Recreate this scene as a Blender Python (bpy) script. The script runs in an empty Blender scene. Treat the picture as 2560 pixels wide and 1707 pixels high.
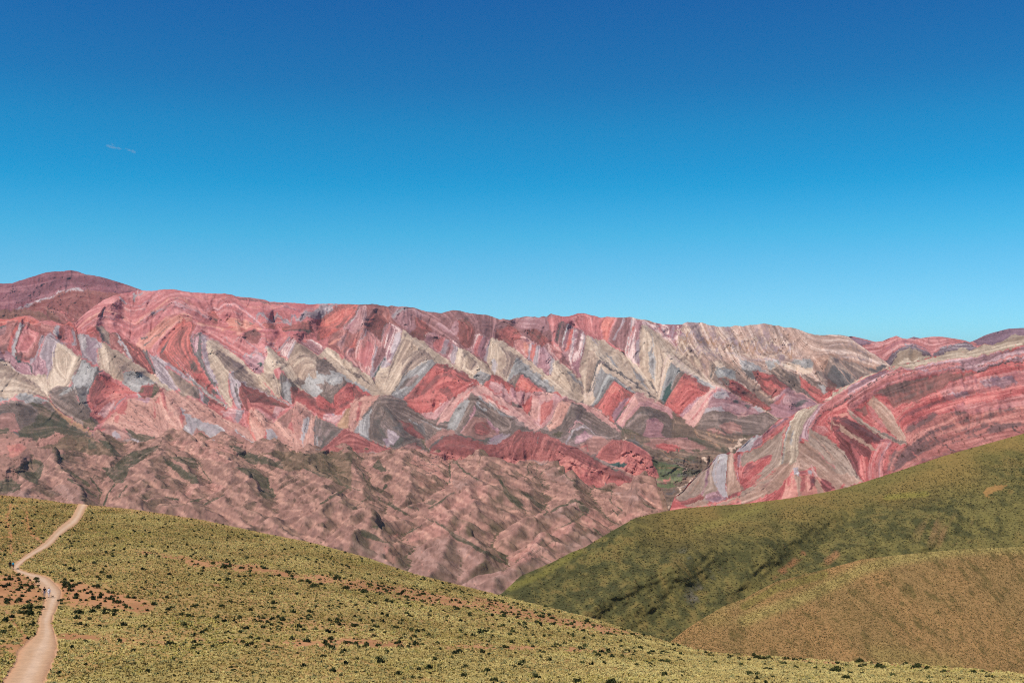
import bpy, bmesh, math, random, re
import numpy as np
from mathutils import Vector, Matrix

# ---------------------------------------------------------------- camera, sky, sun, exposure
scene = bpy.context.scene
COL = scene.collection
F = 2745.0                      # focal length in photograph pixels (2560 x 1707)
CX, CY = 1280.0, 853.5
PITCH = math.atan((900.0 - CY) / F)
CAMZ = 700.0
cam_data = bpy.data.cameras.new("camera")
cam_data.sensor_width = 36.0
cam_data.lens = 36.0 * F / 2560.0
cam_data.clip_start = 1.0
cam_data.clip_end = 60000.0
cam = bpy.data.objects.new("camera", cam_data)
cam.location = (0, 0, CAMZ)
cam.rotation_euler = (math.radians(90) + PITCH, 0, 0)
COL.objects.link(cam)
scene.camera = cam

SUN_EL = math.radians(60)
SUN_AZ = math.atan2(-0.84, -0.54)          # from the left and a little behind the camera
world = bpy.data.worlds.new("World")
scene.world = world
world.use_nodes = True
wn, wl = world.node_tree.nodes, world.node_tree.links
sky = wn.new('ShaderNodeTexSky')
sky.sky_type = 'NISHITA'
sky.sun_disc = False
sky.sun_elevation = SUN_EL
sky.sun_rotation = SUN_AZ % (2 * math.pi)
sky.altitude = 4000.0
sky.air_density = 1.0
sky.dust_density = 0.3
sky.ozone_density = 2.0
tc = wn.new('ShaderNodeTexCoord')
sep = wn.new('ShaderNodeSeparateXYZ')
wl.new(tc.outputs['Generated'], sep.inputs[0])
ramp = wn.new('ShaderNodeValToRGB')        # colour of the clear air by height above the horizon
mr = wn.new('ShaderNodeMapRange')
mr.inputs[1].default_value = 0.0
mr.inputs[2].default_value = 0.4
wl.new(sep.outputs[2], mr.inputs[0])
wl.new(mr.outputs[0], ramp.inputs[0])
SKYRAMP = [(0.0, (1, 1, 1)), (1.0, (1, 1, 1))]
SKYRAMP = [(0.0000, (0.3748, 0.8549, 0.9675)), (0.1274, (0.3748, 0.8549, 0.9675)), (0.1728, (0.3386, 0.8616, 0.9555)), (0.2243, (0.2785, 0.8779, 0.9684)), (0.2810, (0.1764, 0.9004, 0.9820)), (0.3408, (0.0942, 0.8678, 1.0000)), (0.3878, (0.0273, 0.8277, 0.9880)), (0.4186, (0.0176, 0.7989, 0.9826)), (0.5124, (0.0285, 0.7447, 0.9541)), (0.6050, (0.0392, 0.6239, 0.8936)), (0.6944, (0.0423, 0.5764, 0.8897)), (0.7826, (0.0460, 0.5332, 0.8939))]
cr = ramp.color_ramp
while len(cr.elements) < len(SKYRAMP):
    cr.elements.new(0.5)
for e, (p, c) in zip(cr.elements, SKYRAMP):
    e.position = p
for e, (p, c) in zip(cr.elements, SKYRAMP):
    e.color = (c[0], c[1], c[2], 1)
mul = wn.new('ShaderNodeMix')
mul.data_type = 'RGBA'
mul.blend_type = 'MULTIPLY'
mul.inputs[0].default_value = 1.0
wl.new(sky.outputs[0], mul.inputs[6])
wl.new(ramp.outputs[0], mul.inputs[7])
gain = wn.new('ShaderNodeVectorMath')
gain.operation = 'SCALE'
gain.inputs['Scale'].default_value = 1.3219
wl.new(mul.outputs[2], gain.inputs[0])
bg = wn['Background']
wl.new(gain.outputs[0], bg.inputs[0])
bg.inputs[1].default_value = 0.1

sun_data = bpy.data.lights.new("sun", 'SUN')
sun_data.energy = 4.2
sun_data.angle = math.radians(0.53)
sun_data.color = (1.0, 0.94, 0.86)
sun = bpy.data.objects.new("sun", sun_data)
sdir = Vector((math.sin(SUN_AZ) * math.cos(SUN_EL), math.cos(SUN_AZ) * math.cos(SUN_EL), math.sin(SUN_EL)))
sun.rotation_euler = sdir.to_track_quat('Z', 'Y').to_euler()
sun.location = (0, 0, 3000)
COL.objects.link(sun)

scene.view_settings.view_transform = 'Standard'
scene.view_settings.look = 'None'
scene.view_settings.exposure = 0.0
scene.view_settings.gamma = 1.0
scene.render.engine = 'CYCLES'
scene.cycles.max_bounces = 4
scene.cycles.diffuse_bounces = 2
scene.cycles.volume_bounces = 0
scene.cycles.use_denoising = False
scene.cycles.use_adaptive_sampling = False
scene.cycles.denoiser = 'OPENIMAGEDENOISE'
scene.cycles.denoising_input_passes = 'RGB_ALBEDO_NORMAL'
scene.cycles.denoising_prefilter = 'ACCURATE'
scene.cycles.filter_width = 1.1

# ---------------------------------------------------------------- numeric helpers
def hash2(ix, iy, seed):
    h = (ix.astype(np.int64) * 374761393 + iy.astype(np.int64) * 668265263 + seed * 974634777) & 0xFFFFFFFF
    h = ((h ^ (h >> 13)) * 1274126177) & 0xFFFFFFFF
    h = h ^ (h >> 16)
    return (h & 0xFFFFFF).astype(np.float32) / 16777215.0

def vnoise(x, y, seed=0):
    """smooth noise, -1..1"""
    ix, iy = np.floor(x), np.floor(y)
    fx, fy = (x - ix).astype(np.float32), (y - iy).astype(np.float32)
    fx = fx * fx * fx * (fx * (fx * 6 - 15) + 10)
    fy = fy * fy * fy * (fy * (fy * 6 - 15) + 10)
    a, b = hash2(ix, iy, seed), hash2(ix + 1, iy, seed)
    c, d = hash2(ix, iy + 1, seed), hash2(ix + 1, iy + 1, seed)
    return ((a + (b - a) * fx) * (1 - fy) + (c + (d - c) * fx) * fy) * 2 - 1

def fbm(x, y, octaves=4, seed=0, gain_=0.5):
    s, a, n = 0.0, 1.0, 0.0
    for o in range(octaves):
        ca, sa = math.cos(0.6 * o + 0.3), math.sin(0.6 * o + 0.3)
        f = 2.03 ** o
        s = s + a * vnoise((x * ca - y * sa) * f + 17.3 * o, (x * sa + y * ca) * f - 9.1 * o, seed + o)
        n += a
        a *= gain_
    return s / n

def ridged(x, y, octaves=4, seed=0, gain_=0.5):
    s, a, n = 0.0, 1.0, 0.0
    for o in range(octaves):
        ca, sa = math.cos(0.6 * o + 0.3), math.sin(0.6 * o + 0.3)
        f = 2.03 ** o
        s = s + a * (1 - 2 * np.abs(vnoise((x * ca - y * sa) * f + 17.3 * o, (x * sa + y * ca) * f - 9.1 * o, seed + o)))
        n += a
        a *= gain_
    return s / n

def ss(a, b, x):
    t = np.clip((x - a) / (b - a), 0, 1)
    return t * t * (3 - 2 * t)

def lin(c):
    c = np.asarray(c, dtype=np.float64) / 255.0
    return np.where(c <= 0.04045, c / 12.92, ((c + 0.055) / 1.055) ** 2.4)

def bilin(a, x, y):
    """sample array a[row, col] at fractional col x, row y"""
    h, w = a.shape[:2]
    x = np.clip(x, 0, w - 1.001)
    y = np.clip(y, 0, h - 1.001)
    ix, iy = x.astype(np.int32), y.astype(np.int32)
    fx, fy = x - ix, y - iy
    return (a[iy, ix] * (1 - fx) + a[iy, ix + 1] * fx) * (1 - fy) + (a[iy + 1, ix] * (1 - fx) + a[iy + 1, ix + 1] * fx) * fy

def fft_conv(a, ker):
    h, w = a.shape
    H, W = h + ker.shape[0], w + ker.shape[1]
    r = np.fft.irfft2(np.fft.rfft2(a, (H, W)) * np.fft.rfft2(ker, (H, W)), (H, W))
    ky, kx = ker.shape[0] // 2, ker.shape[1] // 2
    return r[ky:ky + h, kx:kx + w]

def gblur(a, s):
    r = int(3 * s) + 1
    k = np.exp(-0.5 * (np.arange(-r, r + 1) / s) ** 2)
    k /= k.sum()
    b = np.apply_along_axis(lambda m: np.convolve(np.pad(m, r, mode='edge'), k, mode='valid'), 1, a)
    return np.apply_along_axis(lambda m: np.convolve(np.pad(m, r, mode='edge'), k, mode='valid'), 0, b)

def norm01(a):
    return (a - a.mean()) / (a.std() + 1e-9)

# ---------------------------------------------------------------- rays from the viewpoint into the land
CP, SP = math.cos(PITCH), math.sin(PITCH)
def at(u, v, d):
    """point on the ground seen in direction (u, v) at horizontal distance d along +Y"""
    u, v, d = np.broadcast_arrays(np.asarray(u, float), np.asarray(v, float), np.asarray(d, float))
    x, y = (u - CX) / F, (CY - v) / F
    dy = CP - y * SP
    dz = SP + y * CP
    return np.stack([x / dy * d, d, CAMZ + dz / dy * d], -1)

# ---------------------------------------------------------------- objects
def tag(o, label=None, cat=None, group=None, kind=None):
    if label: o['label'] = label
    if cat: o['category'] = cat
    if group: o['group'] = group
    if kind: o['kind'] = kind
    return o

def mesh_from(name, verts, faces, mat=None, parent=None, smooth=False, colors=None, link=True):
    """faces: (n, k) int array, or a list of tuples"""
    me = bpy.data.meshes.new(name)
    verts = np.asarray(verts, dtype=np.float32)
    if isinstance(faces, np.ndarray):
        n, k = faces.shape
        me.vertices.add(len(verts))
        me.vertices.foreach_set('co', verts.ravel())
        me.loops.add(n * k)
        me.loops.foreach_set('vertex_index', faces.astype(np.int32).ravel())
        me.polygons.add(n)
        me.polygons.foreach_set('loop_start', np.arange(0, n * k, k, dtype=np.int32))
        me.update(calc_edges=True)
    else:
        me.from_pydata(verts.tolist(), [], [tuple(f) for f in faces])
        me.update()
    if smooth:
        me.polygons.foreach_set('use_smooth', np.ones(len(me.polygons), dtype=bool))
    if colors is not None:
        at_ = me.attributes.new('albedo', 'FLOAT_COLOR', 'POINT')
        c4 = np.ones((len(verts), 4), dtype=np.float32)
        c4[:, :3] = colors
        at_.data.foreach_set('color', c4.ravel())
    if mat: me.materials.append(mat)
    o = bpy.data.objects.new(name, me)
    if link: COL.objects.link(o)
    if parent: o.parent = parent
    return o

def grid_faces(nr, nc):
    i = np.arange(nr * nc).reshape(nr, nc)
    return np.stack([i[:-1, :-1], i[1:, :-1], i[1:, 1:], i[:-1, 1:]], -1).reshape(-1, 4)

def land_material(name, nscale, amount, bump, bdist):
    """rock or soil: the mapped ground colour, broken up by fine noise, with a rough bumped surface"""
    m = bpy.data.materials.new(name)
    m.use_nodes = True
    n, l = m.node_tree.nodes, m.node_tree.links
    b = n['Principled BSDF']
    b.inputs['Roughness'].default_value = 0.95
    b.inputs['Specular IOR Level'].default_value = 0.08
    a = n.new('ShaderNodeAttribute')
    a.attribute_name = 'albedo'
    t = n.new('ShaderNodeTexCoord')
    no = n.new('ShaderNodeTexNoise')
    no.inputs['Scale'].default_value = nscale
    no.inputs['Detail'].default_value = 5
    no.inputs['Roughness'].default_value = 0.65
    l.new(t.outputs['Object'], no.inputs['Vector'])
    r = n.new('ShaderNodeMapRange')
    r.inputs[1].default_value = 0.3
    r.inputs[2].default_value = 0.7
    r.inputs[3].default_value = 1 - amount
    r.inputs[4].default_value = 1 + amount
    l.new(no.outputs[0], r.inputs[0])
    v = n.new('ShaderNodeVectorMath')
    v.operation = 'SCALE'
    l.new(a.outputs['Color'], v.inputs[0])
    l.new(r.outputs[0], v.inputs['Scale'])
    l.new(v.outputs[0], b.inputs['Base Color'])
    bu = n.new('ShaderNodeBump')
    bu.inputs['Strength'].default_value = bump
    bu.inputs['Distance'].default_value = bdist
    l.new(no.outputs[0], bu.inputs['Height'])
    l.new(bu.outputs[0], b.inputs['Normal'])
    return m

def plain(name, rgb, rough=0.8, nscale=20.0, amount=0.15, lin_in=False):
    m = bpy.data.materials.new(name)
    m.use_nodes = True
    n, l = m.node_tree.nodes, m.node_tree.links
    b = n['Principled BSDF']
    b.inputs['Roughness'].default_value = rough
    b.inputs['Specular IOR Level'].default_value = 0.2
    c = np.asarray(rgb, float) if lin_in else lin(rgb)
    t = n.new('ShaderNodeTexCoord')
    no = n.new('ShaderNodeTexNoise')
    no.inputs['Scale'].default_value = nscale
    l.new(t.outputs['Object'], no.inputs['Vector'])
    mx = n.new('ShaderNodeMix')
    mx.data_type = 'RGBA'
    mx.inputs[6].default_value = (*(c * (1 - amount)), 1)
    mx.inputs[7].default_value = (*np.minimum(c * (1 + amount), 1), 1)
    l.new(no.outputs[0], mx.inputs[0])
    l.new(mx.outputs[2], b.inputs['Base Color'])
    return m
# ---------------------------------------------------------------- survey of the range: outcrops of each rock bed
# every sheet: (origin u, origin v, scale); outcrop outlines are written in sheet units
SHEET = dict(A=(0, 660, 4.9), B=(400, 660, 4.9), C=(800, 720, 4.9), D=(1200, 760, 4.9), E=(1600, 780, 4.9),
             F=(2080, 780, 4.9), G=(1640, 980, 4.9), H=(1200, 980, 4.9), I=(0, 940, 4.9), J=(400, 940, 4.9),
             K=(800, 980, 4.9), L=(900, 1180, 4.9), M=(1300, 1120, 4.9), R=(2100, 1000, 5.1065), S=(0, 0, 1.0),
             P=(0, 1200, 3.092), Q=(500, 1250, 3.36), U=(1200, 1250, 3.36), V=(1860, 1050, 2.387), W=(0, 1380, 7.84))

def T(sheet, s):
    ox, oy, k = SHEET[sheet]
    a = np.array([[float(q) for q in p.split(',')] for p in s.split()])
    a = a / k + np.array([ox, oy])
    a[a[:, 0] <= 1.0, 0] = -110.0
    a[a[:, 0] >= 2559.0, 0] = 2670.0
    return a

ROCK = {}
SOFT = ('foot', 'footpink', 'footbr', 'smooth', 'green', 'gully', 'valley', 'vgreen', 'otan', 'tan', 'gtan', 'wash', 'slate', 'teal', 'olive', 'purple', 'fbrown', 'fgreen', 'rolive')
def rock(name, c1, c2, c3, aniso=1.0, veg=0.0, spk=0.35):
    k = 0.35 if name in SOFT else 1.0
    def dusty(c): return (c[0] - 3 * k, c[1] + k * (0.19 * (c[0] - c[1]) - (9 if 'cream' in name else 0)), c[2] + k * 0.24 * (c[0] - c[2]))
    c1, c2, c3 = dusty(c1), dusty(c2), dusty(c3)
    ROCK[name] = (len(ROCK) + 1, lin(c1), lin(c2), lin(c3), aniso, veg, spk)
rock('redpink', (201, 108, 104), (214, 136, 130), (184, 94, 96))
rock('salmon', (211, 128, 108), (222, 152, 132), (192, 100, 90))
rock('redor', (207, 96, 82), (216, 124, 106), (160, 80, 76), 1, .05)
rock('mottle', (170, 96, 88), (205, 100, 86), (106, 86, 82), 1.3, .25)
rock('marcrest', (150, 98, 98), (178, 122, 120), (122, 84, 86), .9, .1)
rock('pkcrest', (172, 116, 120), (196, 148, 150), (140, 98, 104), .9)
rock('brick', (162, 92, 86), (186, 116, 106), (126, 82, 78), 1.1, .1)
rock('mauve', (180, 122, 130), (202, 152, 156), (148, 100, 112), 1.2)
rock('lav', (174, 148, 156), (194, 170, 174), (150, 120, 132), 1.3)
rock('whitelav', (188, 170, 174), (174, 152, 158), (206, 192, 192), 1.2)
rock('stripes', (190, 128, 130), (216, 178, 174), (142, 92, 100), 1.8)
rock('slab', (202, 124, 118), (214, 160, 152), (150, 96, 102), 1.6)
rock('cream', (202, 180, 146), (216, 198, 164), (160, 140, 114), 1.1, 0, .4)
rock('creamr', (198, 166, 138), (212, 188, 162), (172, 150, 140), 1.5, 0, .1)
rock('olivecream', (152, 134, 114), (176, 156, 128), (124, 112, 100), 1.3, .05)
rock('tancream', (172, 150, 122), (192, 170, 138), (136, 122, 104), 1.3, .05)
rock('wcream', (220, 196, 160), (226, 210, 182), (196, 174, 148), .8, 0, .1)
rock('grey', (158, 147, 148), (184, 173, 173), (124, 113, 115), 1.2)
rock('greymott', (172, 162, 162), (196, 186, 185), (124, 114, 112), .8, .05, 1.0)
rock('blue', (152, 145, 147), (170, 163, 163), (124, 120, 122), 1.1)
rock('slate', (112, 103, 104), (130, 121, 120), (92, 88, 90), .9, .06)
rock('teal', (76, 96, 96), (92, 108, 104), (64, 84, 84), .6)
rock('red', (190, 86, 78), (204, 104, 92), (134, 76, 72), 1.1, .05, 1.0)
rock('dkred', (140, 80, 75), (172, 86, 78), (110, 84, 78), 1.0, .2)
rock('pink', (212, 148, 138), (224, 168, 154), (196, 124, 120), 1.0, 0, .6)
rock('pinkm', (202, 136, 134), (212, 160, 156), (176, 114, 120), 1.2)
rock('fringe', (206, 140, 122), (216, 158, 138), (172, 110, 100), 1.0, .05, 1.0)
rock('olive', (126, 108, 103), (150, 128, 122), (104, 93, 91), 1.3, .08)
rock('olivemix', (130, 108, 102), (162, 130, 126), (102, 94, 90), 1.2, .2)
rock('maroon', (158, 82, 76), (178, 98, 88), (132, 76, 72), 1.3, .05, .5)
rock('redlow', (192, 98, 90), (206, 122, 106), (160, 82, 80), 1.1, 0, .5)
rock('pinkbr', (166, 112, 102), (184, 130, 118), (136, 94, 86), 1.1, .2)
rock('foot', (165, 123, 112), (188, 142, 126), (136, 106, 94), .55, 1.0, 1.2)
rock('footpink', (184, 132, 121), (202, 152, 136), (152, 110, 100), .6, .5, 1.4)
rock('footbr', (128, 104, 88), (148, 118, 100), (102, 92, 74), .6, .9, 1.0)
rock('smooth', (160, 122, 112), (176, 138, 128), (142, 110, 100), .8, .3, .5)
rock('green', (102, 94, 80), (138, 112, 100), (82, 82, 70), 1.1, .3)
rock('valley', (126, 106, 96), (150, 122, 108), (98, 94, 82), 1.2, .6)
rock('vgreen', (112, 120, 90), (128, 132, 102), (100, 106, 82), 1.0, .2)
rock('wash', (214, 182, 164), (222, 194, 176), (196, 164, 148), 1.0, 0)
rock('gully', (88, 88, 74), (120, 102, 88), (68, 76, 66), .9, .2)
rock('tan', (184, 144, 129), (196, 160, 145), (160, 126, 114), 1.2, 0, .15)
rock('gtan', (170, 142, 130), (182, 156, 144), (150, 124, 114), 1.0, 0, .12)
rock('otan', (176, 136, 110), (190, 150, 124), (152, 112, 92), 1.0, .1)
rock('rred', (200, 88, 82), (212, 114, 102), (148, 76, 76), 1.5, .06, .9)
rock('rpink', (204, 112, 106), (206, 128, 120), (170, 94, 96), 1.5, .05, .8)
rock('rmauve', (182, 126, 132), (198, 152, 154), (140, 98, 110), 1.9, 0, .6)
rock('rbrown', (162, 98, 90), (178, 102, 94), (126, 90, 86), 1.2, .05)
rock('rmott', (188, 104, 94), (206, 126, 110), (132, 90, 88), 1.3, .08, 1.2)
rock('rolive', (190, 164, 146), (204, 182, 162), (156, 132, 118), 1.5, 0, .6)
rock('rdark', (136, 72, 72), (160, 78, 76), (112, 70, 74), 1.4, .05, .3)
rock('rorange', (214, 128, 108), (218, 142, 122), (190, 104, 94), 1.2)
rock('line', (104, 80, 82), (120, 92, 92), (88, 72, 76), .5)
rock('purple', (150, 102, 112), (168, 118, 124), (126, 92, 102), .8, .1, .2)
rock('fbrown', (154, 102, 102), (166, 114, 110), (136, 96, 92), .8, .1, .2)
rock('fgreen', (136, 102, 97), (148, 108, 102), (120, 97, 89), .8, .1, .2)
rock('farred', (200, 116, 112), (214, 140, 134), (176, 104, 108), 1.2)
rock('fardark', (120, 102, 112), (140, 120, 128), (104, 92, 100), 1.4)
rock('farpurple', (140, 108, 124), (152, 118, 132), (124, 98, 112), .8)
rock('fartan', (172, 142, 122), (184, 156, 132), (156, 130, 118), 1.0)

# outlines of the skylines, left to right
SKY_MAIN = np.concatenate([
    T('A', '-5,640 110,675 200,650 270,637 370,632 420,660 490,705 560,695 640,690 720,725 790,745 850,700 880,715 930,715 1000,640 1100,560 1250,450 1400,385 1480,365 1640,335 1700,325 1780,325 1920,330 1955,318'),
    T('B', '50,311 190,312 300,335 400,348 540,355 640,362 780,360 880,378 930,400 1100,412 1290,440 1340,460 1490,472 1580,470 1760,485 1820,497 1940,492'),
    T('C', '10,195 170,193 360,195 480,205 560,202 640,195 720,205 830,228 870,215 960,230 1010,222 1080,232 1150,240 1220,265 1300,285 1420,300 1480,312 1570,285 1630,272 1720,280 1800,300 1900,315 1945,320'),
    T('D', '15,130 90,135 160,160 240,188 290,178 360,198 430,175 560,155 640,155 720,165 780,148 810,155 870,115 920,130 1040,158 1150,135 1210,112 1270,110 1340,130 1400,145 1480,172 1570,155 1690,168 1840,158 1930,180'),
    T('E', '40,95 90,97 160,125 280,148 420,155 520,148 580,122 650,128 770,130 820,150 900,165 950,180 1100,182 1180,165 1260,175 1340,158 1430,152 1520,137 1580,150 1640,168 1700,165 1770,188 1850,188 1950,215 2070,260 2150,282 2250,285 2345,275'),
    T('F', '10,275 130,285 200,300 310,380 450,480 560,540 650,600 720,660 900,800 1300,1000 2300,1100 3000,1100')])
SKY_PEAK = T('A', '-600,330 -300,290 0,255 150,235 300,185 420,150 560,105 650,92 780,88 865,75 940,90 1060,130 1200,150 1330,185 1450,220 1560,255 1650,290 1740,320 1900,380 2200,480')
SKY_FAR = T('F', '-150,400 120,320 200,300 230,295 400,330 530,365 620,355 700,320 790,290 860,320 920,330 1000,303 1080,320 1240,300 1350,302 1500,325 1620,345 1690,368 1780,330 1880,280 2000,245 2150,205 2351,160 2800,100')
SKY_RIDGE = np.concatenate([
    T('G', '150,1480 225,1285 330,1210 400,1110 480,1040 560,970 660,890 700,840 760,760 850,750 900,732 965,757 1000,700 1080,640 1160,560 1230,520 1300,530 1400,430 1500,340 1660,290 1700,260 1800,200 1900,170 1990,148 2150,90'),
    T('F', '10,965 120,925 230,880 350,800 430,770 560,740 640,700 690,680 830,640 1000,610 1150,570 1220,550 1330,530 1500,495 1680,480 1760,440 1870,385 1960,405 2030,375 2150,350 2260,310 2351,245 2900,150')])
SKY_FAR[:, 0] = np.where(SKY_FAR[:, 0] > 2600, 2700, SKY_FAR[:, 0])

PEAK = [
    ('P', 'purple', 'S', '-110,600 2670,600 2670,1300 -110,1300'),
    ('P', 'fbrown', 'A', '0,580 200,560 400,490 600,420 830,310 1000,340 1130,320 1400,350 2300,450 2300,900 0,900'),
    ('P', 'fgreen', 'A', '0,580 200,560 340,560 480,600 600,680 0,720'),
    ('P', 'fgreen', 'A', '560,540 640,600 760,700 700,720 600,660'),
    ('L', 'lav', 'A', '200,555 320,520 420,480 600,420 720,365 820,330', 18),
    ('L', 'lav', 'A', '820,325 880,310 960,322 1010,340', 26),
    ('L', 'redpink', 'A', '740,590 820,620 900,680', 16), ('L', 'redpink', 'A', '640,560 760,610 820,690', 10),
]
FAR = [
    ('P', 'farred', 'S', '1900,600 2670,600 2670,1300 1900,1300'),
    ('P', 'farpurple', 'F', '-200,300 200,290 530,365 360,400 200,380 -200,400'),
    ('P', 'farpurple', 'F', '915,335 1000,295 1085,322 1000,335'),
    ('P', 'fardark', 'F', '640,590 720,510 850,420 960,405 1060,430 1220,520 1240,560 1050,700 640,680'),
    ('P', 'fartan', 'F', '700,680 820,500 880,470 950,450 1050,480 1150,530 1222,560 1000,660 830,700'),
    ('P', 'wcream', 'F', '810,620 900,570 1000,590 1080,570 1000,640 830,690'),
    ('P', 'fardark', 'F', '1235,510 1350,430 1500,390 1620,365 1700,390 1780,440 1700,540 1400,560 1240,560'),
    ('P', 'fartan', 'F', '1380,500 1450,465 1600,465 1700,490 1600,560 1380,560'),
    ('P', 'farpurple', 'F', '1690,340 2000,200 2352,120 2352,500 1900,500 1830,400'),
    ('P', 'fartan', 'F', '2030,385 2200,290 2352,212 2352,400 2100,420'),
    ('L', 'lav', 'F', '740,520 860,430 960,412', 8), ('L', 'lav', 'F', '1340,450 1500,415 1700,420', 8),
    ('L', 'farpurple', 'F', '900,360 960,390 1080,420 1200,480', 12),
]
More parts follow.
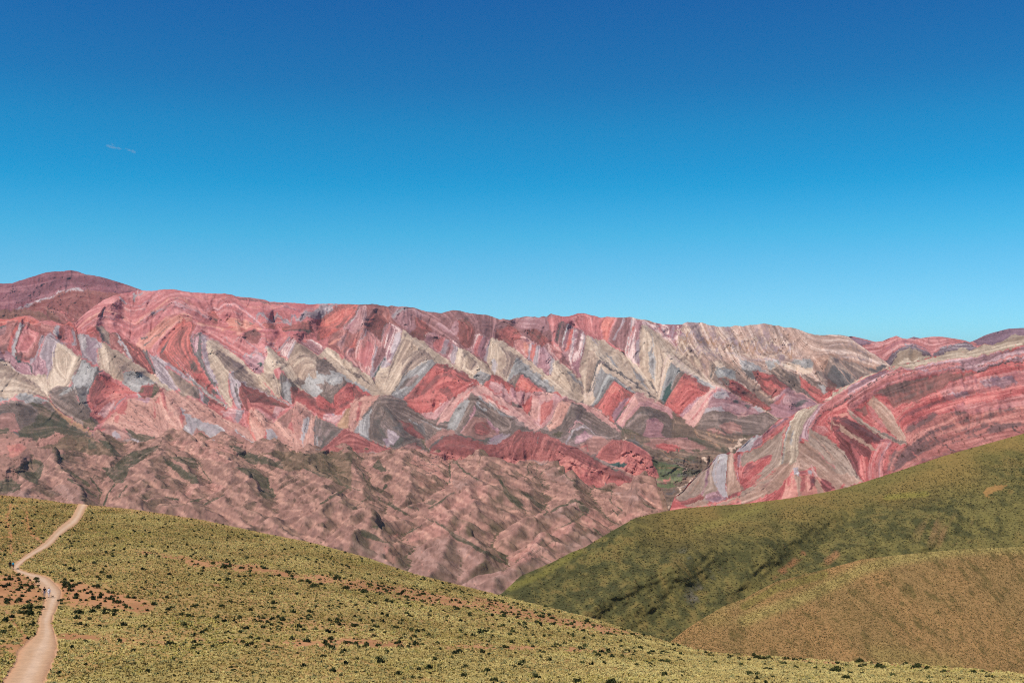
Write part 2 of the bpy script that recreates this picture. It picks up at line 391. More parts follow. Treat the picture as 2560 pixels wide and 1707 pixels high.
MAIN = [
    ('P', 'olivemix', 'S', '-110,900 2670,900 2670,1560 -110,1560'), ('P', 'valley', 'S', '1560,1000 2670,1000 2670,1560 1560,1560'), ('P', 'redpink', 'S', '-110,600 900,600 900,1080 -110,1080'),
    ('P', 'marcrest', 'S', '860,600 1500,600 1500,1000 860,1000'),
    ('P', 'redpink', 'S', '1380,600 1560,600 1560,880 1380,880'),
    ('P', 'creamr', 'S', '1560,600 2670,600 2670,1000 1560,1000'),
    # --- A
    ('P', 'salmon', 'A', '1650,990 1800,850 2000,690 2140,610 2200,600 2352,650 2352,700 2200,710 2050,820 1900,980 1800,1090 1740,1040'),
    ('L', 'salmon', 'A', '960,790 1100,650 1290,565 1480,620 1650,738 1750,660 1900,560 2080,420 2250,420 2352,480', 22),
    ('L', 'pinkm', 'A', '1000,800 1150,690 1300,640 1500,690 1650,760 1800,660 2000,520 2150,480 2350,560', 14),
    ('L', 'mauve', 'A', '1040,790 1160,720 1300,665 1480,710 1650,790 1800,690 2000,550 2150,510 2350,590', 9),
    ('L', 'lav', 'A', '1850,610 1920,590 1990,550', 18), ('L', 'whitelav', 'A', '1640,430 1650,380 1700,330', 26), ('L', 'whitelav', 'A', '1700,400 1750,345', 24),
    ('L', 'lav', 'A', '1460,390 1500,440 1540,480', 40), ('L', 'pinkm', 'A', '1500,520 1600,590 1750,560 1850,470 2000,380', 12),
    ('L', 'marcrest', 'A', '2000,560 2080,480 2200,400 2352,420', 14), ('L', 'mauve', 'A', '1560,470 1700,520 1850,430 1950,340', 9),
    ('P', 'mottle', 'A', '1960,1000 2100,850 2250,720 2352,690 2352,1400 2250,1280 2100,1200 1960,1100'),
    ('L', 'redor', 'A', '1930,1090 2000,940 2120,800 2250,690', 26),
    ('L', 'slate', 'A', '1760,1010 1830,960 1960,830 2060,740', 14), ('L', 'slate', 'A', '1740,920 1800,880', 24),
    ('P', 'marcrest', 'A', '0,740 90,740 60,850 20,950 0,980'),
    ('P', 'slate', 'A', '0,745 70,745 60,770 0,775'),
    ('P', 'brick', 'A', '90,700 245,690 215,760 160,880 110,1000 120,1100 0,1040 0,980 60,850'),
    ('P', 'redor', 'A', '190,740 215,760 150,930 130,1060 105,1110 95,1060 120,940'),
    ('P', 'whitelav', 'A', '245,695 300,735 255,830 210,940 180,1030 195,1160 140,1130 150,1000 190,900 225,790'),
    ('P', 'mauve', 'A', '0,1000 120,1090 200,1150 380,1220 430,1140 400,1320 420,1460 330,1400 220,1320 130,1215 0,1100'),
    ('P', 'brick', 'A', '300,735 550,860 510,900 470,1010 430,1130 370,1190 190,1140 180,1030 255,830'),
    ('P', 'redpink', 'A', '300,760 480,860 440,960 350,1080 220,1100 200,1030 270,850'),
    ('P', 'lav', 'A', '505,895 548,865 540,930 480,1060 430,1190 370,1230 365,1180 430,1130 470,1010'),
    ('P', 'lav', 'A', '560,880 630,860 820,1000 700,970 660,1050 650,1180 650,1230 580,1420 500,1440 400,1320 430,1180 500,1080'),
    ('P', 'mauve', 'A', '420,1180 480,1100 560,1200 590,1320 540,1450 470,1430 400,1320'),
    ('L', 'slate', 'A', '200,1120 280,1190 380,1240 400,1340', 18), ('L', 'teal', 'A', '200,1150 240,1180', 30),
    ('P', 'cream', 'A', '700,960 780,990 1000,1150 940,1260 880,1420 860,1500 750,1568 540,1568 570,1420 650,1240 640,1150 660,1040'),
    ('P', 'olivecream', 'A', '960,1180 1010,1160 900,1430 850,1490 870,1420'),
    ('L', 'olivecream', 'A', '860,1420 800,1500 700,1560', 26), ('L', 'olivecream', 'A', '640,1240 700,1330 800,1420', 10),
    ('P', 'greymott', 'A', '1010,1160 1200,1280 1160,1400 1100,1520 1080,1600 860,1600 900,1440'),
    ('P', 'slate', 'A', '1195,1285 1260,1320 1200,1400 1130,1600 1070,1600 1110,1500'),
    ('P', 'cream', 'A', '40,1165 130,1210 210,1310 330,1400 450,1470 560,1600 0,1620 0,1240'),
    ('L', 'lav', 'A', '0,1140 40,1168 130,1240 220,1330 340,1420 450,1480', 20),
    ('P', 'brick', 'A', '270,690 390,745 480,720 620,730 660,750 800,750 870,770 950,830 980,870 1000,1070 900,1010 860,1000 640,860 540,860 300,735'),
    ('P', 'dkred', 'A', '390,745 500,725 500,800 560,860 440,800'), ('P', 'dkred', 'A', '730,760 800,755 800,900 780,960 720,900'),
    ('P', 'whitelav', 'A', '640,850 700,750 735,770 720,880 660,875'), ('P', 'redpink', 'A', '800,770 870,790 900,900 880,990 790,960'),
    ('P', 'lav', 'A', '885,790 930,850 945,1000 870,1010 910,910'),
    ('P', 'redor', 'A', '0,640 270,637 420,660 490,705 390,745 250,690 100,700 70,740 0,735'),
    ('P', 'redor', 'A', '560,700 720,725 860,700 960,830 870,770 700,730'),
    ('P', 'lav', 'A', '960,855 1060,860 1190,930 1240,940 1250,1030 1180,1040 1200,1240 1000,1130 990,1000'),
    ('P', 'whitelav', 'A', '960,855 1040,865 1060,1000 1030,1080 995,1040'),
    ('P', 'cream', 'A', '1240,940 1440,1060 1660,1210 1900,1360 2140,1560 2060,1580 1900,1450 1720,1330 1510,1330 1500,1440 1330,1370 1200,1270 1190,1040 1250,1030'),
    ('P', 'tancream', 'A', '1380,1100 1500,1160 1640,1260 1560,1320 1500,1330 1440,1250'),
    ('L', 'olivecream', 'A', '1210,1050 1220,1150 1210,1250', 10), ('L', 'olivecream', 'A', '1320,1020 1350,1200 1360,1380', 8),
    ('P', 'greymott', 'A', '1510,1340 1720,1320 1900,1450 1990,1540 1700,1640 1640,1560 1500,1450'),
    ('P', 'slate', 'A', '1740,1568 1760,1530 1900,1500 2010,1568 1980,1620 1760,1640'),
    ('P', 'red', 'A', '1060,800 1170,755 1200,850 1230,940 1150,900 1060,860'),
    ('P', 'olivecream', 'A', '1170,755 1250,780 1330,850 1360,1000 1290,960 1220,880'),
    ('L', 'slate', 'A', '1190,790 1230,870 1270,930', 26),
    ('P', 'brick', 'A', '1330,850 1420,860 1500,900 1600,1140 1540,1110 1360,1000'),
    ('P', 'whitelav', 'A', '1420,860 1450,880 1560,1040 1650,1195 1590,1160 1500,1030'),
    ('P', 'dkred', 'A', '1450,870 1500,890 1740,1040 1900,1345 1850,1330 1640,1190 1560,1040'),
    ('L', 'redor', 'A', '1560,970 1680,1080 1790,1240 1860,1320', 22),
    ('P', 'slate', 'A', '1740,1040 1800,1080 1880,1250 1960,1385 1900,1345'),
    ('P', 'lav', 'A', '1820,1090 1900,1130 2000,1210 2060,1300 2180,1540 2130,1560 1920,1375 1890,1250'),
    ('P', 'lav', 'A', '1840,1100 1920,1130 2352,1395 2352,1450 2250,1400 2060,1260 1920,1180'),
    ('P', 'tancream', 'A', '2060,1290 2200,1370 2352,1470 2352,1620 2220,1620 2150,1480'),
    # --- B
    ('L', 'mauve', 'B', '590,590 660,530 720,570 790,490 860,500 920,480 1000,560 1100,630 1200,720 1260,790', 16),
    ('L', 'pinkm', 'B', '560,640 660,560 720,610 800,540 900,560 1000,610 1100,690', 10),
    ('L', 'mauve', 'B', '560,560 640,480 760,450 840,400', 9), ('L', 'pinkm', 'B', '200,420 300,480 420,560 560,640', 11), ('L', 'mauve', 'B', '160,480 300,540 450,560 600,680', 10),
    ('L', 'salmon', 'B', '300,400 420,380 520,440 620,400 760,420 860,400', 9), ('L', 'salmon', 'B', '1000,480 1100,540 1220,520 1300,480 1400,540', 10),
    ('L', 'lav', 'B', '1180,660 1235,585 1300,650 1380,705 1440,610 1500,650 1600,725 1625,640 1690,690', 30),
    ('L', 'lav', 'B', '1240,740 1290,690 1400,740 1440,700 1500,680 1640,760', 14), ('L', 'mauve', 'B', '1330,620 1420,560 1540,520 1640,560 1720,600', 12),
    ('P', 'lav', 'B', '1890,580 1960,500 2180,490 2080,580 1980,690 1900,680 1800,650 1720,710 1680,690 1780,575 1850,590'),
    ('L', 'mauve', 'B', '1690,680 1790,560 1880,560', 14), ('L', 'mauve', 'B', '1740,700 1800,610 1900,640', 8),
    ('P', 'marcrest', 'B', '880,378 930,400 1100,412 1290,440 1340,460 1490,472 1580,478 1500,500 1300,480 1100,440 930,420'),
    ('P', 'salmon', 'B', '800,680 900,665 1060,700 1200,760 1270,800 1000,850 880,830 860,780'),
    ('P', 'salmon', 'B', '440,710 560,740 760,760 860,800 1000,850 1040,870 900,840 700,790 500,760'),
    ('L', 'redor', 'B', '780,790 860,760 960,780 1060,800 1200,820', 14), ('L', 'olivecream', 'B', '920,700 980,725', 18), ('L', 'olivecream', 'B', '1100,710 1160,745', 14),
    ('P', 'brick', 'B', '1020,860 1200,820 1240,880 1200,980 1100,960 1040,900'),
    ('P', 'mottle', 'B', '1480,760 1600,740 1800,700 1880,780 1900,850 1700,840 1500,830'), ('P', 'mottle', 'B', '1250,720 1400,730 1420,790 1280,800'), ('P', 'mottle', 'B', '580,580 650,560 740,680 690,720 600,660'),
    ('L', 'salmon', 'B', '1230,850 1350,850 1460,840 1560,880', 14), ('L', 'salmon', 'B', '1280,910 1380,960 1450,930 1480,880', 10), ('L', 'lav', 'B', '1210,980 1250,900 1300,940 1400,980', 7),
    ('P', 'mottle', 'B', '0,1040 100,900 250,720 360,700 470,760 360,920 380,1000 400,1100 500,1260 560,1400 680,1600 560,1600 400,1400 200,1280 60,1180 0,1160'),
    ('L', 'redor', 'B', '0,1080 20,1000 120,830 300,700', 26), ('L', 'redor', 'B', '60,1050 130,1180 300,1350 520,1600', 26),
    ('L', 'redor', 'B', '350,900 360,1060 500,1290 660,1560', 30), ('L', 'slate', 'B', '20,1080 60,1020 100,940', 22),
    ('L', 'slate', 'B', '120,1100 210,1220 330,1330 440,1440', 16), ('L', 'lav', 'B', '360,920 460,770', 9), ('L', 'redpink', 'B', '200,1130 330,1280 480,1480', 14),
    ('P', 'slate', 'B', '390,1000 420,900 490,855 530,880 500,960 510,1100 550,1250 640,1400 720,1500 650,1500 560,1330 440,1160 390,1060'),
    ('P', 'mauve', 'B', '400,980 440,900 480,880 470,980 440,1080 410,1060'),
    ('P', 'lav', 'B', '500,870 590,920 550,960 570,1080 590,1150 700,1400 740,1500 650,1430 560,1260 510,1080'),
    ('L', 'lav', 'B', '395,960 405,880 490,850 600,915 700,960 800,1020 960,1100 1080,1190 1230,1300', 12),
    ('P', 'mauve', 'B', '1000,1140 1110,1130 1180,1100 1280,1120 1290,1180 1260,1290 1230,1390 1120,1290 1020,1180'),
    ('P', 'cream', 'B', '590,925 700,970 960,1150 1200,1380 1360,1568 1300,1600 1180,1480 860,1320 840,1400 850,1600 740,1600 700,1440 600,1230 580,1110 550,960'),
    ('P', 'olivecream', 'B', '620,1080 700,1050 760,1090 900,1180 1050,1300 1180,1470 1300,1580 1200,1560 1000,1430 860,1320 800,1270 720,1130'),
    ('P', 'lav', 'B', '850,1340 900,1330 990,1430 960,1600 880,1600'),
    ('P', 'dkred', 'B', '985,1440 1100,1500 1300,1600 960,1640'),
    ('L', 'lav', 'B', '760,955 790,910 880,970 930,930 980,890 1030,895 1100,980 1200,1060', 8),
    ('L', 'lav', 'B', '1030,1145 1055,1110 1110,1130 1160,1065 1260,1110', 18), ('L', 'lav', 'B', '1290,1080 1320,1000 1400,1020 1450,1070 1480,1020 1580,880', 18),
    ('P', 'stripes', 'B', '1480,1050 1590,885 1680,930 1640,960 1570,1170 1480,1110'), ('L', 'lav', 'B', '1560,1160 1600,1060 1660,950', 20),
    ('P', 'teal', 'B', '1190,1215 1225,1200 1245,1235 1225,1255'),
    ('P', 'tancream', 'B', '1670,940 1750,970 1960,1130 2200,1320 2280,1400 2352,1450 2352,1480 2100,1640 1760,1600 1700,1480 1580,1280 1560,1180'),
    ('P', 'cream', 'B', '1320,1010 1380,1050 1440,1110 1560,1190 1640,1300 1720,1450 1790,1580 1700,1600 1640,1470 1540,1340 1480,1280 1400,1300 1380,1480 1360,1560 1290,1420 1260,1280 1280,1190 1310,1100'),
    ('L', 'olivecream', 'B', '1400,1080 1500,1180 1560,1230', 26), ('L', 'olivecream', 'B', '1380,1260 1450,1190 1540,1230', 16), ('L', 'olivecream', 'B', '1620,1160 1760,1100 1880,1140', 22), ('L', 'cream', 'B', '1640,1240 1760,1140 1880,1180 1990,1260', 14), ('L', 'cream', 'B', '1700,1400 1780,1260 1900,1230', 12),
    ('P', 'olive', 'B', '1480,1330 1560,1370 1650,1470 1770,1600 1480,1600 1440,1440'), ('L', 'lav', 'B', '1560,1380 1560,1560', 34),
    ('P', 'greymott', 'B', '1820,1340 1900,1400 2000,1470 2140,1300 2240,1360 2280,1440 2230,1540 2100,1600 1780,1600 1760,1500'),
    ('P', 'olivecream', 'B', '2000,1400 2080,1330 2140,1300 2080,1440 2040,1600 2000,1600'), ('L', 'olivecream', 'B', '1700,1540 1770,1400 1840,1300 1980,1300 2100,1240', 20),
    ('P', 'stripes', 'B', '1700,930 1860,920 1980,1000 2040,1060 2000,1130 1850,1030 1740,960'),
    ('P', 'cream', 'B', '2040,1030 2120,1060 2200,1130 2352,1210 2352,1440 2150,1280 2000,1130'),
    # --- C
    ('P', 'lav', 'C', '0,200 220,195 130,270 0,390'), ('P', 'mottle', 'C', '220,195 480,205 420,320 300,450 100,600 -40,640 -40,400 130,270'),
    ('P', 'redor', 'C', '230,260 420,240 380,330 260,400 120,440 40,420'),
    ('P', 'pinkm', 'C', '490,240 560,220 570,330 520,470 400,560 300,500 400,380'), ('L', 'whitelav', 'C', '480,250 440,340 360,440', 18),
    ('P', 'brick', 'C', '570,205 830,230 880,380 980,470 1000,520 860,430 790,400 680,340 560,500 530,490 570,330'),
    ('P', 'redor', 'C', '0,500 230,490 170,530 100,600 0,620'), ('L', 'redor', 'C', '560,480 600,420 680,320', 12),
    ('P', 'brick', 'C', '230,500 400,560 530,490 470,650 440,760 330,700 270,820 150,740 90,700 100,620'),
    ('P', 'marcrest', 'C', '240,600 330,560 320,660 260,760 200,700'), ('L', 'redor', 'C', '330,760 420,700 440,620', 30), ('L', 'salmon', 'C', '110,690 200,640 260,620', 24),
    ('P', 'slab', 'C', '560,510 640,560 720,640 800,720 700,740 650,930 610,1060 560,1060 430,940 280,840 330,720 440,760 500,600'),
    ('P', 'redpink', 'C', '480,780 560,640 640,680 660,800 620,960 540,960 440,860'), ('L', 'lav', 'C', '690,720 650,900 620,1040', 24), ('L', 'lav', 'C', '560,520 540,580 480,640', 14),
    ('P', 'dkred', 'C', '680,340 790,400 810,420 760,500 740,640 700,600 560,500 600,420'),
    ('P', 'stripes', 'C', '810,420 900,460 1010,540 990,640 940,760 880,880 860,950 800,870 780,800 800,730 750,660 760,500'),
    ('L', 'slate', 'C', '800,430 770,520 750,620', 14), ('L', 'slab', 'C', '850,450 800,560 770,680', 24), ('L', 'marcrest', 'C', '940,540 900,640 860,760', 22),
    ('P', 'lav', 'C', '930,570 1000,540 1000,650 940,780 870,930 860,900 880,760'),
    ('P', 'lav', 'C', '790,830 870,950 820,950 750,1010 680,1070 630,1110 615,1060 690,950 750,880'),
    ('L', 'teal', 'C', '790,880 730,950 700,1010 640,1090', 24), ('L', 'slate', 'C', '640,1090 680,1160 730,1230', 18),
    ('P', 'cream', 'C', '1010,535 1050,525 1250,650 1480,810 1650,940 1750,1020 1640,990 1520,930 1410,905 1330,990 1220,1130 1100,1270 1010,1375 880,1320 740,1290 690,1180 680,1080 720,990 860,950 900,830 1000,650'),
    ('P', 'tancream', 'C', '1040,620 1120,640 1180,720 1100,800 960,960 900,980 960,820'),
    ('P', 'olivecream', 'C', '1080,830 1150,760 1230,730 1330,800 1420,880 1280,860 1200,920 1090,1010 980,1060 1000,900'),
    ('L', 'cream', 'C', '960,1050 1050,900 1140,820 1210,770', 13), ('L', 'olivecream', 'C', '1060,560 960,760 870,960 820,1110 770,1210', 14), ('L', 'olivecream', 'C', '1000,640 920,820 880,920', 8),
    ('P', 'grey', 'C', '1410,905 1370,880 1280,875 1200,930 1100,1010 1000,1070 930,1220 860,1320 1010,1375 1150,1220 1300,1030'),
    ('P', 'olivemix', 'C', '1060,1120 1160,1060 1230,1070 1160,1170 1020,1240 950,1230'), ('L', 'slate', 'C', '1060,990 960,1130 870,1300', 18), ('L', 'wcream', 'C', '1120,1000 1240,900 1330,880', 14),
    ('L', 'slate', 'C', '1425,900 1335,1005 1155,1235 1020,1385', 22),
    ('P', 'cream', 'C', '680,1060 740,960 840,1000 820,1080 780,1230 760,1290 700,1190'), ('L', 'olivecream', 'C', '740,1050 820,1040', 8), ('L', 'olivecream', 'C', '740,1090 810,1080', 8),
    ('P', 'cream', 'C', '60,730 110,730 200,800 330,900 450,980 600,1070 640,1110 720,1230 800,1310 700,1330 620,1300 560,1220 430,1180 340,1120 230,1010 60,870 -20,820'),
    ('P', 'greymott', 'C', '260,1040 430,1150 560,1220 640,1300 600,1310 430,1200 310,1120'), ('L', 'olive', 'C', '270,970 380,1010 480,1080 600,1180', 22),
    ('P', 'olive', 'C', '-40,840 100,900 230,1010 330,1130 300,1190 200,1280 160,1350 140,1410 60,1350 -40,1300'),
    ('P', 'greymott', 'C', '110,1010 220,1010 330,1110 250,1100 150,1080'), ('P', 'greymott', 'C', '180,1160 240,1190 220,1220 180,1210'), ('P', 'greymott', 'C', '-40,1010 60,1080 40,1200 -40,1160'),
    ('P', 'dkred', 'C', '340,1145 440,1190 560,1260 640,1300 510,1345 430,1400 330,1430 220,1480 160,1460 150,1380 220,1280'),
    ('P', 'red', 'C', '200,1320 300,1260 330,1340 250,1440 170,1440'), ('P', 'red', 'C', '420,1190 560,1260 640,1300 560,1310 480,1260'),
    ('P', 'red', 'C', '-40,1280 60,1340 150,1410 200,1470 240,1500 150,1600 -40,1600'),
    ('P', 'lav', 'C', '210,1480 360,1400 440,1390 400,1480 260,1560 150,1620 120,1600'),
    ('P', 'fringe', 'C', '500,1340 620,1310 740,1310 700,1350 640,1430 560,1500 500,1640 370,1640 365,1480 440,1410'),
    ('P', 'red', 'C', '1430,905 1500,930 1640,990 1720,1030 1860,1090 1960,1170 1880,1165 1780,1220 1680,1290 1570,1350 1500,1460 1400,1540 1250,1560 1150,1460 1020,1380 1150,1230 1330,1010'),
    ('P', 'dkred', 'C', '1450,1240 1560,1200 1640,1290 1570,1350 1500,1310'), ('P', 'dkred', 'C', '1420,920 1500,940 1640,1000 1540,1020 1460,980'), ('P', 'dkred', 'C', '1640,990 1860,1100 1880,1160 1760,1120 1660,1040'),
    ('P', 'pinkm', 'C', '1230,1540 1400,1500 1560,1350 1590,1370 1500,1490 1420,1600 1280,1600'),
    ('P', 'pink', 'C', '1880,1165 1970,1170 2060,1230 2200,1340 2360,1430 2360,1600 2280,1530 2100,1400 1980,1340 1860,1290 1800,1340 1720,1430 1650,1520 1600,1640 1430,1640 1520,1450 1600,1350 1700,1280 1800,1210'),
    ('L', 'redlow', 'C', '1640,1480 1700,1400 1800,1290 1860,1230', 20), ('L', 'redlow', 'C', '2000,1280 2100,1350 2200,1440', 24),
    ('P', 'stripes', 'C', '1280,530 1400,540 1500,600 1690,700 1700,740 1650,900 1640,960 1560,870 1430,780 1280,670 1200,600'),
    ('P', 'redpink', 'C', '1430,590 1540,600 1470,770 1400,745 1380,680'), ('P', 'lav', 'C', '1550,620 1590,640 1530,800 1500,800 1470,770'), ('P', 'lav', 'C', '1630,690 1700,710 1645,930 1590,890'), ('L', 'marcrest', 'C', '1610,660 1570,760 1540,840', 26),
    ('P', 'dkred', 'C', '1180,360 1320,440 1400,530 1300,570 1270,660 1100,540 1170,470'),
    ('P', 'pkcrest', 'C', '870,370 960,250 1150,240 1300,330 1230,350 1150,345 1160,470 1100,540 980,470'), ('L', 'whitelav', 'C', '900,360 960,270 1060,240', 24),
    ('P', 'dkred', 'C', '1690,400 1780,390 1880,470 1890,560 1850,700 1820,760 1740,690 1680,600 1700,500'),
    ('P', 'pkcrest', 'C', '1380,440 1480,430 1600,520 1660,400 1700,460 1680,590 1600,570 1480,500'),
    ('L', 'marcrest', 'C', '1290,400 1400,460 1560,570 1720,690', 44),
    ('P', 'stripes', 'C', '1920,540 2000,570 2110,620 2060,740 2030,900 2000,890 1920,820 1790,740 1870,680'),
    ('P', 'redpink', 'C', '1950,565 2000,590 1930,830 1880,800 1900,680'), ('L', 'lav', 'C', '2010,595 1960,700 1915,810', 10), ('P', 'lav', 'C', '2065,630 2105,640 2045,900 2005,880'),
    ('P', 'cream', 'C', '1690,705 1850,800 2050,950 2150,1055 2100,1060 2020,1020 1960,1080 1900,1130 1850,1100 1780,1040 1660,960 1650,900'),
    ('L', 'olivecream', 'C', '1740,780 1760,900 1720,980', 26), ('L', 'olivecream', 'C', '1860,860 1920,920 1860,1000', 20),
    ('P', 'grey', 'C', '1960,1000 2090,1045 2050,1110 1990,1190 1930,1140 1870,1090 1920,1020'), ('P', 'slate', 'C', '2075,1060 2110,1055 2040,1195 1980,1190 2000,1130'),
    ('P', 'red', 'C', '2110,1050 2200,1110 2352,1210 2352,1420 2280,1370 2200,1320 2060,1230 1995,1195'), ('P', 'pinkm', 'C', '2060,1200 2160,1180 2340,1290 2340,1400 2200,1320'),
    # --- D
    ('P', 'dkred', 'D', '290,290 360,260 480,350 520,410 420,460 400,530 330,480 250,440 180,420 200,320'),
    ('P', 'dkred', 'D', '560,330 680,300 760,370 900,470 860,480 740,510 640,450'),
    ('P', 'pkcrest', 'D', '400,190 560,160 800,160 870,120 900,300 800,340 700,300 560,320 440,290'),
    ('P', 'redpink', 'D', '830,170 900,140 960,200 930,330 870,320'),
    ('P', 'cream', 'D', '120,420 210,420 440,560 700,770 880,900 1000,990 1100,1080 1240,1210 1180,1195 1050,1135 930,1075 840,1060 740,990 620,900 480,820 420,850 330,960 270,920 180,860 80,720'),
    ('P', 'olivecream', 'D', '240,520 330,560 440,620 500,680 420,720 340,900 290,880 330,680 300,600'), ('L', 'cream', 'D', '140,460 150,600 110,720', 30),
    ('P', 'greymott', 'D', '330,960 400,760 450,675 520,700 620,800 760,900 900,1000 935,1070 850,1060 700,970 580,890 490,820 420,870'),
    ('L', 'slate', 'D', '350,985 430,880 490,825 560,865 700,965 860,1065', 26), ('P', 'whitelav', 'D', '140,680 190,670 210,750 180,860 140,790'),
    ('P', 'red', 'D', '150,850 250,900 440,1040 430,1075 340,1030 360,1100 250,1095 130,1040 75,1010'),
    ('P', 'pinkm', 'D', '130,930 220,960 330,1030 350,1100 240,1080 110,1010'),
    ('P', 'red', 'D', '500,850 580,900 700,990 780,1075 640,1090 560,1070 440,1060 430,1020 470,950'), ('P', 'olive', 'D', '480,830 510,855 430,1020 345,970 430,880'),
    ('P', 'redor', 'D', '480,930 560,920 640,980 700,1050 560,1040 470,1000'),
    ('P', 'pinkm', 'D', '360,1030 440,1060 560,1070 640,1090 640,1140 600,1120 520,1240 400,1200 350,1140'),
    ('P', 'pink', 'D', '-20,975 130,1060 280,1180 420,1230 520,1250 640,1390 770,1530 680,1545 560,1480 400,1370 250,1270 100,1190 -20,1130'),
    ('L', 'redlow', 'D', '20,1090 120,1150 260,1240 340,1300', 24), ('L', 'redlow', 'D', '200,1180 240,1250', 30),
    ('P', 'red', 'D', '515,1210 640,1120 620,1280 590,1345 540,1290'),
    ('P', 'pinkm', 'D', '640,1110 700,1140 760,1080 870,1070 940,1080 1070,1140 960,1200 920,1300 880,1400 760,1530 720,1490 620,1380 640,1250'),
    ('P', 'pink', 'D', '640,1105 720,1150 740,1250 700,1420 620,1370 630,1230'), ('P', 'redlow', 'D', '740,1230 800,1200 860,1160 900,1180 860,1300 780,1440 740,1480'), ('P', 'pink', 'D', '760,1080 870,1070 920,1090 860,1150 780,1190 720,1160'),
    ('P', 'fringe', 'D', '960,1200 1100,1170 1125,1210 1050,1330 1000,1450 850,1560 820,1500 900,1390'),
    ('P', 'red', 'D', '870,1065 940,1075 1050,1140 990,1130'),
    ('P', 'olive', 'D', '1120,1205 1200,1230 1330,1310 1500,1420 1640,1500 1740,1580 1640,1640 960,1640 1040,1450 1100,1330'),
    ('P', 'olivemix', 'D', '1190,1380 1280,1400 1420,1480 1560,1580 1440,1640 1000,1640 1080,1500'),
    ('P', 'pink', 'D', '1060,1150 1240,1222 1370,1268 1500,1340 1620,1440 1740,1565 1640,1505 1450,1395 1320,1305 1200,1235 1100,1190'),
    ('P', 'slab', 'D', '420,440 540,410 740,510 720,620 700,760 640,720 540,650 440,560'),
    ('P', 'lav', 'D', '600,485 650,490 615,700 585,675'), ('P', 'lav', 'D', '690,500 752,520 710,765 645,735'), ('P', 'salmon', 'D', '540,460 600,490 590,640 540,600'), ('P', 'redor', 'D', '645,500 690,500 650,690 618,690'),
    ('P', 'mauve', 'D', '740,510 850,600 880,640 850,800 890,880 800,840 710,770 720,620'),
    ('P', 'whitelav', 'D', '870,640 912,660 900,780 880,890 845,850 860,720'),
    ('P', 'cream', 'D', '910,660 980,700 1040,760 1130,830 1220,920 1285,1020 1275,1205 1235,1205 1000,990 870,890 900,780'),
    ('P', 'grey', 'D', '1060,800 1150,860 1240,960 1280,1040 1230,1000 1130,900'), ('L', 'olivecream', 'D', '970,800 1060,850 1110,960 1140,1060', 14), ('L', 'slate', 'D', '1240,1210 1270,1190', 30), ('L', 'olivecream', 'D', '1180,900 1240,1000 1260,1100', 14),
    ('P', 'slab', 'D', '820,470 980,540 1020,640 1000,700 1110,770 1100,790 1000,725 880,630 840,590'),
    ('P', 'marcrest', 'D', '930,340 980,205 1080,250 1040,330 990,540 910,450'), ('L', 'slate', 'D', '1000,230 960,320 940,420', 34),
    ('P', 'stripes', 'D', '1080,250 1170,300 1300,350 1300,420 1290,500 1250,700 1225,890 1130,810 1090,700 1030,640 990,540 1040,340'),
    ('L', 'redor', 'D', '1125,320 1100,450 1055,580', 34), ('L', 'whitelav', 'D', '1075,270 1050,360 1010,500', 22), ('L', 'marcrest', 'D', '1240,330 1220,430 1190,540', 46), ('L', 'lav', 'D', '1170,320 1150,500 1110,680', 18), ('L', 'whitelav', 'D', '1285,360 1260,520 1230,680', 14),
    ('P', 'cream', 'D', '1300,360 1400,420 1440,408 1560,490 1700,580 1850,700 1980,810 2080,930 2170,1065 2185,1165 2060,1105 1950,1030 1850,940 1700,840 1560,740 1460,700 1420,780 1380,950 1330,1105 1285,1080 1220,920 1250,700 1290,500'),
    ('P', 'tancream', 'D', '1330,560 1400,600 1450,690 1410,780 1370,950 1330,1060 1290,1050 1310,800'), ('P', 'grey', 'D', '1540,600 1640,680 1720,800 1620,720'), ('P', 'grey', 'D', '1840,740 1960,860 2040,1000 2080,1060 1920,920'),
    ('L', 'lav', 'D', '1340,380 1400,440 1440,500', 14), ('L', 'slate', 'D', '2080,930 2120,1020 2165,1060', 18), ('L', 'slate', 'D', '1420,620 1520,700 1620,760', 8),
    ('P', 'wcream', 'D', '1470,735 1560,765 1700,855 1850,950 2000,1060 2190,1180 2160,1190 2040,1120 1900,1050 1760,955 1620,880 1560,890 1450,1040 1400,1150 1370,1250 1275,1225 1270,1100 1340,1060 1400,880 1430,770'),
    ('P', 'grey', 'D', '1480,790 1560,830 1640,890 1560,910 1470,1050 1400,1170 1380,1090 1420,900'), ('L', 'slate', 'D', '1335,1090 1400,900 1440,740 1470,700 1560,755 1700,845 1850,935 2000,1050 2150,1145', 26),
    ('P', 'blue', 'D', '1560,890 1620,880 1700,940 1860,1040 1930,1095 1890,1095 1640,945 1600,990 1480,1160 1400,1260 1365,1250 1420,1130'),
    ('P', 'slate', 'D', '1590,920 1650,930 1900,1085 1880,1100 1640,950 1520,1140 1400,1265 1385,1250 1480,1120'),
    ('P', 'red', 'D', '1640,945 1720,990 1900,1090 1860,1160 1780,1260 1700,1360 1640,1450 1560,1380 1440,1290 1390,1255 1500,1150'),
    ('P', 'dkred', 'D', '1640,945 1660,960 1540,1140 1440,1290 1390,1255 1500,1150'), ('P', 'dkred', 'D', '1720,1000 1890,1095 1850,1160 1760,1080'), ('P', 'redor', 'D', '1610,1010 1680,1000 1720,1060 1640,1100 1570,1090'),
    ('P', 'mauve', 'D', '1850,1140 1770,1250 1700,1400 1640,1450 1610,1370 1720,1210'),
    ('P', 'pinkm', 'D', '1900,1090 2000,1090 2100,1150 2260,1230 2360,1290 2360,1390 2250,1315 2100,1255 1960,1245 1880,1340 1800,1410 1730,1510 1670,1460 1750,1370 1830,1200'),
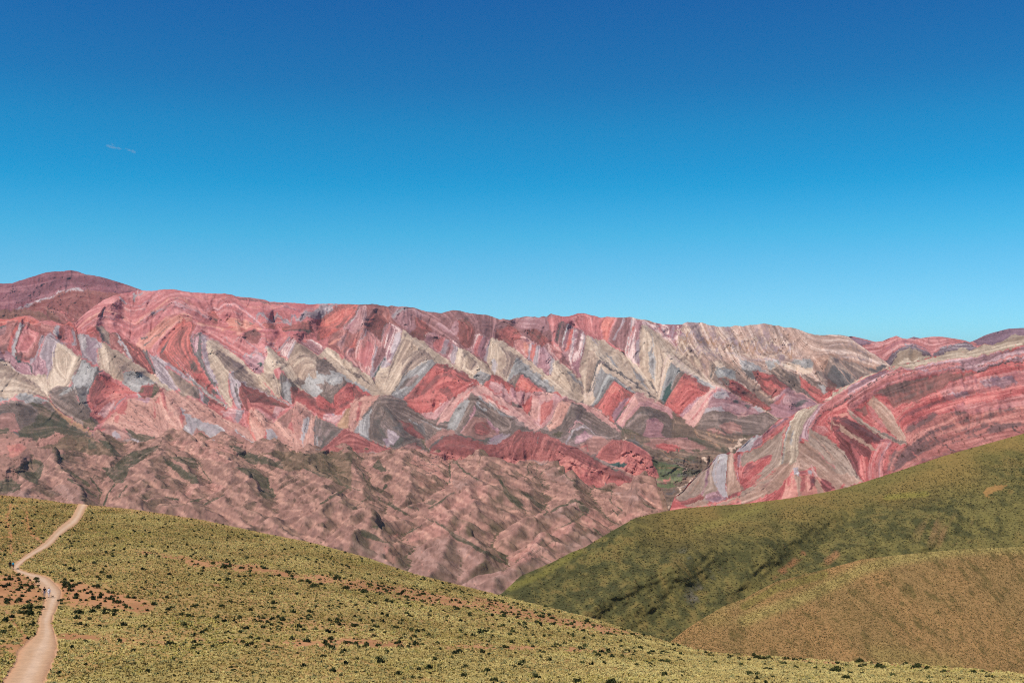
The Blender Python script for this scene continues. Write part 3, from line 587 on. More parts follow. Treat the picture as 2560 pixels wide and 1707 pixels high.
    ('P', 'pink', 'D', '1890,1100 2000,1095 2120,1165 2260,1235 2340,1290 2200,1230 2060,1180 1960,1180 1860,1290 1780,1400 1720,1470 1690,1450 1780,1330'),
    ('P', 'olive', 'D', '1960,1240 2100,1258 2352,1390 2352,1640 1720,1640 1750,1510 1850,1400 1920,1290'), ('P', 'pkcrest', 'D', '2050,1430 2150,1390 2250,1450 2220,1568 2280,1640 1980,1640'), ('L', 'olivemix', 'D', '1800,1500 1900,1380 2000,1330 2120,1340', 24),
    ('P', 'redpink', 'D', '1480,175 1690,170 1620,280 1600,400 1560,470 1420,410 1300,330 1180,290 1080,210 1040,158 1150,135 1270,112 1400,148'), ('P', 'redor', 'D', '1520,180 1660,170 1590,330 1560,465 1500,430 1490,300'),
    ('P', 'marcrest', 'D', '1690,168 1840,160 1840,280 1800,500 1750,580 1640,510 1575,465 1610,330'), ('L', 'lav', 'D', '1760,200 1700,320 1640,440', 34),
    ('P', 'stripes', 'D', '1840,165 1930,190 2010,250 1990,400 1960,600 1960,760 1840,690 1760,590 1810,480'), ('P', 'lav', 'D', '1905,440 1970,430 1960,750 1895,715'), ('L', 'whitelav', 'D', '1860,180 1850,330 1810,520', 26), ('L', 'redor', 'D', '1800,600 1830,440 1880,260', 10),
    # --- E
    ('P', 'stripes', 'E', '0,95 90,97 160,125 280,148 420,155 525,148 500,260 460,390 420,410 330,335 230,265 100,185 60,150 0,170'),
    ('L', 'lav', 'E', '160,140 240,200 300,290 380,280 430,170', 14), ('L', 'redpink', 'E', '260,160 220,230 260,260', 12), ('L', 'lav', 'E', '440,190 400,330', 22), ('L', 'marcrest', 'E', '80,105 160,135', 26),
    ('P', 'cream', 'E', '15,165 60,150 300,330 470,470 620,600 780,760 860,860 900,905 780,860 640,770 560,690 430,560 350,530 300,620 270,760 240,920 217,1055 190,970 130,840 -10,680 0,400'),
    ('P', 'tancream', 'E', '460,280 520,300 600,420 720,560 790,720 740,690 560,530 470,450'), ('L', 'cream', 'E', '540,300 560,420 600,560', 30), ('P', 'cream', 'E', '640,540 720,560 760,700 700,660'),
    ('L', 'tancream', 'E', '300,340 420,440 560,560 720,690', 22), ('L', 'olivecream', 'E', '250,450 280,600 250,860 215,1030', 16), ('L', 'olivecream', 'E', '280,480 360,480 460,560 600,660 760,780', 14), ('P', 'grey', 'E', '100,480 170,470 200,640 170,860 120,740'), ('L', 'grey', 'E', '140,280 160,420 130,560', 20), ('L', 'slate', 'E', '150,880 210,980', 14),
    ('P', 'wcream', 'E', '340,570 400,555 470,620 650,740 800,815 915,905 870,905 780,855 640,775 480,690 400,625 345,700 290,850 235,1065 213,1050 270,800 310,640'),
    ('P', 'blue', 'E', '385,625 480,695 545,740 480,810 380,970 290,1115 235,1070 295,850 335,715'), ('P', 'teal', 'E', '300,960 400,830 380,960 300,1115 262,1085'), ('P', 'olive', 'E', '430,790 500,720 550,748 480,850 380,985 305,1125 290,1100 380,960'),
    ('P', 'red', 'E', '550,750 640,800 760,880 870,920 840,980 720,1090 600,1210 520,1280 440,1240 300,1130 380,1000 480,850'), ('P', 'redor', 'E', '540,830 620,820 700,880 560,880 480,960 420,1060 340,1110 420,980'), ('P', 'dkred', 'E', '700,850 870,930 820,980 700,930'), ('P', 'mauve', 'E', '700,1040 760,1030 600,1210 520,1280 480,1240 600,1140'),
    ('P', 'grey', 'E', '640,775 760,830 930,930 860,935 760,885 640,805'),
    ('P', 'tancream', 'E', '850,590 1000,580 1120,640 1200,700 1190,850 1060,940 960,880 910,890 830,810'),
    ('P', 'blue', 'E', '930,650 1000,650 1180,715 1195,835 1050,780 960,820 920,750'), ('P', 'wcream', 'E', '895,600 960,605 1060,665 1020,680 930,650'), ('L', 'wcream', 'E', '930,680 905,760 870,830 915,880', 16), ('L', 'slate', 'E', '890,650 880,760 860,820', 20),
    ('P', 'dkred', 'E', '940,830 1050,800 1200,850 1350,950 1500,1080 1610,1165 1600,1210 1450,1170 1300,1060 1160,1010 1060,940'), ('P', 'red', 'E', '1100,830 1200,850 1300,930 1360,1000 1220,985 1090,920'), ('P', 'olive', 'E', '1010,810 1090,830 1080,920 1000,860'), ('P', 'red', 'E', '1200,1000 1300,1040 1380,1100 1260,1070'), ('P', 'red', 'E', '1490,1150 1560,1160 1600,1180 1540,1200'),
    ('P', 'olivecream', 'E', '1110,560 1250,700 1400,860 1560,1000 1640,1075 1560,1110 1420,970 1260,860 1190,840 1180,720'), ('P', 'olive', 'E', '1260,860 1400,960 1560,1100 1600,1080 1620,1170 1500,1090 1360,970'), ('L', 'tan', 'E', '1150,640 1260,750 1400,880 1500,980 1600,1070', 13),
    ('P', 'grey', 'E', '1215,585 1340,600 1500,690 1570,715 1440,715 1330,700 1250,690'), ('P', 'slate', 'E', '1240,690 1330,700 1440,710 1460,820 1480,900 1380,820'),
    ('P', 'dkred', 'E', '1370,720 1440,710 1640,780 1800,880 1890,960 1760,970 1730,1010 1600,1050 1460,900'), ('P', 'red', 'E', '1440,720 1560,745 1640,800 1520,800'), ('P', 'red', 'E', '1490,840 1600,835 1740,930 1660,960 1560,920'), ('P', 'red', 'E', '1740,910 1830,930 1780,990'),
    ('P', 'greymott', 'E', '1530,590 1700,590 1710,690 1620,705 1560,660'), ('P', 'wcream', 'E', '1620,670 1700,660 1690,705 1640,705'),
    ('P', 'olive', 'E', '1560,690 1760,680 1960,780 1990,900 2100,1000 2190,1110 2080,1070 1900,970 1740,850 1620,770'), ('P', 'tancream', 'E', '1640,590 1720,690 1780,740 1760,770 1680,700'),
    ('L', 'gtan', 'E', '1600,690 1700,790 1850,880 1890,960', 18),
    ('P', 'greymott', 'E', '1840,590 2080,570 2135,620 2110,690 2000,690 1900,630'), ('P', 'wcream', 'E', '1715,640 1830,598 1930,640 2030,690 2125,665 2110,735 2030,775 1960,745 1860,685 1760,660'),
    ('P', 'olive', 'E', '1960,760 2040,780 2200,850 2310,940 2340,1000 2250,1000 2100,895'), ('P', 'greymott', 'E', '2180,880 2280,920 2330,1000 2250,990'),
    ('P', 'red', 'E', '1960,780 2080,870 2250,1000 2352,930 2400,1000 2250,1080 2190,1130 2090,1020 1970,900'), ('P', 'dkred', 'E', '2080,880 2250,1000 2220,1030 2060,960'),
    ('P', 'tan', 'E', '2130,580 2360,560 2500,800 2400,930 2290,930 2190,810 2140,720'), ('P', 'olivecream', 'E', '2140,700 2250,760 2360,860 2420,920 2300,930 2200,830'),
    # --- F (main side)
    ('P', 'tan', 'F', '-200,560 -30,500 150,560 330,600 500,640 640,690 640,740 400,830 200,960 -50,960'),
    ('P', 'olivecream', 'F', '-30,540 150,590 350,620 500,680 600,720 500,770 300,850 200,940 -50,940 -120,760'),
    ('P', 'slate', 'F', '0,660 200,760 280,850 180,920 60,940 -60,800'), ('P', 'slate', 'F', '420,650 620,700 560,740 480,700'),
    ('L', 'tan', 'F', '40,520 180,700 330,860', 13), ('L', 'tan', 'F', '300,590 420,700 520,760', 12), ('L', 'tan', 'F', '-40,560 80,720 220,880', 12),
    ('L', 'wcream', 'F', '600,620 660,670 690,690', 24), ('P', 'slate', 'F', '520,690 680,640 640,690 560,740'), ('L', 'lav', 'F', '-40,410 100,380 250,390 420,500', 8), ('L', 'gtan', 'F', '0,440 200,430 400,520 560,600', 12), ('L', 'lav', 'F', '60,560 260,530 500,600', 8),
    ('P', 'dkred', 'F', '-60,820 60,900 40,960 -80,960'),
    # --- pink hills by the valley
    ('P', 'pink', 'E', '510,1280 640,1160 760,1030 860,960 960,922 1060,955 1200,1040 1400,1130 1570,1230 1500,1250 1350,1250 1200,1280 1100,1230 860,1230 780,1240 720,1350 660,1410 570,1350'),
    ('P', 'pkcrest', 'E', '880,990 960,940 1060,965 1200,1050 1380,1125 1540,1225 1400,1245 1300,1240 1200,1260 1100,1200 860,1190 820,1160'), ('P', 'whitelav', 'E', '920,960 1000,960 1080,1010 1100,1060 960,1060 900,1040'), ('P', 'whitelav', 'E', '1370,1130 1460,1150 1540,1225 1440,1230'), ('P', 'whitelav', 'E', '800,1170 880,1170 1000,1150 1050,1200 900,1210 780,1230'), ('P', 'slate', 'E', '1140,1080 1200,1070 1220,1110 1150,1110'), ('P', 'slate', 'E', '1280,1130 1360,1140 1320,1210'), ('L', 'redpink', 'E', '960,935 860,1030 760,1150 640,1290', 20),
    ('P', 'olive', 'E', '770,1235 860,1210 1100,1205 1200,1270 1350,1240 1530,1235 1700,1315 1600,1390 1500,1510 1270,1500 1060,1480 900,1390 800,1470 700,1420 730,1340'), ('P', 'pinkbr', 'E', '800,1460 880,1390 960,1430 1060,1490 900,1480'), ('P', 'green', 'E', '1260,1490 1400,1490 1500,1480 1460,1560 1260,1560'), ('P', 'pinkbr', 'E', '1100,1340 1240,1400 1260,1480 1080,1450 960,1390'),
    ('P', 'mauve', 'E', '1590,1140 1720,1000 1780,930 1820,918 1900,965 2000,1000 2100,1070 2210,1145 1900,1270 1700,1300 1560,1230 1620,1190'), ('P', 'pkcrest', 'E', '1740,1000 1820,930 1900,970 2010,1010 2110,1080 1960,1090 1850,1130 1760,1130'), ('P', 'redpink', 'E', '1640,1100 1740,1010 1790,1000 1700,1120'), ('L', 'pink', 'E', '1900,980 2010,1010 2110,1085 2180,1130', 16), ('P', 'slate', 'E', '1860,1130 2000,1080 2080,1100 1920,1160'),
    ('L', 'wash', 'E', '1480,1180 1600,1260 1690,1310', 10),
    # --- I
    ('P', 'cream', 'I', '0,-20 560,-20 600,250 560,245 400,205 260,205 120,285 0,275'), ('L', 'olivecream', 'I', '180,170 330,180 440,210 590,270', 14), ('L', 'olivecream', 'I', '300,60 420,110 560,220', 8),
    ('P', 'greymott', 'I', '180,270 260,205 380,220 470,270 590,300 605,325 540,325 460,345 330,325'), ('P', 'greymott', 'I', '0,280 100,265 105,310 0,430'),
    ('P', 'olive', 'I', '120,300 330,320 460,340 610,322 700,440 830,570 1000,660 1110,720 900,720 700,690 480,770 240,750 200,640 180,480 100,400'),
    ('P', 'green', 'I', '330,330 460,345 620,420 830,575 1110,725 900,725 700,690 480,770 240,750 220,660 420,560 480,460'),
    ('P', 'pinkbr', 'I', '-20,560 100,460 170,470 250,640 140,680 -20,760'), ('P', 'olive', 'I', '-20,430 90,330 180,470 120,470 -20,580'), ('P', 'green', 'I', '-20,620 120,640 100,700 -20,780'),
    ('P', 'otan', 'I', '590,270 640,330 720,430 860,520 1000,600 1150,680 1130,715 950,635 800,555 680,430 600,310'), ('L', 'olivecream', 'I', '590,190 590,250 610,300', 30), ('L', 'wcream', 'I', '560,140 575,200 590,260', 12),
    ('P', 'olive', 'I', '600,190 700,120 850,140 900,170 960,290 1100,400 1180,520 1225,600 1130,655 960,580 850,500 720,420 640,320'), ('P', 'greymott', 'I', '715,245 800,170 895,115 870,190 760,255'), ('L', 'gtan', 'I', '900,140 940,230 990,310', 10), ('P', 'green', 'I', '1000,540 1100,500 1220,590 1140,650 1040,620'),
    ('P', 'slate', 'I', '900,100 1090,90 1060,300 1110,430 980,310 920,180'), ('P', 'greymott', 'I', '880,0 1090,0 1080,120 960,160 900,110'),
    ('P', 'red', 'I', '1200,10 1260,0 1360,60 1500,140 1720,215 1560,245 1400,222 1300,280 1180,350 1130,430 1080,320 1100,150'), ('P', 'dkred', 'I', '1180,60 1260,30 1300,120 1230,200 1300,280 1160,370 1090,300 1110,150'), ('L', 'redlow', 'I', '1300,180 1450,170 1600,190', 16),
    ('P', 'redlow', 'I', '1095,460 1200,350 1400,225 1540,250 1450,360 1400,430 1280,540 1230,590 1180,520'), ('P', 'pinkm', 'I', '1190,480 1300,340 1420,290 1380,400 1280,520'), ('L', 'lav', 'I', '1400,390 1460,310 1540,260', 26),
    ('P', 'dkred', 'I', '1690,195 1740,110 1900,100 2010,170 1990,205 1860,275 1800,295 1720,230'), ('P', 'green', 'I', '1700,170 1760,130 1760,200'), ('P', 'green', 'I', '1880,120 1960,120 1920,250 1800,290 1860,220'),
    ('P', 'fringe', 'I', '1540,290 1700,270 1850,260 2000,185 2120,185 2400,300 2400,760 2200,690 2050,810 1900,750 1700,700 1530,645 1380,600 1250,610 1400,450'),
    ('P', 'redlow', 'I', '1415,430 1560,280 1540,480 1450,460'), ('P', 'redlow', 'I', '1905,300 1990,195 2045,455 1980,370'), ('P', 'redlow', 'I', '1390,560 1450,470 1450,560'), ('L', 'redlow', 'I', '1840,300 1890,330 1910,490', 18), ('P', 'mauve', 'I', '1650,280 1850,270 1830,330 1720,310'),
    ('L', 'line', 'I', '1480,480 1600,550 1720,620 1880,700', 7), ('L', 'line', 'I', '1560,460 1700,530 1850,640', 7), ('L', 'line', 'I', '1580,300 1680,370', 7), ('L', 'line', 'I', '1600,380 1720,430', 7), ('L', 'line', 'I', '1800,440 1900,530', 6), ('L', 'line', 'I', '1640,420 1760,500', 6), ('L', 'line', 'I', '1900,600 2000,690', 6), ('L', 'line', 'I', '2080,470 2160,560', 7), ('L', 'line', 'I', '1720,560 1850,640', 6),
    ('P', 'whitelav', 'I', '2200,390 2260,430 2400,500 2400,780 2230,640 2270,540'),
    ('P', 'pinkbr', 'I', '1120,670 1250,600 1400,600 1530,650 1600,760 1500,790 1300,740 1130,720'), ('P', 'redlow', 'I', '1160,650 1280,615 1300,660 1200,690'), ('P', 'whitelav', 'I', '1370,680 1450,680 1485,740 1380,755'), ('P', 'whitelav', 'I', '1600,770 1700,780 1700,810 1600,790'),
    ('P', 'green', 'I', '1530,640 1700,700 1900,755 2035,815 1800,810 1640,760'), ('P', 'green', 'I', '2170,650 2300,690 2380,790 2100,790 2030,720'),
    # --- J
    ('P', 'fringe', 'J', '0,200 60,185 160,190 420,290 640,400 900,560 1080,640 1090,430 1170,395 1400,560 1500,480 1640,370 1660,298 1800,380 1880,460 2000,520 1930,560 1900,940 1700,950 1480,910 1160,840 830,750 560,800 380,780 270,770 60,800 0,810'),
    ('P', 'redlow', 'J', '0,200 45,195 85,450 30,370'), ('P', 'whitelav', 'J', '240,390 320,440 420,510 560,560 740,620 800,700 640,790 540,680 440,640 370,780 280,640 330,580 280,480'), ('P', 'redlow', 'J', '235,390 300,500 270,640 250,560'), ('L', 'lav', 'J', '360,580 380,680 370,760', 26), ('L', 'whitelav', 'J', '930,680 1020,750 1140,820', 26),
    ('P', 'green', 'J', '170,690 280,650 370,770 180,780'), ('P', 'green', 'J', '0,730 160,740 60,810 0,800'),
    ('P', 'whitelav', 'J', '1300,660 1370,650 1440,740 1350,850 1280,810'), ('P', 'redlow', 'J', '1250,820 1290,660 1310,660 1300,830'), ('P', 'whitelav', 'J', '1770,530 1840,500 1800,700 1740,850 1800,910 1770,910 1725,780'), ('L', 'slate', 'J', '1810,530 1770,680', 18),
    ('L', 'redor', 'J', '1095,420 1085,560 1110,660 1190,830', 26), ('P', 'redlow', 'J', '1620,390 1652,300 1610,560 1640,690 1575,640'), ('P', 'pinkbr', 'J', '1440,560 1560,440 1640,380 1600,560 1560,650 1500,620'), ('P', 'pinkbr', 'J', '1680,350 1860,450 1840,520 1740,490 1660,420'),
    ('L', 'line', 'J', '420,400 470,450', 7), ('L', 'line', 'J', '590,400 690,500', 8), ('L', 'line', 'J', '1130,450 1250,560 1330,640', 5), ('L', 'line', 'J', '1200,430 1330,540', 5), ('L', 'line', 'J', '1560,700 1640,790', 6), ('L', 'line', 'J', '700,470 820,560', 6), ('L', 'line', 'J', '1290,500 1420,600', 6), ('L', 'line', 'J', '300,260 420,350 560,430', 6), ('L', 'line', 'J', '150,280 230,380', 6), ('L', 'line', 'J', '1680,540 1720,640', 6),
    ('P', 'slate', 'J', '535,215 620,265 590,370 530,330'), ('P', 'redlow', 'J', '610,270 750,320 870,400 970,420 780,500 640,400 580,370'), ('P', 'dkred', 'J', '610,270 700,290 800,350 880,400 760,370 660,330 600,360'),
    ('P', 'pinkm', 'J', '720,430 880,408 1040,430 990,500 960,590 880,520'), ('P', 'lav', 'J', '940,410 1040,430 980,520 960,580 920,520'),
    ('P', 'tancream', 'J', '100,-40 270,20 400,100 460,150 470,300 300,220 180,150'), ('P', 'olive', 'J', '390,110 470,150 480,300 420,260'), ('P', 'lav', 'J', '470,160 520,190 540,330 500,310'),
    ('P', 'grey', 'J', '280,-10 460,80 640,210 800,330 880,405 760,350 600,240 420,100'), ('L', 'tancream', 'J', '430,90 620,230 780,350', 16),
    ('P', 'red', 'J', '400,-30 520,-30 640,140 680,200 620,170 500,60'), ('P', 'slate', 'J', '620,140 700,190 720,240 640,200'), ('P', 'lav', 'J', '660,90 740,220 800,320 740,270 700,190'),
    ('P', 'cream', 'J', '740,-30 850,-30 830,200 890,290 880,410 800,300 720,150'), ('P', 'lav', 'J', '850,0 930,40 960,200 1012,340 1005,415 930,385 890,200'), ('L', 'slate', 'J', '930,80 940,180 1000,330', 20),
    ('P', 'olivecream', 'J', '860,-20 960,0 1180,115 1400,235 1600,350 1630,365 1440,290 1240,190 1000,70'), ('L', 'lav', 'J', '960,40 1100,115 1220,180 1460,300 1620,375', 18),
    ('P', 'cream', 'J', '1100,-20 1300,100 1420,250 1480,265 1470,100 1400,-30'), ('L', 'olivecream', 'J', '1380,0 1420,100 1440,220', 16), ('P', 'grey', 'J', '1490,100 1560,40 1620,100 1600,250 1625,345 1500,275'), ('L', 'slate', 'J', '1500,0 1480,120 1510,260', 34),
    ('P', 'dkred', 'J', '985,60 1100,120 1300,230 1450,300 1610,372 1540,395 1430,385 1200,345 1080,430 1015,405 980,250'), ('P', 'redlow', 'J', '1070,250 1110,330 1200,330 1420,390 1530,400 1400,470 1360,480 1200,390 1085,430'), ('P', 'pinkm', 'J', '1420,388 1550,390 1450,480 1440,545 1370,480'),
    ('P', 'red', 'J', '1600,130 1700,150 1850,240 1900,290 1960,230 2100,330 2160,410 2000,425 1800,375 1660,295 1620,345'), ('P', 'dkred', 'J', '1600,130 1690,150 1660,290 1620,340'), ('P', 'dkred', 'J', '1690,150 1860,245 1900,300 1820,280'),
    ('P', 'olive', 'J', '1600,60 1700,20 1990,180 2060,60 2260,20 2290,80 2150,230 2110,340 1970,215 1880,265 1740,140'), ('P', 'greymott', 'J', '1800,0 2000,180 1900,260 1740,130'), ('P', 'greymott', 'J', '2000,0 2220,-20 2240,60 2140,130 2030,80'),
    ('P', 'pinkm', 'J', '2000,470 2120,500 2200,460 2352,330 2352,420 2250,480 2140,590 1990,510'), ('P', 'red', 'J', '2280,80 2352,70 2400,350 2180,480 1990,470 1880,440 1820,380 2000,430 2150,410 2130,240'),
    ('P', 'olivemix', 'J', '1900,480 2000,530 2250,640 2150,720 2000,860 1940,940 1880,925 1890,700'), ('P', 'pinkbr', 'J', '2030,600 2200,640 2120,740 1990,860 1950,900 1960,740'), ('L', 'grey', 'J', '2000,540 1960,640 1940,760 1930,880', 30), ('L', 'slate', 'J', '1900,520 1890,640 1900,760 1880,900', 18), ('P', 'pinkbr', 'J', '2160,600 2260,500 2320,460 2300,620 2230,640'),
    # --- K, H anticlines and red foot ridges
    ('P', 'fringe', 'K', '500,50 740,20 640,130 560,250 480,400 430,490 320,450 340,300 370,150'), ('P', 'otan', 'K', '210,390 330,220 370,190 340,450 260,460'), ('L', 'redlow', 'K', '500,130 470,240 460,340', 30),
    ('P', 'grey', 'K', '560,250 640,130 610,330 600,480 620,580 510,530 420,490 480,380'), ('L', 'slate', 'K', '640,130 580,240 520,300', 30),
    ('P', 'olive', 'K', '740,40 850,48 1000,108 1250,280 1450,400 1640,465 1500,475 1380,550 1290,630 1330,740 1260,690 1100,640 950,725 850,675 740,640 610,570 600,300 660,130'),
    ('P', 'olivemix', 'K', '780,320 900,420 1000,500 1060,560 960,700 850,660 780,570 720,480 700,370'), ('P', 'lav', 'K', '820,470 900,490 980,560 900,660 840,620'), ('P', 'lav', 'K', '760,560 840,580 860,660 800,650'), ('L', 'slate', 'K', '800,180 860,260 900,350', 14), ('P', 'dkred', 'K', '960,330 1120,400 1240,520 1300,590 1180,570 1040,480'), ('P', 'slate', 'K', '1180,400 1260,360 1300,520 1240,480'), ('L', 'grey', 'K', '1090,330 1190,390', 22), ('L', 'grey', 'K', '1250,330 1400,420 1560,460', 20), ('P', 'slate', 'K', '880,420 980,410 1000,500 920,470'), ('P', 'green', 'K', '1230,590 1280,580 1350,740 1290,690'),
    ('P', 'olivemix', 'K', '-20,330 60,340 180,390 290,450 200,540 60,700 -20,740'),
    ('P', 'maroon', 'K', '0,735 130,600 300,455 380,470 540,540 740,640 960,720 1080,740 1140,770 960,815 760,770 630,728 440,738 130,712'), ('P', 'maroon', 'K', '900,720 1080,650 1180,640 1250,690 1130,770'), ('P', 'pinkbr', 'K', '950,720 1050,660 1160,640 1220,680 1080,730'),
    ('P', 'pinkbr', 'K', '1280,640 1380,530 1500,450 1640,470 1660,530 1500,570 1400,650 1330,710'), ('P', 'slate', 'K', '1350,690 1420,590 1520,550 1480,600 1400,660'),
    ('P', 'olive', 'K', '1840,10 1900,40 2352,300 2352,490 2200,510 1990,320 1880,300 1800,430 1720,520 1655,480 1700,350 1760,200 1800,100'), ('L', 'grey', 'K', '1930,130 1960,180 2040,210', 26), ('P', 'mauve', 'K', '1720,480 1790,390 1860,240 1900,120 1910,190 1870,320 1800,440 1740,520'),
    ('P', 'greymott', 'K', '1800,70 1840,100 1760,250 1690,420 1650,470 1560,430 1620,300 1700,150'), ('L', 'slate', 'K', '1740,180 1650,260', 20), ('L', 'grey', 'K', '1950,60 2100,180 2240,260 2352,310', 22),
    ('P', 'pinkbr', 'K', '1870,300 2000,310 2220,500 2110,570 2000,590 1830,570 1720,510 1800,400'), ('P', 'dkred', 'K', '1920,370 2040,360 2100,480 2020,560 1900,520 1880,430'), ('P', 'mauve', 'K', '2040,330 2200,470 2180,510 2060,400'), ('P', 'lav', 'K', '2040,650 2150,540 2340,478 2250,580 2120,660'),
    ('P', 'maroon', 'K', '1360,700 1480,590 1640,535 1780,570 1900,605 2050,640 2352,620 2352,920 2250,870 2100,855 1900,900 1760,860 1560,825 1340,745'),
    ('P', 'olive', 'H', '720,490 860,545 1000,590 960,560 860,500 780,470'), ('P', 'green', 'H', '880,520 960,480 1010,490 980,560'),
    ('P', 'olivemix', 'H', '980,580 1080,450 1200,310 1400,470 1580,570 1400,570 1280,640 1180,690 1050,640'), ('L', 'whitelav', 'H', '1060,630 1150,480 1220,440 1330,450', 26), ('L', 'whitelav', 'H', '1190,360 1300,430 1420,520', 12), ('L', 'olive', 'H', '1100,600 1180,500 1280,470', 20), ('P', 'mauve', 'H', '1180,560 1290,490 1380,550 1240,620 1150,640'), ('L', 'slate', 'H', '1130,560 1260,480', 14), ('L', 'pinkm', 'H', '1080,500 1180,370 1260,400', 18),
    ('P', 'pinkbr', 'H', '1170,690 1300,600 1420,545 1560,585 1640,585 1490,700 1390,790 1250,730'), ('L', 'slate', 'H', '1380,780 1460,740', 12), ('L', 'redlow', 'H', '1240,690 1310,650 1320,720', 24),
    # --- valley floor
    ('P', 'valley', 'H', '1720,420 1850,480 1960,510 2100,545 2300,560 2600,560 2900,700 3100,900 3000,1400 2250,1520 2110,1250 2190,1040 2110,900 2100,790 2050,740 1900,640 1740,585'),
    ('P', 'green', 'H', '1720,420 1880,470 1990,500 1830,520 1740,480'), ('P', 'slate', 'H', '1780,560 1900,590 2000,680 2120,780 2020,720 1880,630'),
    ('P', 'pinkbr', 'G', '-160,640 -60,570 40,560 100,570 250,560 420,580 540,620 640,680 520,760 330,720 160,720 0,700'), ('P', 'red', 'G', '-20,660 100,620 240,640 320,720 150,720'), ('L', 'pinkm', 'G', '100,580 250,570 420,590', 14),
    ('P', 'green', 'G', '430,700 530,690 560,760 470,740'), ('P', 'green', 'G', '860,640 980,610 990,660 900,690'), ('P', 'valley', 'G', '200,500 460,440 700,480 980,570 1100,580 1000,660 860,700 640,770 500,760 640,680 420,590'), ('L', 'otan', 'G', '480,450 520,540 700,620 800,690', 16), ('L', 'otan', 'G', '620,490 800,540 980,580', 12),
    ('P', 'green', 'G', '1060,510 1160,500 1220,520 1100,570 1060,540'),
    ('P', 'vgreen', 'H', '2110,830 2250,850 2352,890 2500,960 2480,1080 2352,1100 2200,1060 2120,920'), ('P', 'vgreen', 'G', '-60,1020 40,970 160,980 300,1020 200,1070 20,1080 -60,1130'), ('P', 'vgreen', 'G', '0,1130 200,1100 260,1150 120,1170 0,1160'), ('P', 'redlow', 'G', '80,1050 180,1060 160,1090 90,1090'),
    ('L', 'slate', 'G', '100,790 300,850 500,870 640,880', 12), ('L', 'slate', 'G', '300,900 420,960 560,960', 12), ('L', 'wash', 'G', '290,920 380,950 330,1000', 13), ('L', 'otan', 'G', '60,720 200,790 420,860', 8), ('L', 'slate', 'G', '0,860 160,880 320,900', 9), ('L', 'otan', 'G', '20,950 160,930 300,960', 7), ('L', 'slate', 'G', '100,1000 260,1040 420,1030', 7),
    ('L', 'wash', 'G', '1150,575 1060,580 1000,620 1040,650 980,680 900,690 920,720', 37), ('L', 'wash', 'G', '560,800 620,830 650,860', 31), ('L', 'wash', 'G', '470,1060 380,1120 270,1160 320,1215 250,1275', 26), ('L', 'wash', 'G', '260,1310 200,1390 150,1420', 23), ('L', 'slate', 'G', '280,1170 420,1110', 20), ('L', 'slate', 'G', '130,1230 240,1220', 26), ('L', 'green', 'G', '180,1340 260,1360 380,1400', 26), ('L', 'wash', 'H', '1740,590 1790,560', 18),
    # --- red foot ridges
    ('P', 'maroon', 'H', '-20,650 80,650 200,640 350,530 470,455 560,462 740,490 860,545 1080,650 1260,740 1500,880 1650,990 1520,1090 1535,1190 1300,1120 1070,1040 960,900 900,895 680,850 560,835 480,910 360,950 200,905 -20,840'),
    ('P', 'dkred', 'H', '330,550 470,460 560,465 700,490 640,540 480,560 400,640 300,660'), ('P', 'redlow', 'H', '0,840 120,800 260,820 420,800 560,835 480,910 360,950 200,905'),
    ('L', 'dkred', 'H', '560,480 520,600 450,740', 14), ('L', 'dkred', 'H', '720,500 700,620 660,740', 16), ('L', 'redlow', 'H', '800,560 720,700 680,800', 14), ('L', 'dkred', 'H', '940,620 890,740 880,830', 16), ('L', 'redlow', 'H', '1000,640 960,700 920,840', 12), ('L', 'redlow', 'H', '640,500 600,640 520,780', 12), ('L', 'dkred', 'H', '1060,760 980,800 920,860', 14), ('L', 'redlow', 'H', '1080,700 1250,800 1400,860', 12), ('L', 'dkred', 'H', '1000,640 1150,740 1300,860 1450,940', 12), ('L', 'slate', 'H', '700,560 690,620', 14), ('L', 'redlow', 'H', '430,520 380,640 340,740', 12),
    ('P', 'redlow', 'H', '950,890 1050,850 1120,830 1300,900 1520,1000 1530,1185 1300,1125 1080,1035 1000,960'), ('P', 'pinkbr', 'H', '680,850 800,850 960,895 880,905 760,880'),
    ('P', 'redlow', 'H', '1520,1100 1580,1010 1700,980 1800,1030 2000,1130 2115,1210 2090,1255 1980,1205 1900,1172 1800,1192 1600,1195'), ('P', 'maroon', 'H', '1580,1010 1700,980 1800,1030 2000,1130 2115,1210 2080,1220 1900,1130 1740,1080 1600,1090'),
    ('P', 'redlow', 'H', '1420,790 1500,680 1640,578 1750,580 1900,640 2050,740 2100,790 2125,900 2195,1045 2000,1085 1860,1000 1700,935 1560,865'), ('P', 'maroon', 'H', '1500,690 1640,580 1750,582 1760,680 1700,800 1600,840 1460,810'), ('P', 'teal', 'H', '1565,880 1650,862 1810,870 1800,905 1640,920'), ('P', 'pinkbr', 'H', '1600,930 1720,930 1860,1000 2000,1090 2100,1080 2180,1060 2100,1180 1960,1110 1800,1030 1700,970'), ('L', 'dkred', 'H', '2060,860 2000,960', 20), ('L', 'dkred', 'H', '1700,620 1690,720', 12),
]
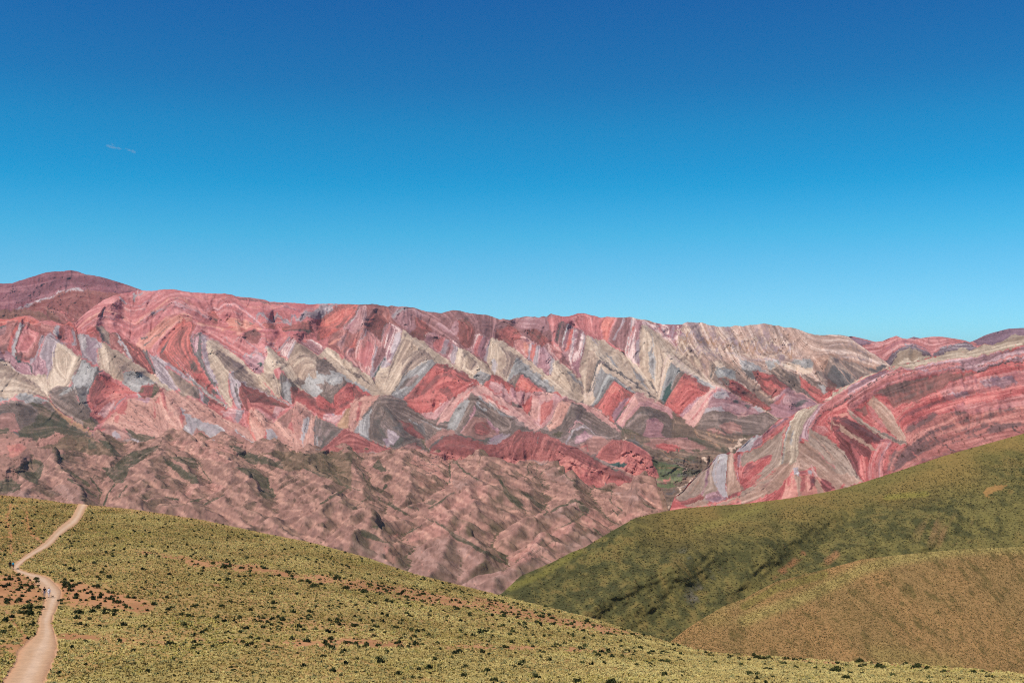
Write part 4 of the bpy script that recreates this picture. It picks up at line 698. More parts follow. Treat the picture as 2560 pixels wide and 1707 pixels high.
FOOT = [
    ('P', 'foot', 'S', '-110,1096 0,1094 28,1080 51,1092 96,1098 142,1080 184,1088 228,1088 265,1094 347,1111 404,1110 428,1098 480,1098 522,1102 570,1092 637,1110 702,1124 778,1132 828,1126 890,1129 929,1131 955,1140 996,1147 1031,1137 1041,1124 1071,1131 1118,1148 1160,1158 1190,1160 1200,1158 1240,1170 1273,1174 1298,1165 1318,1152 1340,1158 1360,1166 1395,1163 1404,1172 1420,1195 1468,1210 1510,1222 1560,1220 1594,1218 1640,1240 1660,1275 1700,1330 1700,1560 -110,1560'),
    ('P', 'footpink', 'I', '0,790 80,760 250,760 420,780 330,850 200,980 0,960'), ('P', 'salmon', 'I', '80,860 180,840 320,860 240,960 120,980'),
    ('P', 'footbr', 'I', '420,780 700,690 1100,740 1250,820 1400,980 1100,960 900,900 700,900 500,880'), ('P', 'footpink', 'I', '480,760 700,690 800,720 700,800 560,820 480,880 420,860'),
    ('P', 'green', 'I', '1640,920 1970,850 1800,970 1700,1060 1570,1140 1400,1100 1500,1000'), ('P', 'green', 'I', '170,1150 330,1050 440,1000 540,1080 500,1210 460,1340 330,1270'), ('P', 'green', 'I', '1200,760 1320,800 1400,880 1490,1000 1400,970 1280,850'), ('P', 'green', 'I', '1250,1120 1500,1090 1580,1150 1500,1300 1400,1310 1350,1240'), ('P', 'green', 'I', '0,1420 130,1240 260,1330 240,1440 0,1450'), ('P', 'green', 'I', '690,960 800,950 780,1040 690,1050'), ('P', 'green', 'I', '1080,800 1180,790 1200,880 1090,900'),
    ('L', 'green', 'I', '810,1150 960,1250 1100,1340', 34), ('L', 'green', 'I', '820,1250 980,1350 1180,1470', 26), ('L', 'gully', 'I', '1100,1250 1210,1370 1240,1440', 20), ('L', 'gully', 'I', '1480,1220 1340,1420 1270,1568', 24), ('L', 'gully', 'I', '1540,1340 1460,1480', 22), ('L', 'gully', 'I', '740,1400 810,1500', 26), ('L', 'gully', 'I', '2040,1480 2170,1500', 24), ('L', 'green', 'I', '2000,1000 2180,1110 2400,1240', 36), ('P', 'green', 'I', '2080,980 2200,990 2400,1040 2400,1130 2200,1060'),
    ('P', 'smooth', 'I', '100,1430 330,1380 440,1375 520,1440 620,1520 300,1480'), ('P', 'footpink', 'I', '340,1460 420,1400 500,1420 600,1510 440,1510'), ('P', 'smooth', 'I', '560,1390 740,1310 860,1350 1000,1420 1160,1500 900,1540 640,1440'),
    ('P', 'footbr', 'J', '1480,910 1850,945 2100,912 2352,935 2352,1400 2250,1340 2000,1220 1780,1115 1600,1170 1500,1130 1300,1080 1200,960'),
    ('P', 'green', 'J', '830,850 1000,895 1180,970 1340,1010 1490,1060 1510,1130 1300,1085 1130,1070 1000,985'), ('P', 'green', 'J', '920,1110 1080,1120 1180,1130 1330,1280 1400,1500 1250,1490 1200,1310 1080,1220'), ('P', 'green', 'J', '30,1030 150,1080 300,1150 450,1230 500,1315 380,1310 180,1160'), ('P', 'green', 'J', '90,970 200,990 440,1015 470,1130 300,1085'),
    ('P', 'footpink', 'J', '780,760 960,780 1160,850 1100,900 900,850'), ('P', 'footpink', 'J', '60,800 380,785 620,800 800,860 900,960 1000,1060 760,1060 500,1000 300,920 100,880'), ('P', 'footpink', 'J', '1240,960 1350,960 1480,1040 1420,1050'), ('P', 'footpink', 'J', '380,1330 560,1310 760,1340 860,1390 640,1430 400,1440 240,1480'),
    ('L', 'green', 'J', '1760,1110 1900,1190 2060,1250', 24), ('L', 'green', 'J', '1740,1170 1560,1290 1440,1380', 14), ('L', 'gully', 'J', '470,1060 640,1320', 14), ('L', 'gully', 'J', '1300,1230 1340,1340 1400,1460', 20), ('L', 'green', 'J', '370,1540 540,1480', 20), ('L', 'green', 'J', '560,1568 700,1490 780,1460', 26), ('L', 'green', 'J', '2040,1500 2200,1410 2320,1360', 16), ('L', 'gully', 'J', '2140,1220 2260,1330', 12), ('L', 'gully', 'J', '2040,1150 2160,1200', 10),
    ('P', 'footpink', 'K', '585,830 700,785 725,850 650,925 590,885'), ('P', 'footpink', 'K', '700,970 800,985 720,1000'), ('P', 'green', 'K', '640,930 720,820 760,900 860,960 740,960'), ('L', 'gully', 'K', '440,870 520,1010 640,1235', 12), ('L', 'gully', 'K', '180,1030 260,1120 500,1200', 12), ('L', 'gully', 'K', '740,1235 800,1190 820,1160', 36), ('L', 'footpink', 'K', '820,1130 1000,980 1110,900', 12),
    ('P', 'footpink', 'K', '1110,900 1180,700 1330,740 1560,825 1600,900 1620,1100 1500,1200 1200,1160 1130,1000'), ('L', 'green', 'K', '1600,870 1590,1000 1590,1110', 22), ('L', 'green', 'K', '1640,850 1760,960 1930,1080', 30), ('P', 'smooth', 'K', '1620,1090 1800,1060 1960,1090 1780,1150 1680,1190'), ('L', 'line', 'K', '1200,920 1330,870 1420,870', 8), ('L', 'line', 'K', '1370,800 1450,800', 14), ('L', 'line', 'K', '1190,850 1290,810', 9), ('L', 'line', 'K', '1440,1060 1560,1090', 7), ('L', 'line', 'K', '1200,1020 1400,960 1560,980', 6),
    ('L', 'green', 'K', '0,1370 180,1270 300,1190', 22), ('L', 'green', 'K', '400,1430 520,1340 600,1280', 14), ('L', 'green', 'K', '690,1270 800,1350', 14), ('L', 'green', 'K', '860,1350 960,1440 1100,1510', 32), ('L', 'green', 'K', '1070,1370 1200,1440', 20), ('L', 'green', 'K', '1360,1410 1500,1320 1640,1230', 26), ('L', 'green', 'K', '1480,1470 1640,1350 1800,1280', 12), ('P', 'green', 'K', '1290,1370 1380,1310 1440,1320 1380,1380'), ('L', 'gully', 'K', '2210,1090 2280,1240 2352,1330', 40),
    ('L', 'gully', 'H', '600,850 625,885 575,910 610,1000 540,1050 580,1100', 9), ('L', 'gully', 'H', '710,920 680,1010 640,1060 665,1095', 9), ('L', 'gully', 'H', '900,905 780,960 720,1030 775,1080 735,1100 800,1170', 9), ('L', 'gully', 'H', '1610,1210 1590,1330', 14), ('L', 'gully', 'H', '880,1000 900,1020', 9), ('L', 'gully', 'H', '920,1110 990,1080', 7),
    ('P', 'smooth', 'H', '780,970 930,895 1070,1040 1300,1125 1200,1180 1000,1100 860,1080'), ('L', 'green', 'H', '980,950 1080,1040 1200,1090', 20), ('L', 'green', 'H', '1370,1130 1480,1190 1620,1215', 18), ('P', 'smooth', 'H', '1620,1230 1800,1195 1930,1165 2100,1300 2250,1450 2000,1340 1800,1340'), ('P', 'footpink', 'H', '1930,1190 2080,1320 2250,1450 2160,1430 1980,1280'),
    ('P', 'green', 'H', '240,1120 330,1180 420,1310 520,1420 600,1470 480,1430 330,1290'), ('P', 'green', 'H', '470,1190 580,1250 720,1370 840,1470 700,1400'), ('P', 'green', 'H', '1150,1310 1260,1350 1350,1430 1260,1450 1190,1380'), ('L', 'green', 'H', '1140,1320 1000,1410 860,1470', 22), ('P', 'green', 'H', '1980,1340 2100,1400 2200,1450 2060,1410'), ('P', 'smooth', 'H', '760,1540 1140,1340 1260,1440 1100,1540'), ('L', 'green', 'H', '820,1460 800,1500', 30), ('L', 'gully', 'H', '1620,1430 1680,1510', 16),
    ('P', 'green', 'L', '790,545 900,590 1100,700 1230,770 1400,890 1620,1010 1830,1125 1700,1115 1480,990 1300,880 1180,820 980,660'), ('P', 'green', 'L', '0,690 150,740 330,840 420,865 200,835 0,770'), ('P', 'green', 'L', '1720,160 1900,300 2020,430 1960,420 1800,280'), ('P', 'green', 'L', '1960,220 2150,330 2352,470 2200,400 2040,290'),
    ('P', 'smooth', 'L', '-100,800 0,810 200,840 420,880 600,900 870,920 1000,970 1240,1050 1300,1075 1600,1100 2040,1230 2040,1568 0,1568'), ('P', 'smooth', 'L', '800,930 860,850 1050,800 1200,860 1380,910 1300,1060 1000,970'), ('P', 'smooth', 'L', '1310,1060 1420,980 1500,990 1700,1120 1400,1090'), ('P', 'footpink', 'L', '300,900 420,920 500,1040 420,1120 310,1080'),
    ('L', 'gully', 'L', '560,760 660,690 770,650', 18), ('L', 'gully', 'L', '570,835 700,760 830,690', 18), ('L', 'green', 'L', '850,440 1000,350 1110,280', 22), ('L', 'green', 'L', '340,380 450,450 590,520', 30), ('L', 'green', 'L', '560,390 720,470', 18), ('P', 'gully', 'L', '1680,960 1780,1000 1800,1100 1720,1040'), ('P', 'green', 'L', '110,660 240,630 200,690'), ('P', 'salmon', 'L', '330,800 480,740 430,820'), ('L', 'wash', 'L', '1790,1090 1830,1130', 12), ('L', 'footpink', 'L', '1210,740 1260,660', 20), ('P', 'footpink', 'L', '840,500 1180,260 1400,180 1600,110 1560,260 1300,420 1100,560 1250,740 1000,620'), ('P', 'footpink', 'L', '900,620 1100,740 860,820 560,860 640,760'), ('L', 'footpink', 'L', '760,950 760,1200', 9), ('L', 'footpink', 'L', '1400,1350 1480,1450', 9), ('L', 'footpink', 'L', '840,1200 850,1300', 8),
    ('P', 'footpink', 'L', '1820,1080 2000,960 2150,820 2352,660 2352,900 2150,1000 1960,1120'), ('L', 'green', 'L', '1900,1100 2080,980 2250,840', 12), ('P', 'smooth', 'M', '40,1440 200,1330 300,1330 400,1400 240,1470'), ('L', 'green', 'M', '270,1325 350,1360 400,1400', 18),
    ('L', 'green', 'M', '690,630 540,700 420,750', 22), ('P', 'green', 'M', '690,640 800,720 860,760 760,780 700,700'), ('P', 'green', 'M', '830,770 700,860 560,930 420,990 640,920 780,860 880,770'), ('L', 'green', 'M', '1010,790 1120,880 1200,930', 18), ('L', 'green', 'M', '890,985 1010,1070', 22), ('P', 'smooth', 'M', '560,1200 880,985 1000,1070 760,1220 600,1290'), ('P', 'footpink', 'M', '420,1020 600,930 900,750 960,780 860,960 640,1120 440,1200 300,1290 60,1390'), ('P', 'footpink', 'M', '960,800 1080,880 1200,980 1020,1050 900,960'), ('L', 'green', 'M', '130,1300 280,1210 420,1130', 10), ('L', 'green', 'M', '1110,660 1250,760 1190,810', 16), ('P', 'footpink', 'M', '1200,860 1430,765 1500,790 1400,850 1280,910'),
]
RIDGE = [
    ('P', 'rred', 'S', '1500,700 2670,700 2670,1400 1500,1400'),
    ('P', 'rmott', 'F', '1000,1568 1100,1380 1300,1260 1500,1220 1700,1260 2000,1200 2352,1050 2352,1700 1000,1700'), ('P', 'rpink', 'F', '1300,1300 1550,1160 1800,1100 2100,1040 2352,940 2352,1080 2000,1210 1700,1260 1480,1250'),
    ('P', 'rpink', 'F', '-20,1190 120,1110 300,1010 500,880 700,770 870,700 1000,740 1300,660 1560,650 1760,700 1500,740 1200,770 950,830 700,940 450,1060 250,1190 100,1250 -60,1330'),
    ('P', 'rmauve', 'F', '-20,1070 150,960 350,850 560,770 690,715 840,650 1000,690 1250,605 1700,555 2000,485 2352,330 2352,560 2150,600 1900,690 1760,725 1500,690 1200,745 1000,705 860,690 700,770 400,940 200,1050 -20,1180'),
    ('P', 'rpink', 'F', '0,1140 200,1020 400,910 600,800 820,660 900,680 700,770 400,950 200,1060 0,1180'), ('P', 'rpink', 'F', '1100,680 1300,630 1500,610 1600,650 1400,690 1200,730'), ('P', 'rpink', 'F', '1780,660 2000,590 2200,520 2352,430 2352,480 2150,570 1900,650'),
    ('P', 'rolive', 'F', '-40,985 120,925 230,875 430,765 640,695 690,675 700,690 830,635 1000,605 1220,545 1500,490 1680,475 1870,380 1960,400 2030,370 2260,305 2352,240 2352,330 2200,430 2000,480 1700,550 1500,570 1250,600 1000,680 900,670 690,700 560,755 350,835 150,950 -20,1060'),
    ('L', 'line', 'F', '-20,1190 60,1150 120,1110 210,1065 300,1010 400,930 500,870 600,800 700,765 870,692', 12), ('L', 'line', 'F', '820,815 900,770 1000,730 1100,700 1200,675 1330,645', 9), ('L', 'line', 'F', '1120,825 1260,790 1400,740 1560,690 1700,640', 6), ('L', 'line', 'F', '1780,730 1950,665 2120,598 2230,610 2352,570', 22), ('L', 'line', 'F', '1800,600 1900,575 2010,520', 8), ('L', 'line', 'F', '1700,660 1850,640 2010,580', 6), ('L', 'rmauve', 'F', '740,850 900,790 1060,760 1250,760', 8), ('L', 'line', 'F', '1400,660 1560,610 1640,600', 7), ('L', 'line', 'F', '2050,640 2200,560 2352,500', 7), ('L', 'rmauve', 'F', '640,890 760,850', 9),
    ('P', 'rbrown', 'F', '480,1020 700,900 900,850 1200,815 1400,735 1600,755 1800,740 1700,800 1450,850 1300,950 1000,1100 860,1120 760,1180 700,1060 560,1000'),
    ('P', 'rpink', 'F', '1290,960 1500,850 1800,790 2100,750 2352,640 2352,830 2200,910 1900,970 1700,1010 1500,1090 1350,1050'), ('P', 'rmauve', 'F', '1800,850 2000,790 2200,800 2280,860 2150,910 1900,920'), ('P', 'rmauve', 'F', '1400,1010 1600,980 1700,1000 1560,1050'),
    ('L', 'rbrown', 'F', '1350,1030 1430,990', 14), ('L', 'rbrown', 'F', '1480,1085 1590,1030', 18), ('L', 'rbrown', 'F', '1640,900 1800,990', 9), ('L', 'rbrown', 'F', '1870,820 1960,880', 8), ('L', 'rbrown', 'F', '2090,915 2220,880', 12), ('L', 'rbrown', 'F', '1180,1030 1290,1010', 14), ('L', 'rbrown', 'F', '1000,1105 1090,1070', 12), ('L', 'rbrown', 'F', '780,970 850,955', 14), ('L', 'rbrown', 'F', '1300,1100 1460,1110', 7), ('L', 'rbrown', 'F', '2150,640 2352,700', 13),
    ('L', 'rbrown', 'F', '870,1360 920,1320', 18), ('L', 'rbrown', 'F', '1100,1170 1210,1140', 16), ('L', 'rbrown', 'F', '1880,1280 2000,1260', 14), ('L', 'rbrown', 'F', '2130,1290 2220,1260', 14), ('L', 'rbrown', 'F', '1650,1360 1750,1340', 16), ('L', 'rbrown', 'F', '2000,1400 2120,1420', 9), ('P', 'slate', 'F', '2270,1420 2352,1400 2352,1500 2290,1480'), ('L', 'line', 'F', '2200,1420 2300,1490', 18), ('L', 'rbrown', 'F', '1520,1280 1610,1310', 8), ('L', 'rbrown', 'F', '1320,1300 1380,1340', 7),
    ('L', 'rmott', 'F', '790,1330 870,1200 1000,1130', 30), ('L', 'rdark', 'F', '820,1420 900,1290 1040,1200', 30),
    ('P', 'tan', 'F', '480,1030 560,1060 640,1160 720,1280 820,1400 960,1600 840,1600 640,1400 540,1250 430,1120'), ('P', 'rpink', 'F', '430,1100 520,1200 600,1330 680,1420 600,1400 500,1290'), ('L', 'rred', 'F', '520,1250 620,1330', 16),
    ('P', 'rbrown', 'F', '265,1195 340,1190 400,1145 445,1230 400,1250 300,1225'), ('P', 'rred', 'F', '0,1290 100,1220 190,1180 260,1270 330,1350 280,1420 150,1330'), ('L', 'rpink', 'F', '120,1250 190,1230', 40),
    ('P', 'gtan', 'F', '185,1175 300,1290 500,1440 840,1600 700,1600 420,1430 250,1290'), ('L', 'olive', 'F', '330,1310 480,1420 640,1510 800,1590', 22),
    ('P', 'rdark', 'F', '260,1340 400,1380 500,1480 700,1600 330,1600 180,1450 0,1380 0,1300 150,1330'), ('P', 'tan', 'F', '-20,1330 150,1430 380,1600 200,1600 -20,1450'),
    # nose and fan
    ('P', 'rolive', 'G', '2010,140 1900,165 1800,195 1710,240 1690,320 1640,400 1580,500 1550,700 1520,890 1600,900 1700,860 1760,720 1740,600 1800,400 1880,280 1980,190'),
    ('L', 'grey', 'G', '1660,360 1610,480 1580,620 1560,800 1550,880', 18), ('L', 'line', 'G', '1640,380 1590,500 1555,640 1545,760 1540,860', 8), ('L', 'gtan', 'G', '1700,420 1640,620 1620,860', 14), ('L', 'grey', 'G', '1680,480 1660,640', 16),
    ('P', 'rmauve', 'G', '2010,150 2080,120 1990,240 1940,350 1900,430 1870,570 1780,570 1740,600 1800,400 1880,280'), ('P', 'rpink', 'G', '2080,120 2352,-40 2352,60 2200,150 2050,240 1980,320 1920,430 1880,520 1850,480 1920,340 1990,240'),
    ('L', 'line', 'G', '2400,40 2300,100 2200,165 2120,205 2050,245 1980,320 1930,420 1880,510', 13),
    ('P', 'rred', 'G', '2352,80 2352,330 2250,300 2100,290 2000,400 1980,350 2050,260 2200,180'), ('P', 'rorange', 'G', '2240,260 2320,240 2352,290 2280,310'), ('P', 'rpink', 'G', '1960,400 2060,420 2120,480 2040,540 1960,470'), ('L', 'line', 'G', '2200,300 2352,340', 14),
    ('P', 'rpink', 'G', '1680,280 1500,335 1350,480 1290,530 1340,560 1300,620 1440,540 1600,420 1650,340'), ('L', 'rmauve', 'G', '1620,320 1480,400 1340,520', 26), ('L', 'rred', 'G', '1640,360 1500,470 1400,540', 22), ('L', 'rorange', 'G', '1500,510 1380,580 1250,650', 16), ('P', 'rred', 'G', '1290,590 1340,560 1330,610 1300,620'),
    ('P', 'whitelav', 'G', '1310,525 1230,515 1080,635 965,757 1060,745 1150,700 1300,620'), ('P', 'rmauve', 'G', '1310,525 1240,560 1160,690 1150,700 1300,620'),
    ('P', 'gtan', 'G', '1610,415 1560,520 1540,700 1520,900 1420,970 1300,1070 1180,1150 1250,1000 1420,850 1420,770 1300,800 1180,850 1060,920 1050,830 1080,750 1200,690 1400,590'),
    ('P', 'rred', 'G', '1055,920 1180,850 1310,800 1420,765 1425,840 1320,920 1250,1000 1150,1040 1050,1090 1030,1010'), ('P', 'rred', 'G', '945,760 1050,770 1040,900 1030,1020 1080,1110 1160,1140 1120,1195 1050,1205 980,1060 950,900'), ('P', 'redlow', 'G', '1140,1110 1200,1030 1300,1000 1260,1080 1160,1150'), ('P', 'rmauve', 'G', '1000,780 1050,770 1040,900 1000,900'),
    ('P', 'tan', 'G', '880,780 950,730 960,900 1000,1080 1080,1205 960,1235 870,1300 860,1100 880,950'), ('L', 'redlow', 'G', '875,780 865,950 860,1180', 16), ('L', 'rmauve', 'G', '990,950 1030,1120', 14),
    ('P', 'whitelav', 'G', '690,850 760,755 850,748 880,780 870,950 850,1130 880,1300 800,1280 700,1060 640,970'), ('L', 'gtan', 'G', '780,780 730,950 740,1100', 18), ('P', 'gtan', 'G', '560,970 700,850 680,1000 760,1200 850,1310 600,1370 420,1410 290,1350 225,1285 330,1210 480,1040'), ('L', 'rmauve', 'G', '660,920 620,1100 560,1240', 34), ('L', 'tan', 'G', '560,1000 480,1130 400,1250', 14),
    ('P', 'maroon', 'G', '280,1360 400,1300 545,1245 595,1290 560,1315 400,1380'), ('P', 'tan', 'G', '390,1400 540,1300 600,1350 640,1400'), ('P', 'rmauve', 'G', '600,1230 760,1200 860,1310 700,1360 600,1330'),
    ('P', 'tan', 'G', '1525,890 1700,870 1760,720 1740,600 1860,600 2000,720 2352,900 2352,1140 2200,1190 2000,1060 1950,900 1900,930 1700,960 1600,1060 1500,1180 1300,1290 1100,1345 900,1375 600,1420 700,1390 1000,1270 1200,1150 1400,1000'),
    ('L', 'line', 'G', '800,1330 1000,1270 1160,1230', 8), ('L', 'gtan', 'G', '1060,1240 1250,1150 1420,1060', 40), ('L', 'pinkbr', 'G', '1500,960 1400,1090 1300,1200', 12), ('L', 'tan', 'G', '1120,1260 1300,1220 1400,1170', 18), ('P', 'rorange', 'G', '880,1360 1000,1300 1060,1330 960,1370'),
    ('P', 'whitelav', 'G', '1680,950 1740,935 1760,1010 1690,1010'), ('P', 'whitelav', 'G', '1850,950 1920,960 1900,1005 1860,1000'), ('P', 'pink', 'G', '1900,870 1990,1020 1950,1030 1910,950'),
    ('P', 'rorange', 'G', '1590,1060 1680,1010 1900,1000 1990,1030 2100,1090 2210,1185 2000,1260 1540,1320 1580,1180'), ('P', 'rred', 'G', '1600,1060 1650,1020 1660,1120 1620,1160'), ('P', 'tan', 'G', '1700,1010 1780,1010 1780,1280 1740,1290 1730,1120'), ('P', 'redlow', 'G', '1780,1030 1840,1020 1830,1160 1770,1220'), ('P', 'rdark', 'G', '1870,1010 1950,1010 1960,1120 1890,1200'), ('P', 'tan', 'G', '1960,1040 2040,1160 2060,1240 1980,1250 1950,1130'),
    ('P', 'rdark', 'G', '2020,1050 2110,1090 2210,1190 2080,1220 2030,1140'),
    ('P', 'gtan', 'G', '1880,430 1950,480 2100,560 2300,720 2400,820 2400,1140 2200,1030 2000,740 1860,610'), ('L', 'tan', 'G', '1900,520 2060,680 2260,900 2400,1080', 26), ('L', 'line', 'G', '2020,560 2140,640 2300,720', 7), ('L', 'line', 'G', '2060,640 2200,760 2352,920', 6), ('L', 'rpink', 'G', '2000,760 2120,880 2220,960', 14), ('L', 'line', 'G', '1980,620 2120,760 2260,860 2352,960', 5),
    ('P', 'rdark', 'G', '2110,385 2250,420 2400,480 2400,800 2270,690 2200,540'),
    ('P', 'rdark', 'R', '20,380 100,470 200,480 330,560 410,600 400,700 360,800 360,1000 280,1040 180,950 80,700 20,560'), ('P', 'rdark', 'R', '180,330 330,360 500,440 560,520 480,560 400,480 280,420'), ('P', 'rred', 'R', '250,700 360,720 350,1000 280,1040 240,940'),
    ('P', 'rpink', 'R', '400,780 480,560 560,500 700,480 620,600 560,760 540,1000 360,1040 360,840'), ('L', 'rmauve', 'R', '500,1000 500,820 560,660 640,560', 18), ('L', 'rdark', 'R', '560,980 540,800 600,640 680,540', 14), ('L', 'rred', 'R', '430,1000 420,800 500,620 560,520', 20), ('L', 'rred', 'R', '600,960 590,800 660,640 760,560', 24),
    ('P', 'tan', 'R', '0,290 140,400 400,570 480,660 420,640 200,500 0,400'), ('P', 'gtan', 'R', '0,620 80,700 160,860 280,1050 150,1100 -60,1140 -60,640'), ('L', 'line', 'R', '80,690 170,830 220,980', 14), ('L', 'line', 'R', '0,810 120,890 220,1000', 8), ('P', 'tan', 'R', '-60,960 100,940 290,1040 100,1120 -60,1150'), ('P', 'rred', 'R', '30,1060 70,1080 50,1110 0,1120'),
    ('P', 'gtan', 'R', '90,90 200,180 420,340 640,460 780,540 860,545 900,560 760,580 600,500 400,360 240,240'), ('P', 'olive', 'R', '430,350 560,420 700,500 870,545 740,560 560,460'), ('P', 'tan', 'R', '380,0 520,20 640,150 720,280 860,500 880,540 760,480 600,330 450,150'),
    ('P', 'rmott', 'R', '800,400 1000,300 1200,180 1500,150 1900,200 2349,100 2349,420 1800,560 1300,720 700,920 600,900 640,700 860,580'), ('P', 'rred', 'R', '740,250 900,120 1100,60 1200,100 1000,220 880,340 800,420'), ('L', 'rbrown', 'R', '1540,560 1660,600', 12), ('L', 'rbrown', 'R', '1180,700 1300,740', 22), ('L', 'rbrown', 'R', '1620,280 1720,300', 22), ('L', 'rbrown', 'R', '1700,560 1900,500', 18), ('L', 'rbrown', 'R', '2290,330 2349,360', 27), ('L', 'line', 'R', '1300,560 1460,650', 16), ('L', 'rbrown', 'R', '940,730 1000,750', 14), ('L', 'rbrown', 'R', '1480,160 1560,230', 11), ('L', 'line', 'R', '2200,340 2290,410', 18), ('L', 'rorange', 'R', '1420,250 1560,360', 40), ('L', 'rorange', 'R', '1740,430 1900,360', 50), ('L', 'rbrown', 'R', '1360,430 1480,480', 9), ('L', 'rorange', 'R', '920,660 1000,740', 40),
]
# crests (+1) and gullies (-1) of the range
REL_MAIN = [
    (1, 'A', '245,695 640,870 720,970 1010,1160 1230,1310 1370,1390'), (1, 'A', '1060,860 1240,945 1400,1100 1600,1250 1720,1330'), (1, 'B', '490,855 590,925 700,1060 880,1330 990,1440 1080,1800'),
    (1, 'B', '1330,1000 1450,1250 1500,1330 1600,1500 1650,1660'), (1, 'B', '1590,880 1690,935 1830,1150 1950,1350 2280,1440'), (1, 'C', '1050,525 1230,735 1420,905 1660,1080 1890,1170 1860,1290 1920,1500'),
    (1, 'C', '1690,700 1850,900 2090,1050 2300,1200'), (1, 'D', '170,420 330,580 470,680 490,820 560,920 700,1080 870,1070 1120,1210 1200,1330'), (1, 'D', '540,410 900,660 1000,800 1130,1000'),
    (1, 'D', '1080,250 1300,360 1440,500 1470,700 1580,830 1640,945 1900,1090 1980,1240 2100,1400'), (1, 'E', '60,150 150,260 280,450 380,570 550,750 700,900 960,925 900,1210 1000,1440'), (1, 'E', '580,122 700,270 860,560 960,640 1050,800 1200,900'),
    (1, 'E', '950,180 1100,380 1220,585 1440,710 1800,918 1850,1130'), (1, 'E', '1260,175 1450,420 1700,590 1830,600 2000,780'), (1, 'E', '1520,137 1700,300 2000,560 2350,900'), (1, 'E', '1850,190 2100,400 2352,600'),
    (1, 'C', '740,1310 850,1420 900,1568'), (1, 'K', '740,45 900,300 1000,560'), (1, 'K', '300,460 540,640'), (1, 'K', '1640,540 1900,760'), (1, 'H', '470,460 800,650 1100,830 1500,1000'), (1, 'H', '1640,580 1900,850'), (1, 'H', '1700,980 2080,1220'),
    (1, 'I', '1560,280 1800,500 1950,700'), (1, 'I', '2000,190 2200,500 2352,700'), (1, 'J', '1110,400 1300,640 1450,860'), (1, 'J', '1655,300 1700,540 1820,900'), (1, 'I', '200,300 250,500 350,680'), (1, 'I', '860,150 1000,380 1100,560'),
    (1, 'A', '1400,385 1290,570 1300,650 1170,755'), (1, 'A', '2010,312 2140,620 2250,720'), (1, 'B', '800,480 900,680 1030,890'), (1, 'B', '1240,580 1320,700 1430,850'), (1, 'B', '1450,600 1560,760'), (1, 'B', '1800,560 1900,760'), (1, 'C', '500,230 540,500'), (1, 'C', '1630,272 1780,390 1850,500 2000,570'), (1, 'D', '870,115 980,210'), (1, 'D', '1830,160 2000,250'),
    (-1, 'A', '300,735 550,870 820,1010 1000,1140 1250,1310 1650,1580'), (-1, 'A', '40,1190 330,1410 550,1580'), (-1, 'A', '960,850 1230,945 1440,1065 1660,1215 1900,1365 2140,1560'), (-1, 'A', '1240,790 1420,865 1740,1045 1840,1105 2352,1405'), (-1, 'J', '460,80 640,210 880,400'),
    (-1, 'B', '520,860 600,910 960,1140 1200,1370 1340,1540'), (-1, 'J', '1180,125 1400,245 1620,365'), (-1, 'B', '1350,1010 1560,1180 1660,1310 1790,1570'), (-1, 'B', '1720,940 1960,1130 2352,1445'), (-1, 'C', '110,735 330,900 600,1075 800,1310'),
    (-1, 'C', '700,350 900,460 1080,530 1480,815 1750,1020 1960,1170'), (-1, 'C', '1220,370 1400,530 1700,705 2150,1055'), (-1, 'D', '210,420 440,560 700,775 1000,990 1240,1210'), (-1, 'D', '560,415 740,510 850,600 1130,830 1285,1030 1250,1200'), (-1, 'D', '1100,260 1420,410 1700,580 1980,810 2180,1160'),
    (-1, 'E', '80,150 300,330 620,600 860,860'), (-1, 'E', '660,130 860,430 1100,600 1250,820 1600,1080'), (-1, 'E', '1100,190 1300,420 1500,660 1900,960'), (-1, 'E', '1400,160 1600,380 1850,560 1960,760 2300,1050'), (-1, 'E', '1650,170 1900,400 2130,600 2300,800'), (-1, 'C', '640,1100 730,1240'), (-1, 'C', '1020,1390 1300,1560'), (-1, 'D', '520,1240 760,1530'), (-1, 'D', '1380,1260 1730,1540'), (-1, 'E', '300,1130 520,1290 700,1420'), (-1, 'E', '1200,1000 1600,1210 1690,1310'),
    (-1, 'K', '1000,110 1250,280 1620,460'), (-1, 'K', '1200,600 1330,740'), (-1, 'I', '590,270 860,530 1150,700'), (-1, 'J', '1020,430 1200,640 1330,640 1500,480 1620,390'), (-1, 'I', '1230,590 1400,440 1540,270'), (-1, 'A', '930,720 980,830'), (-1, 'A', '1650,740 1480,640'), (-1, 'A', '1650,990 1900,800'), (-1, 'B', '700,570 1100,850'), (-1, 'B', '1380,700 1500,860'), (-1, 'B', '1960,690 2050,900'), (-1, 'H', '560,850 900,890 1060,1030 1500,1190'), (-1, 'H', '1180,690 1500,860 1900,1050'), (-1, 'K', '1330,730 1380,560'), (-1, 'D', '400,180 520,400'),
]
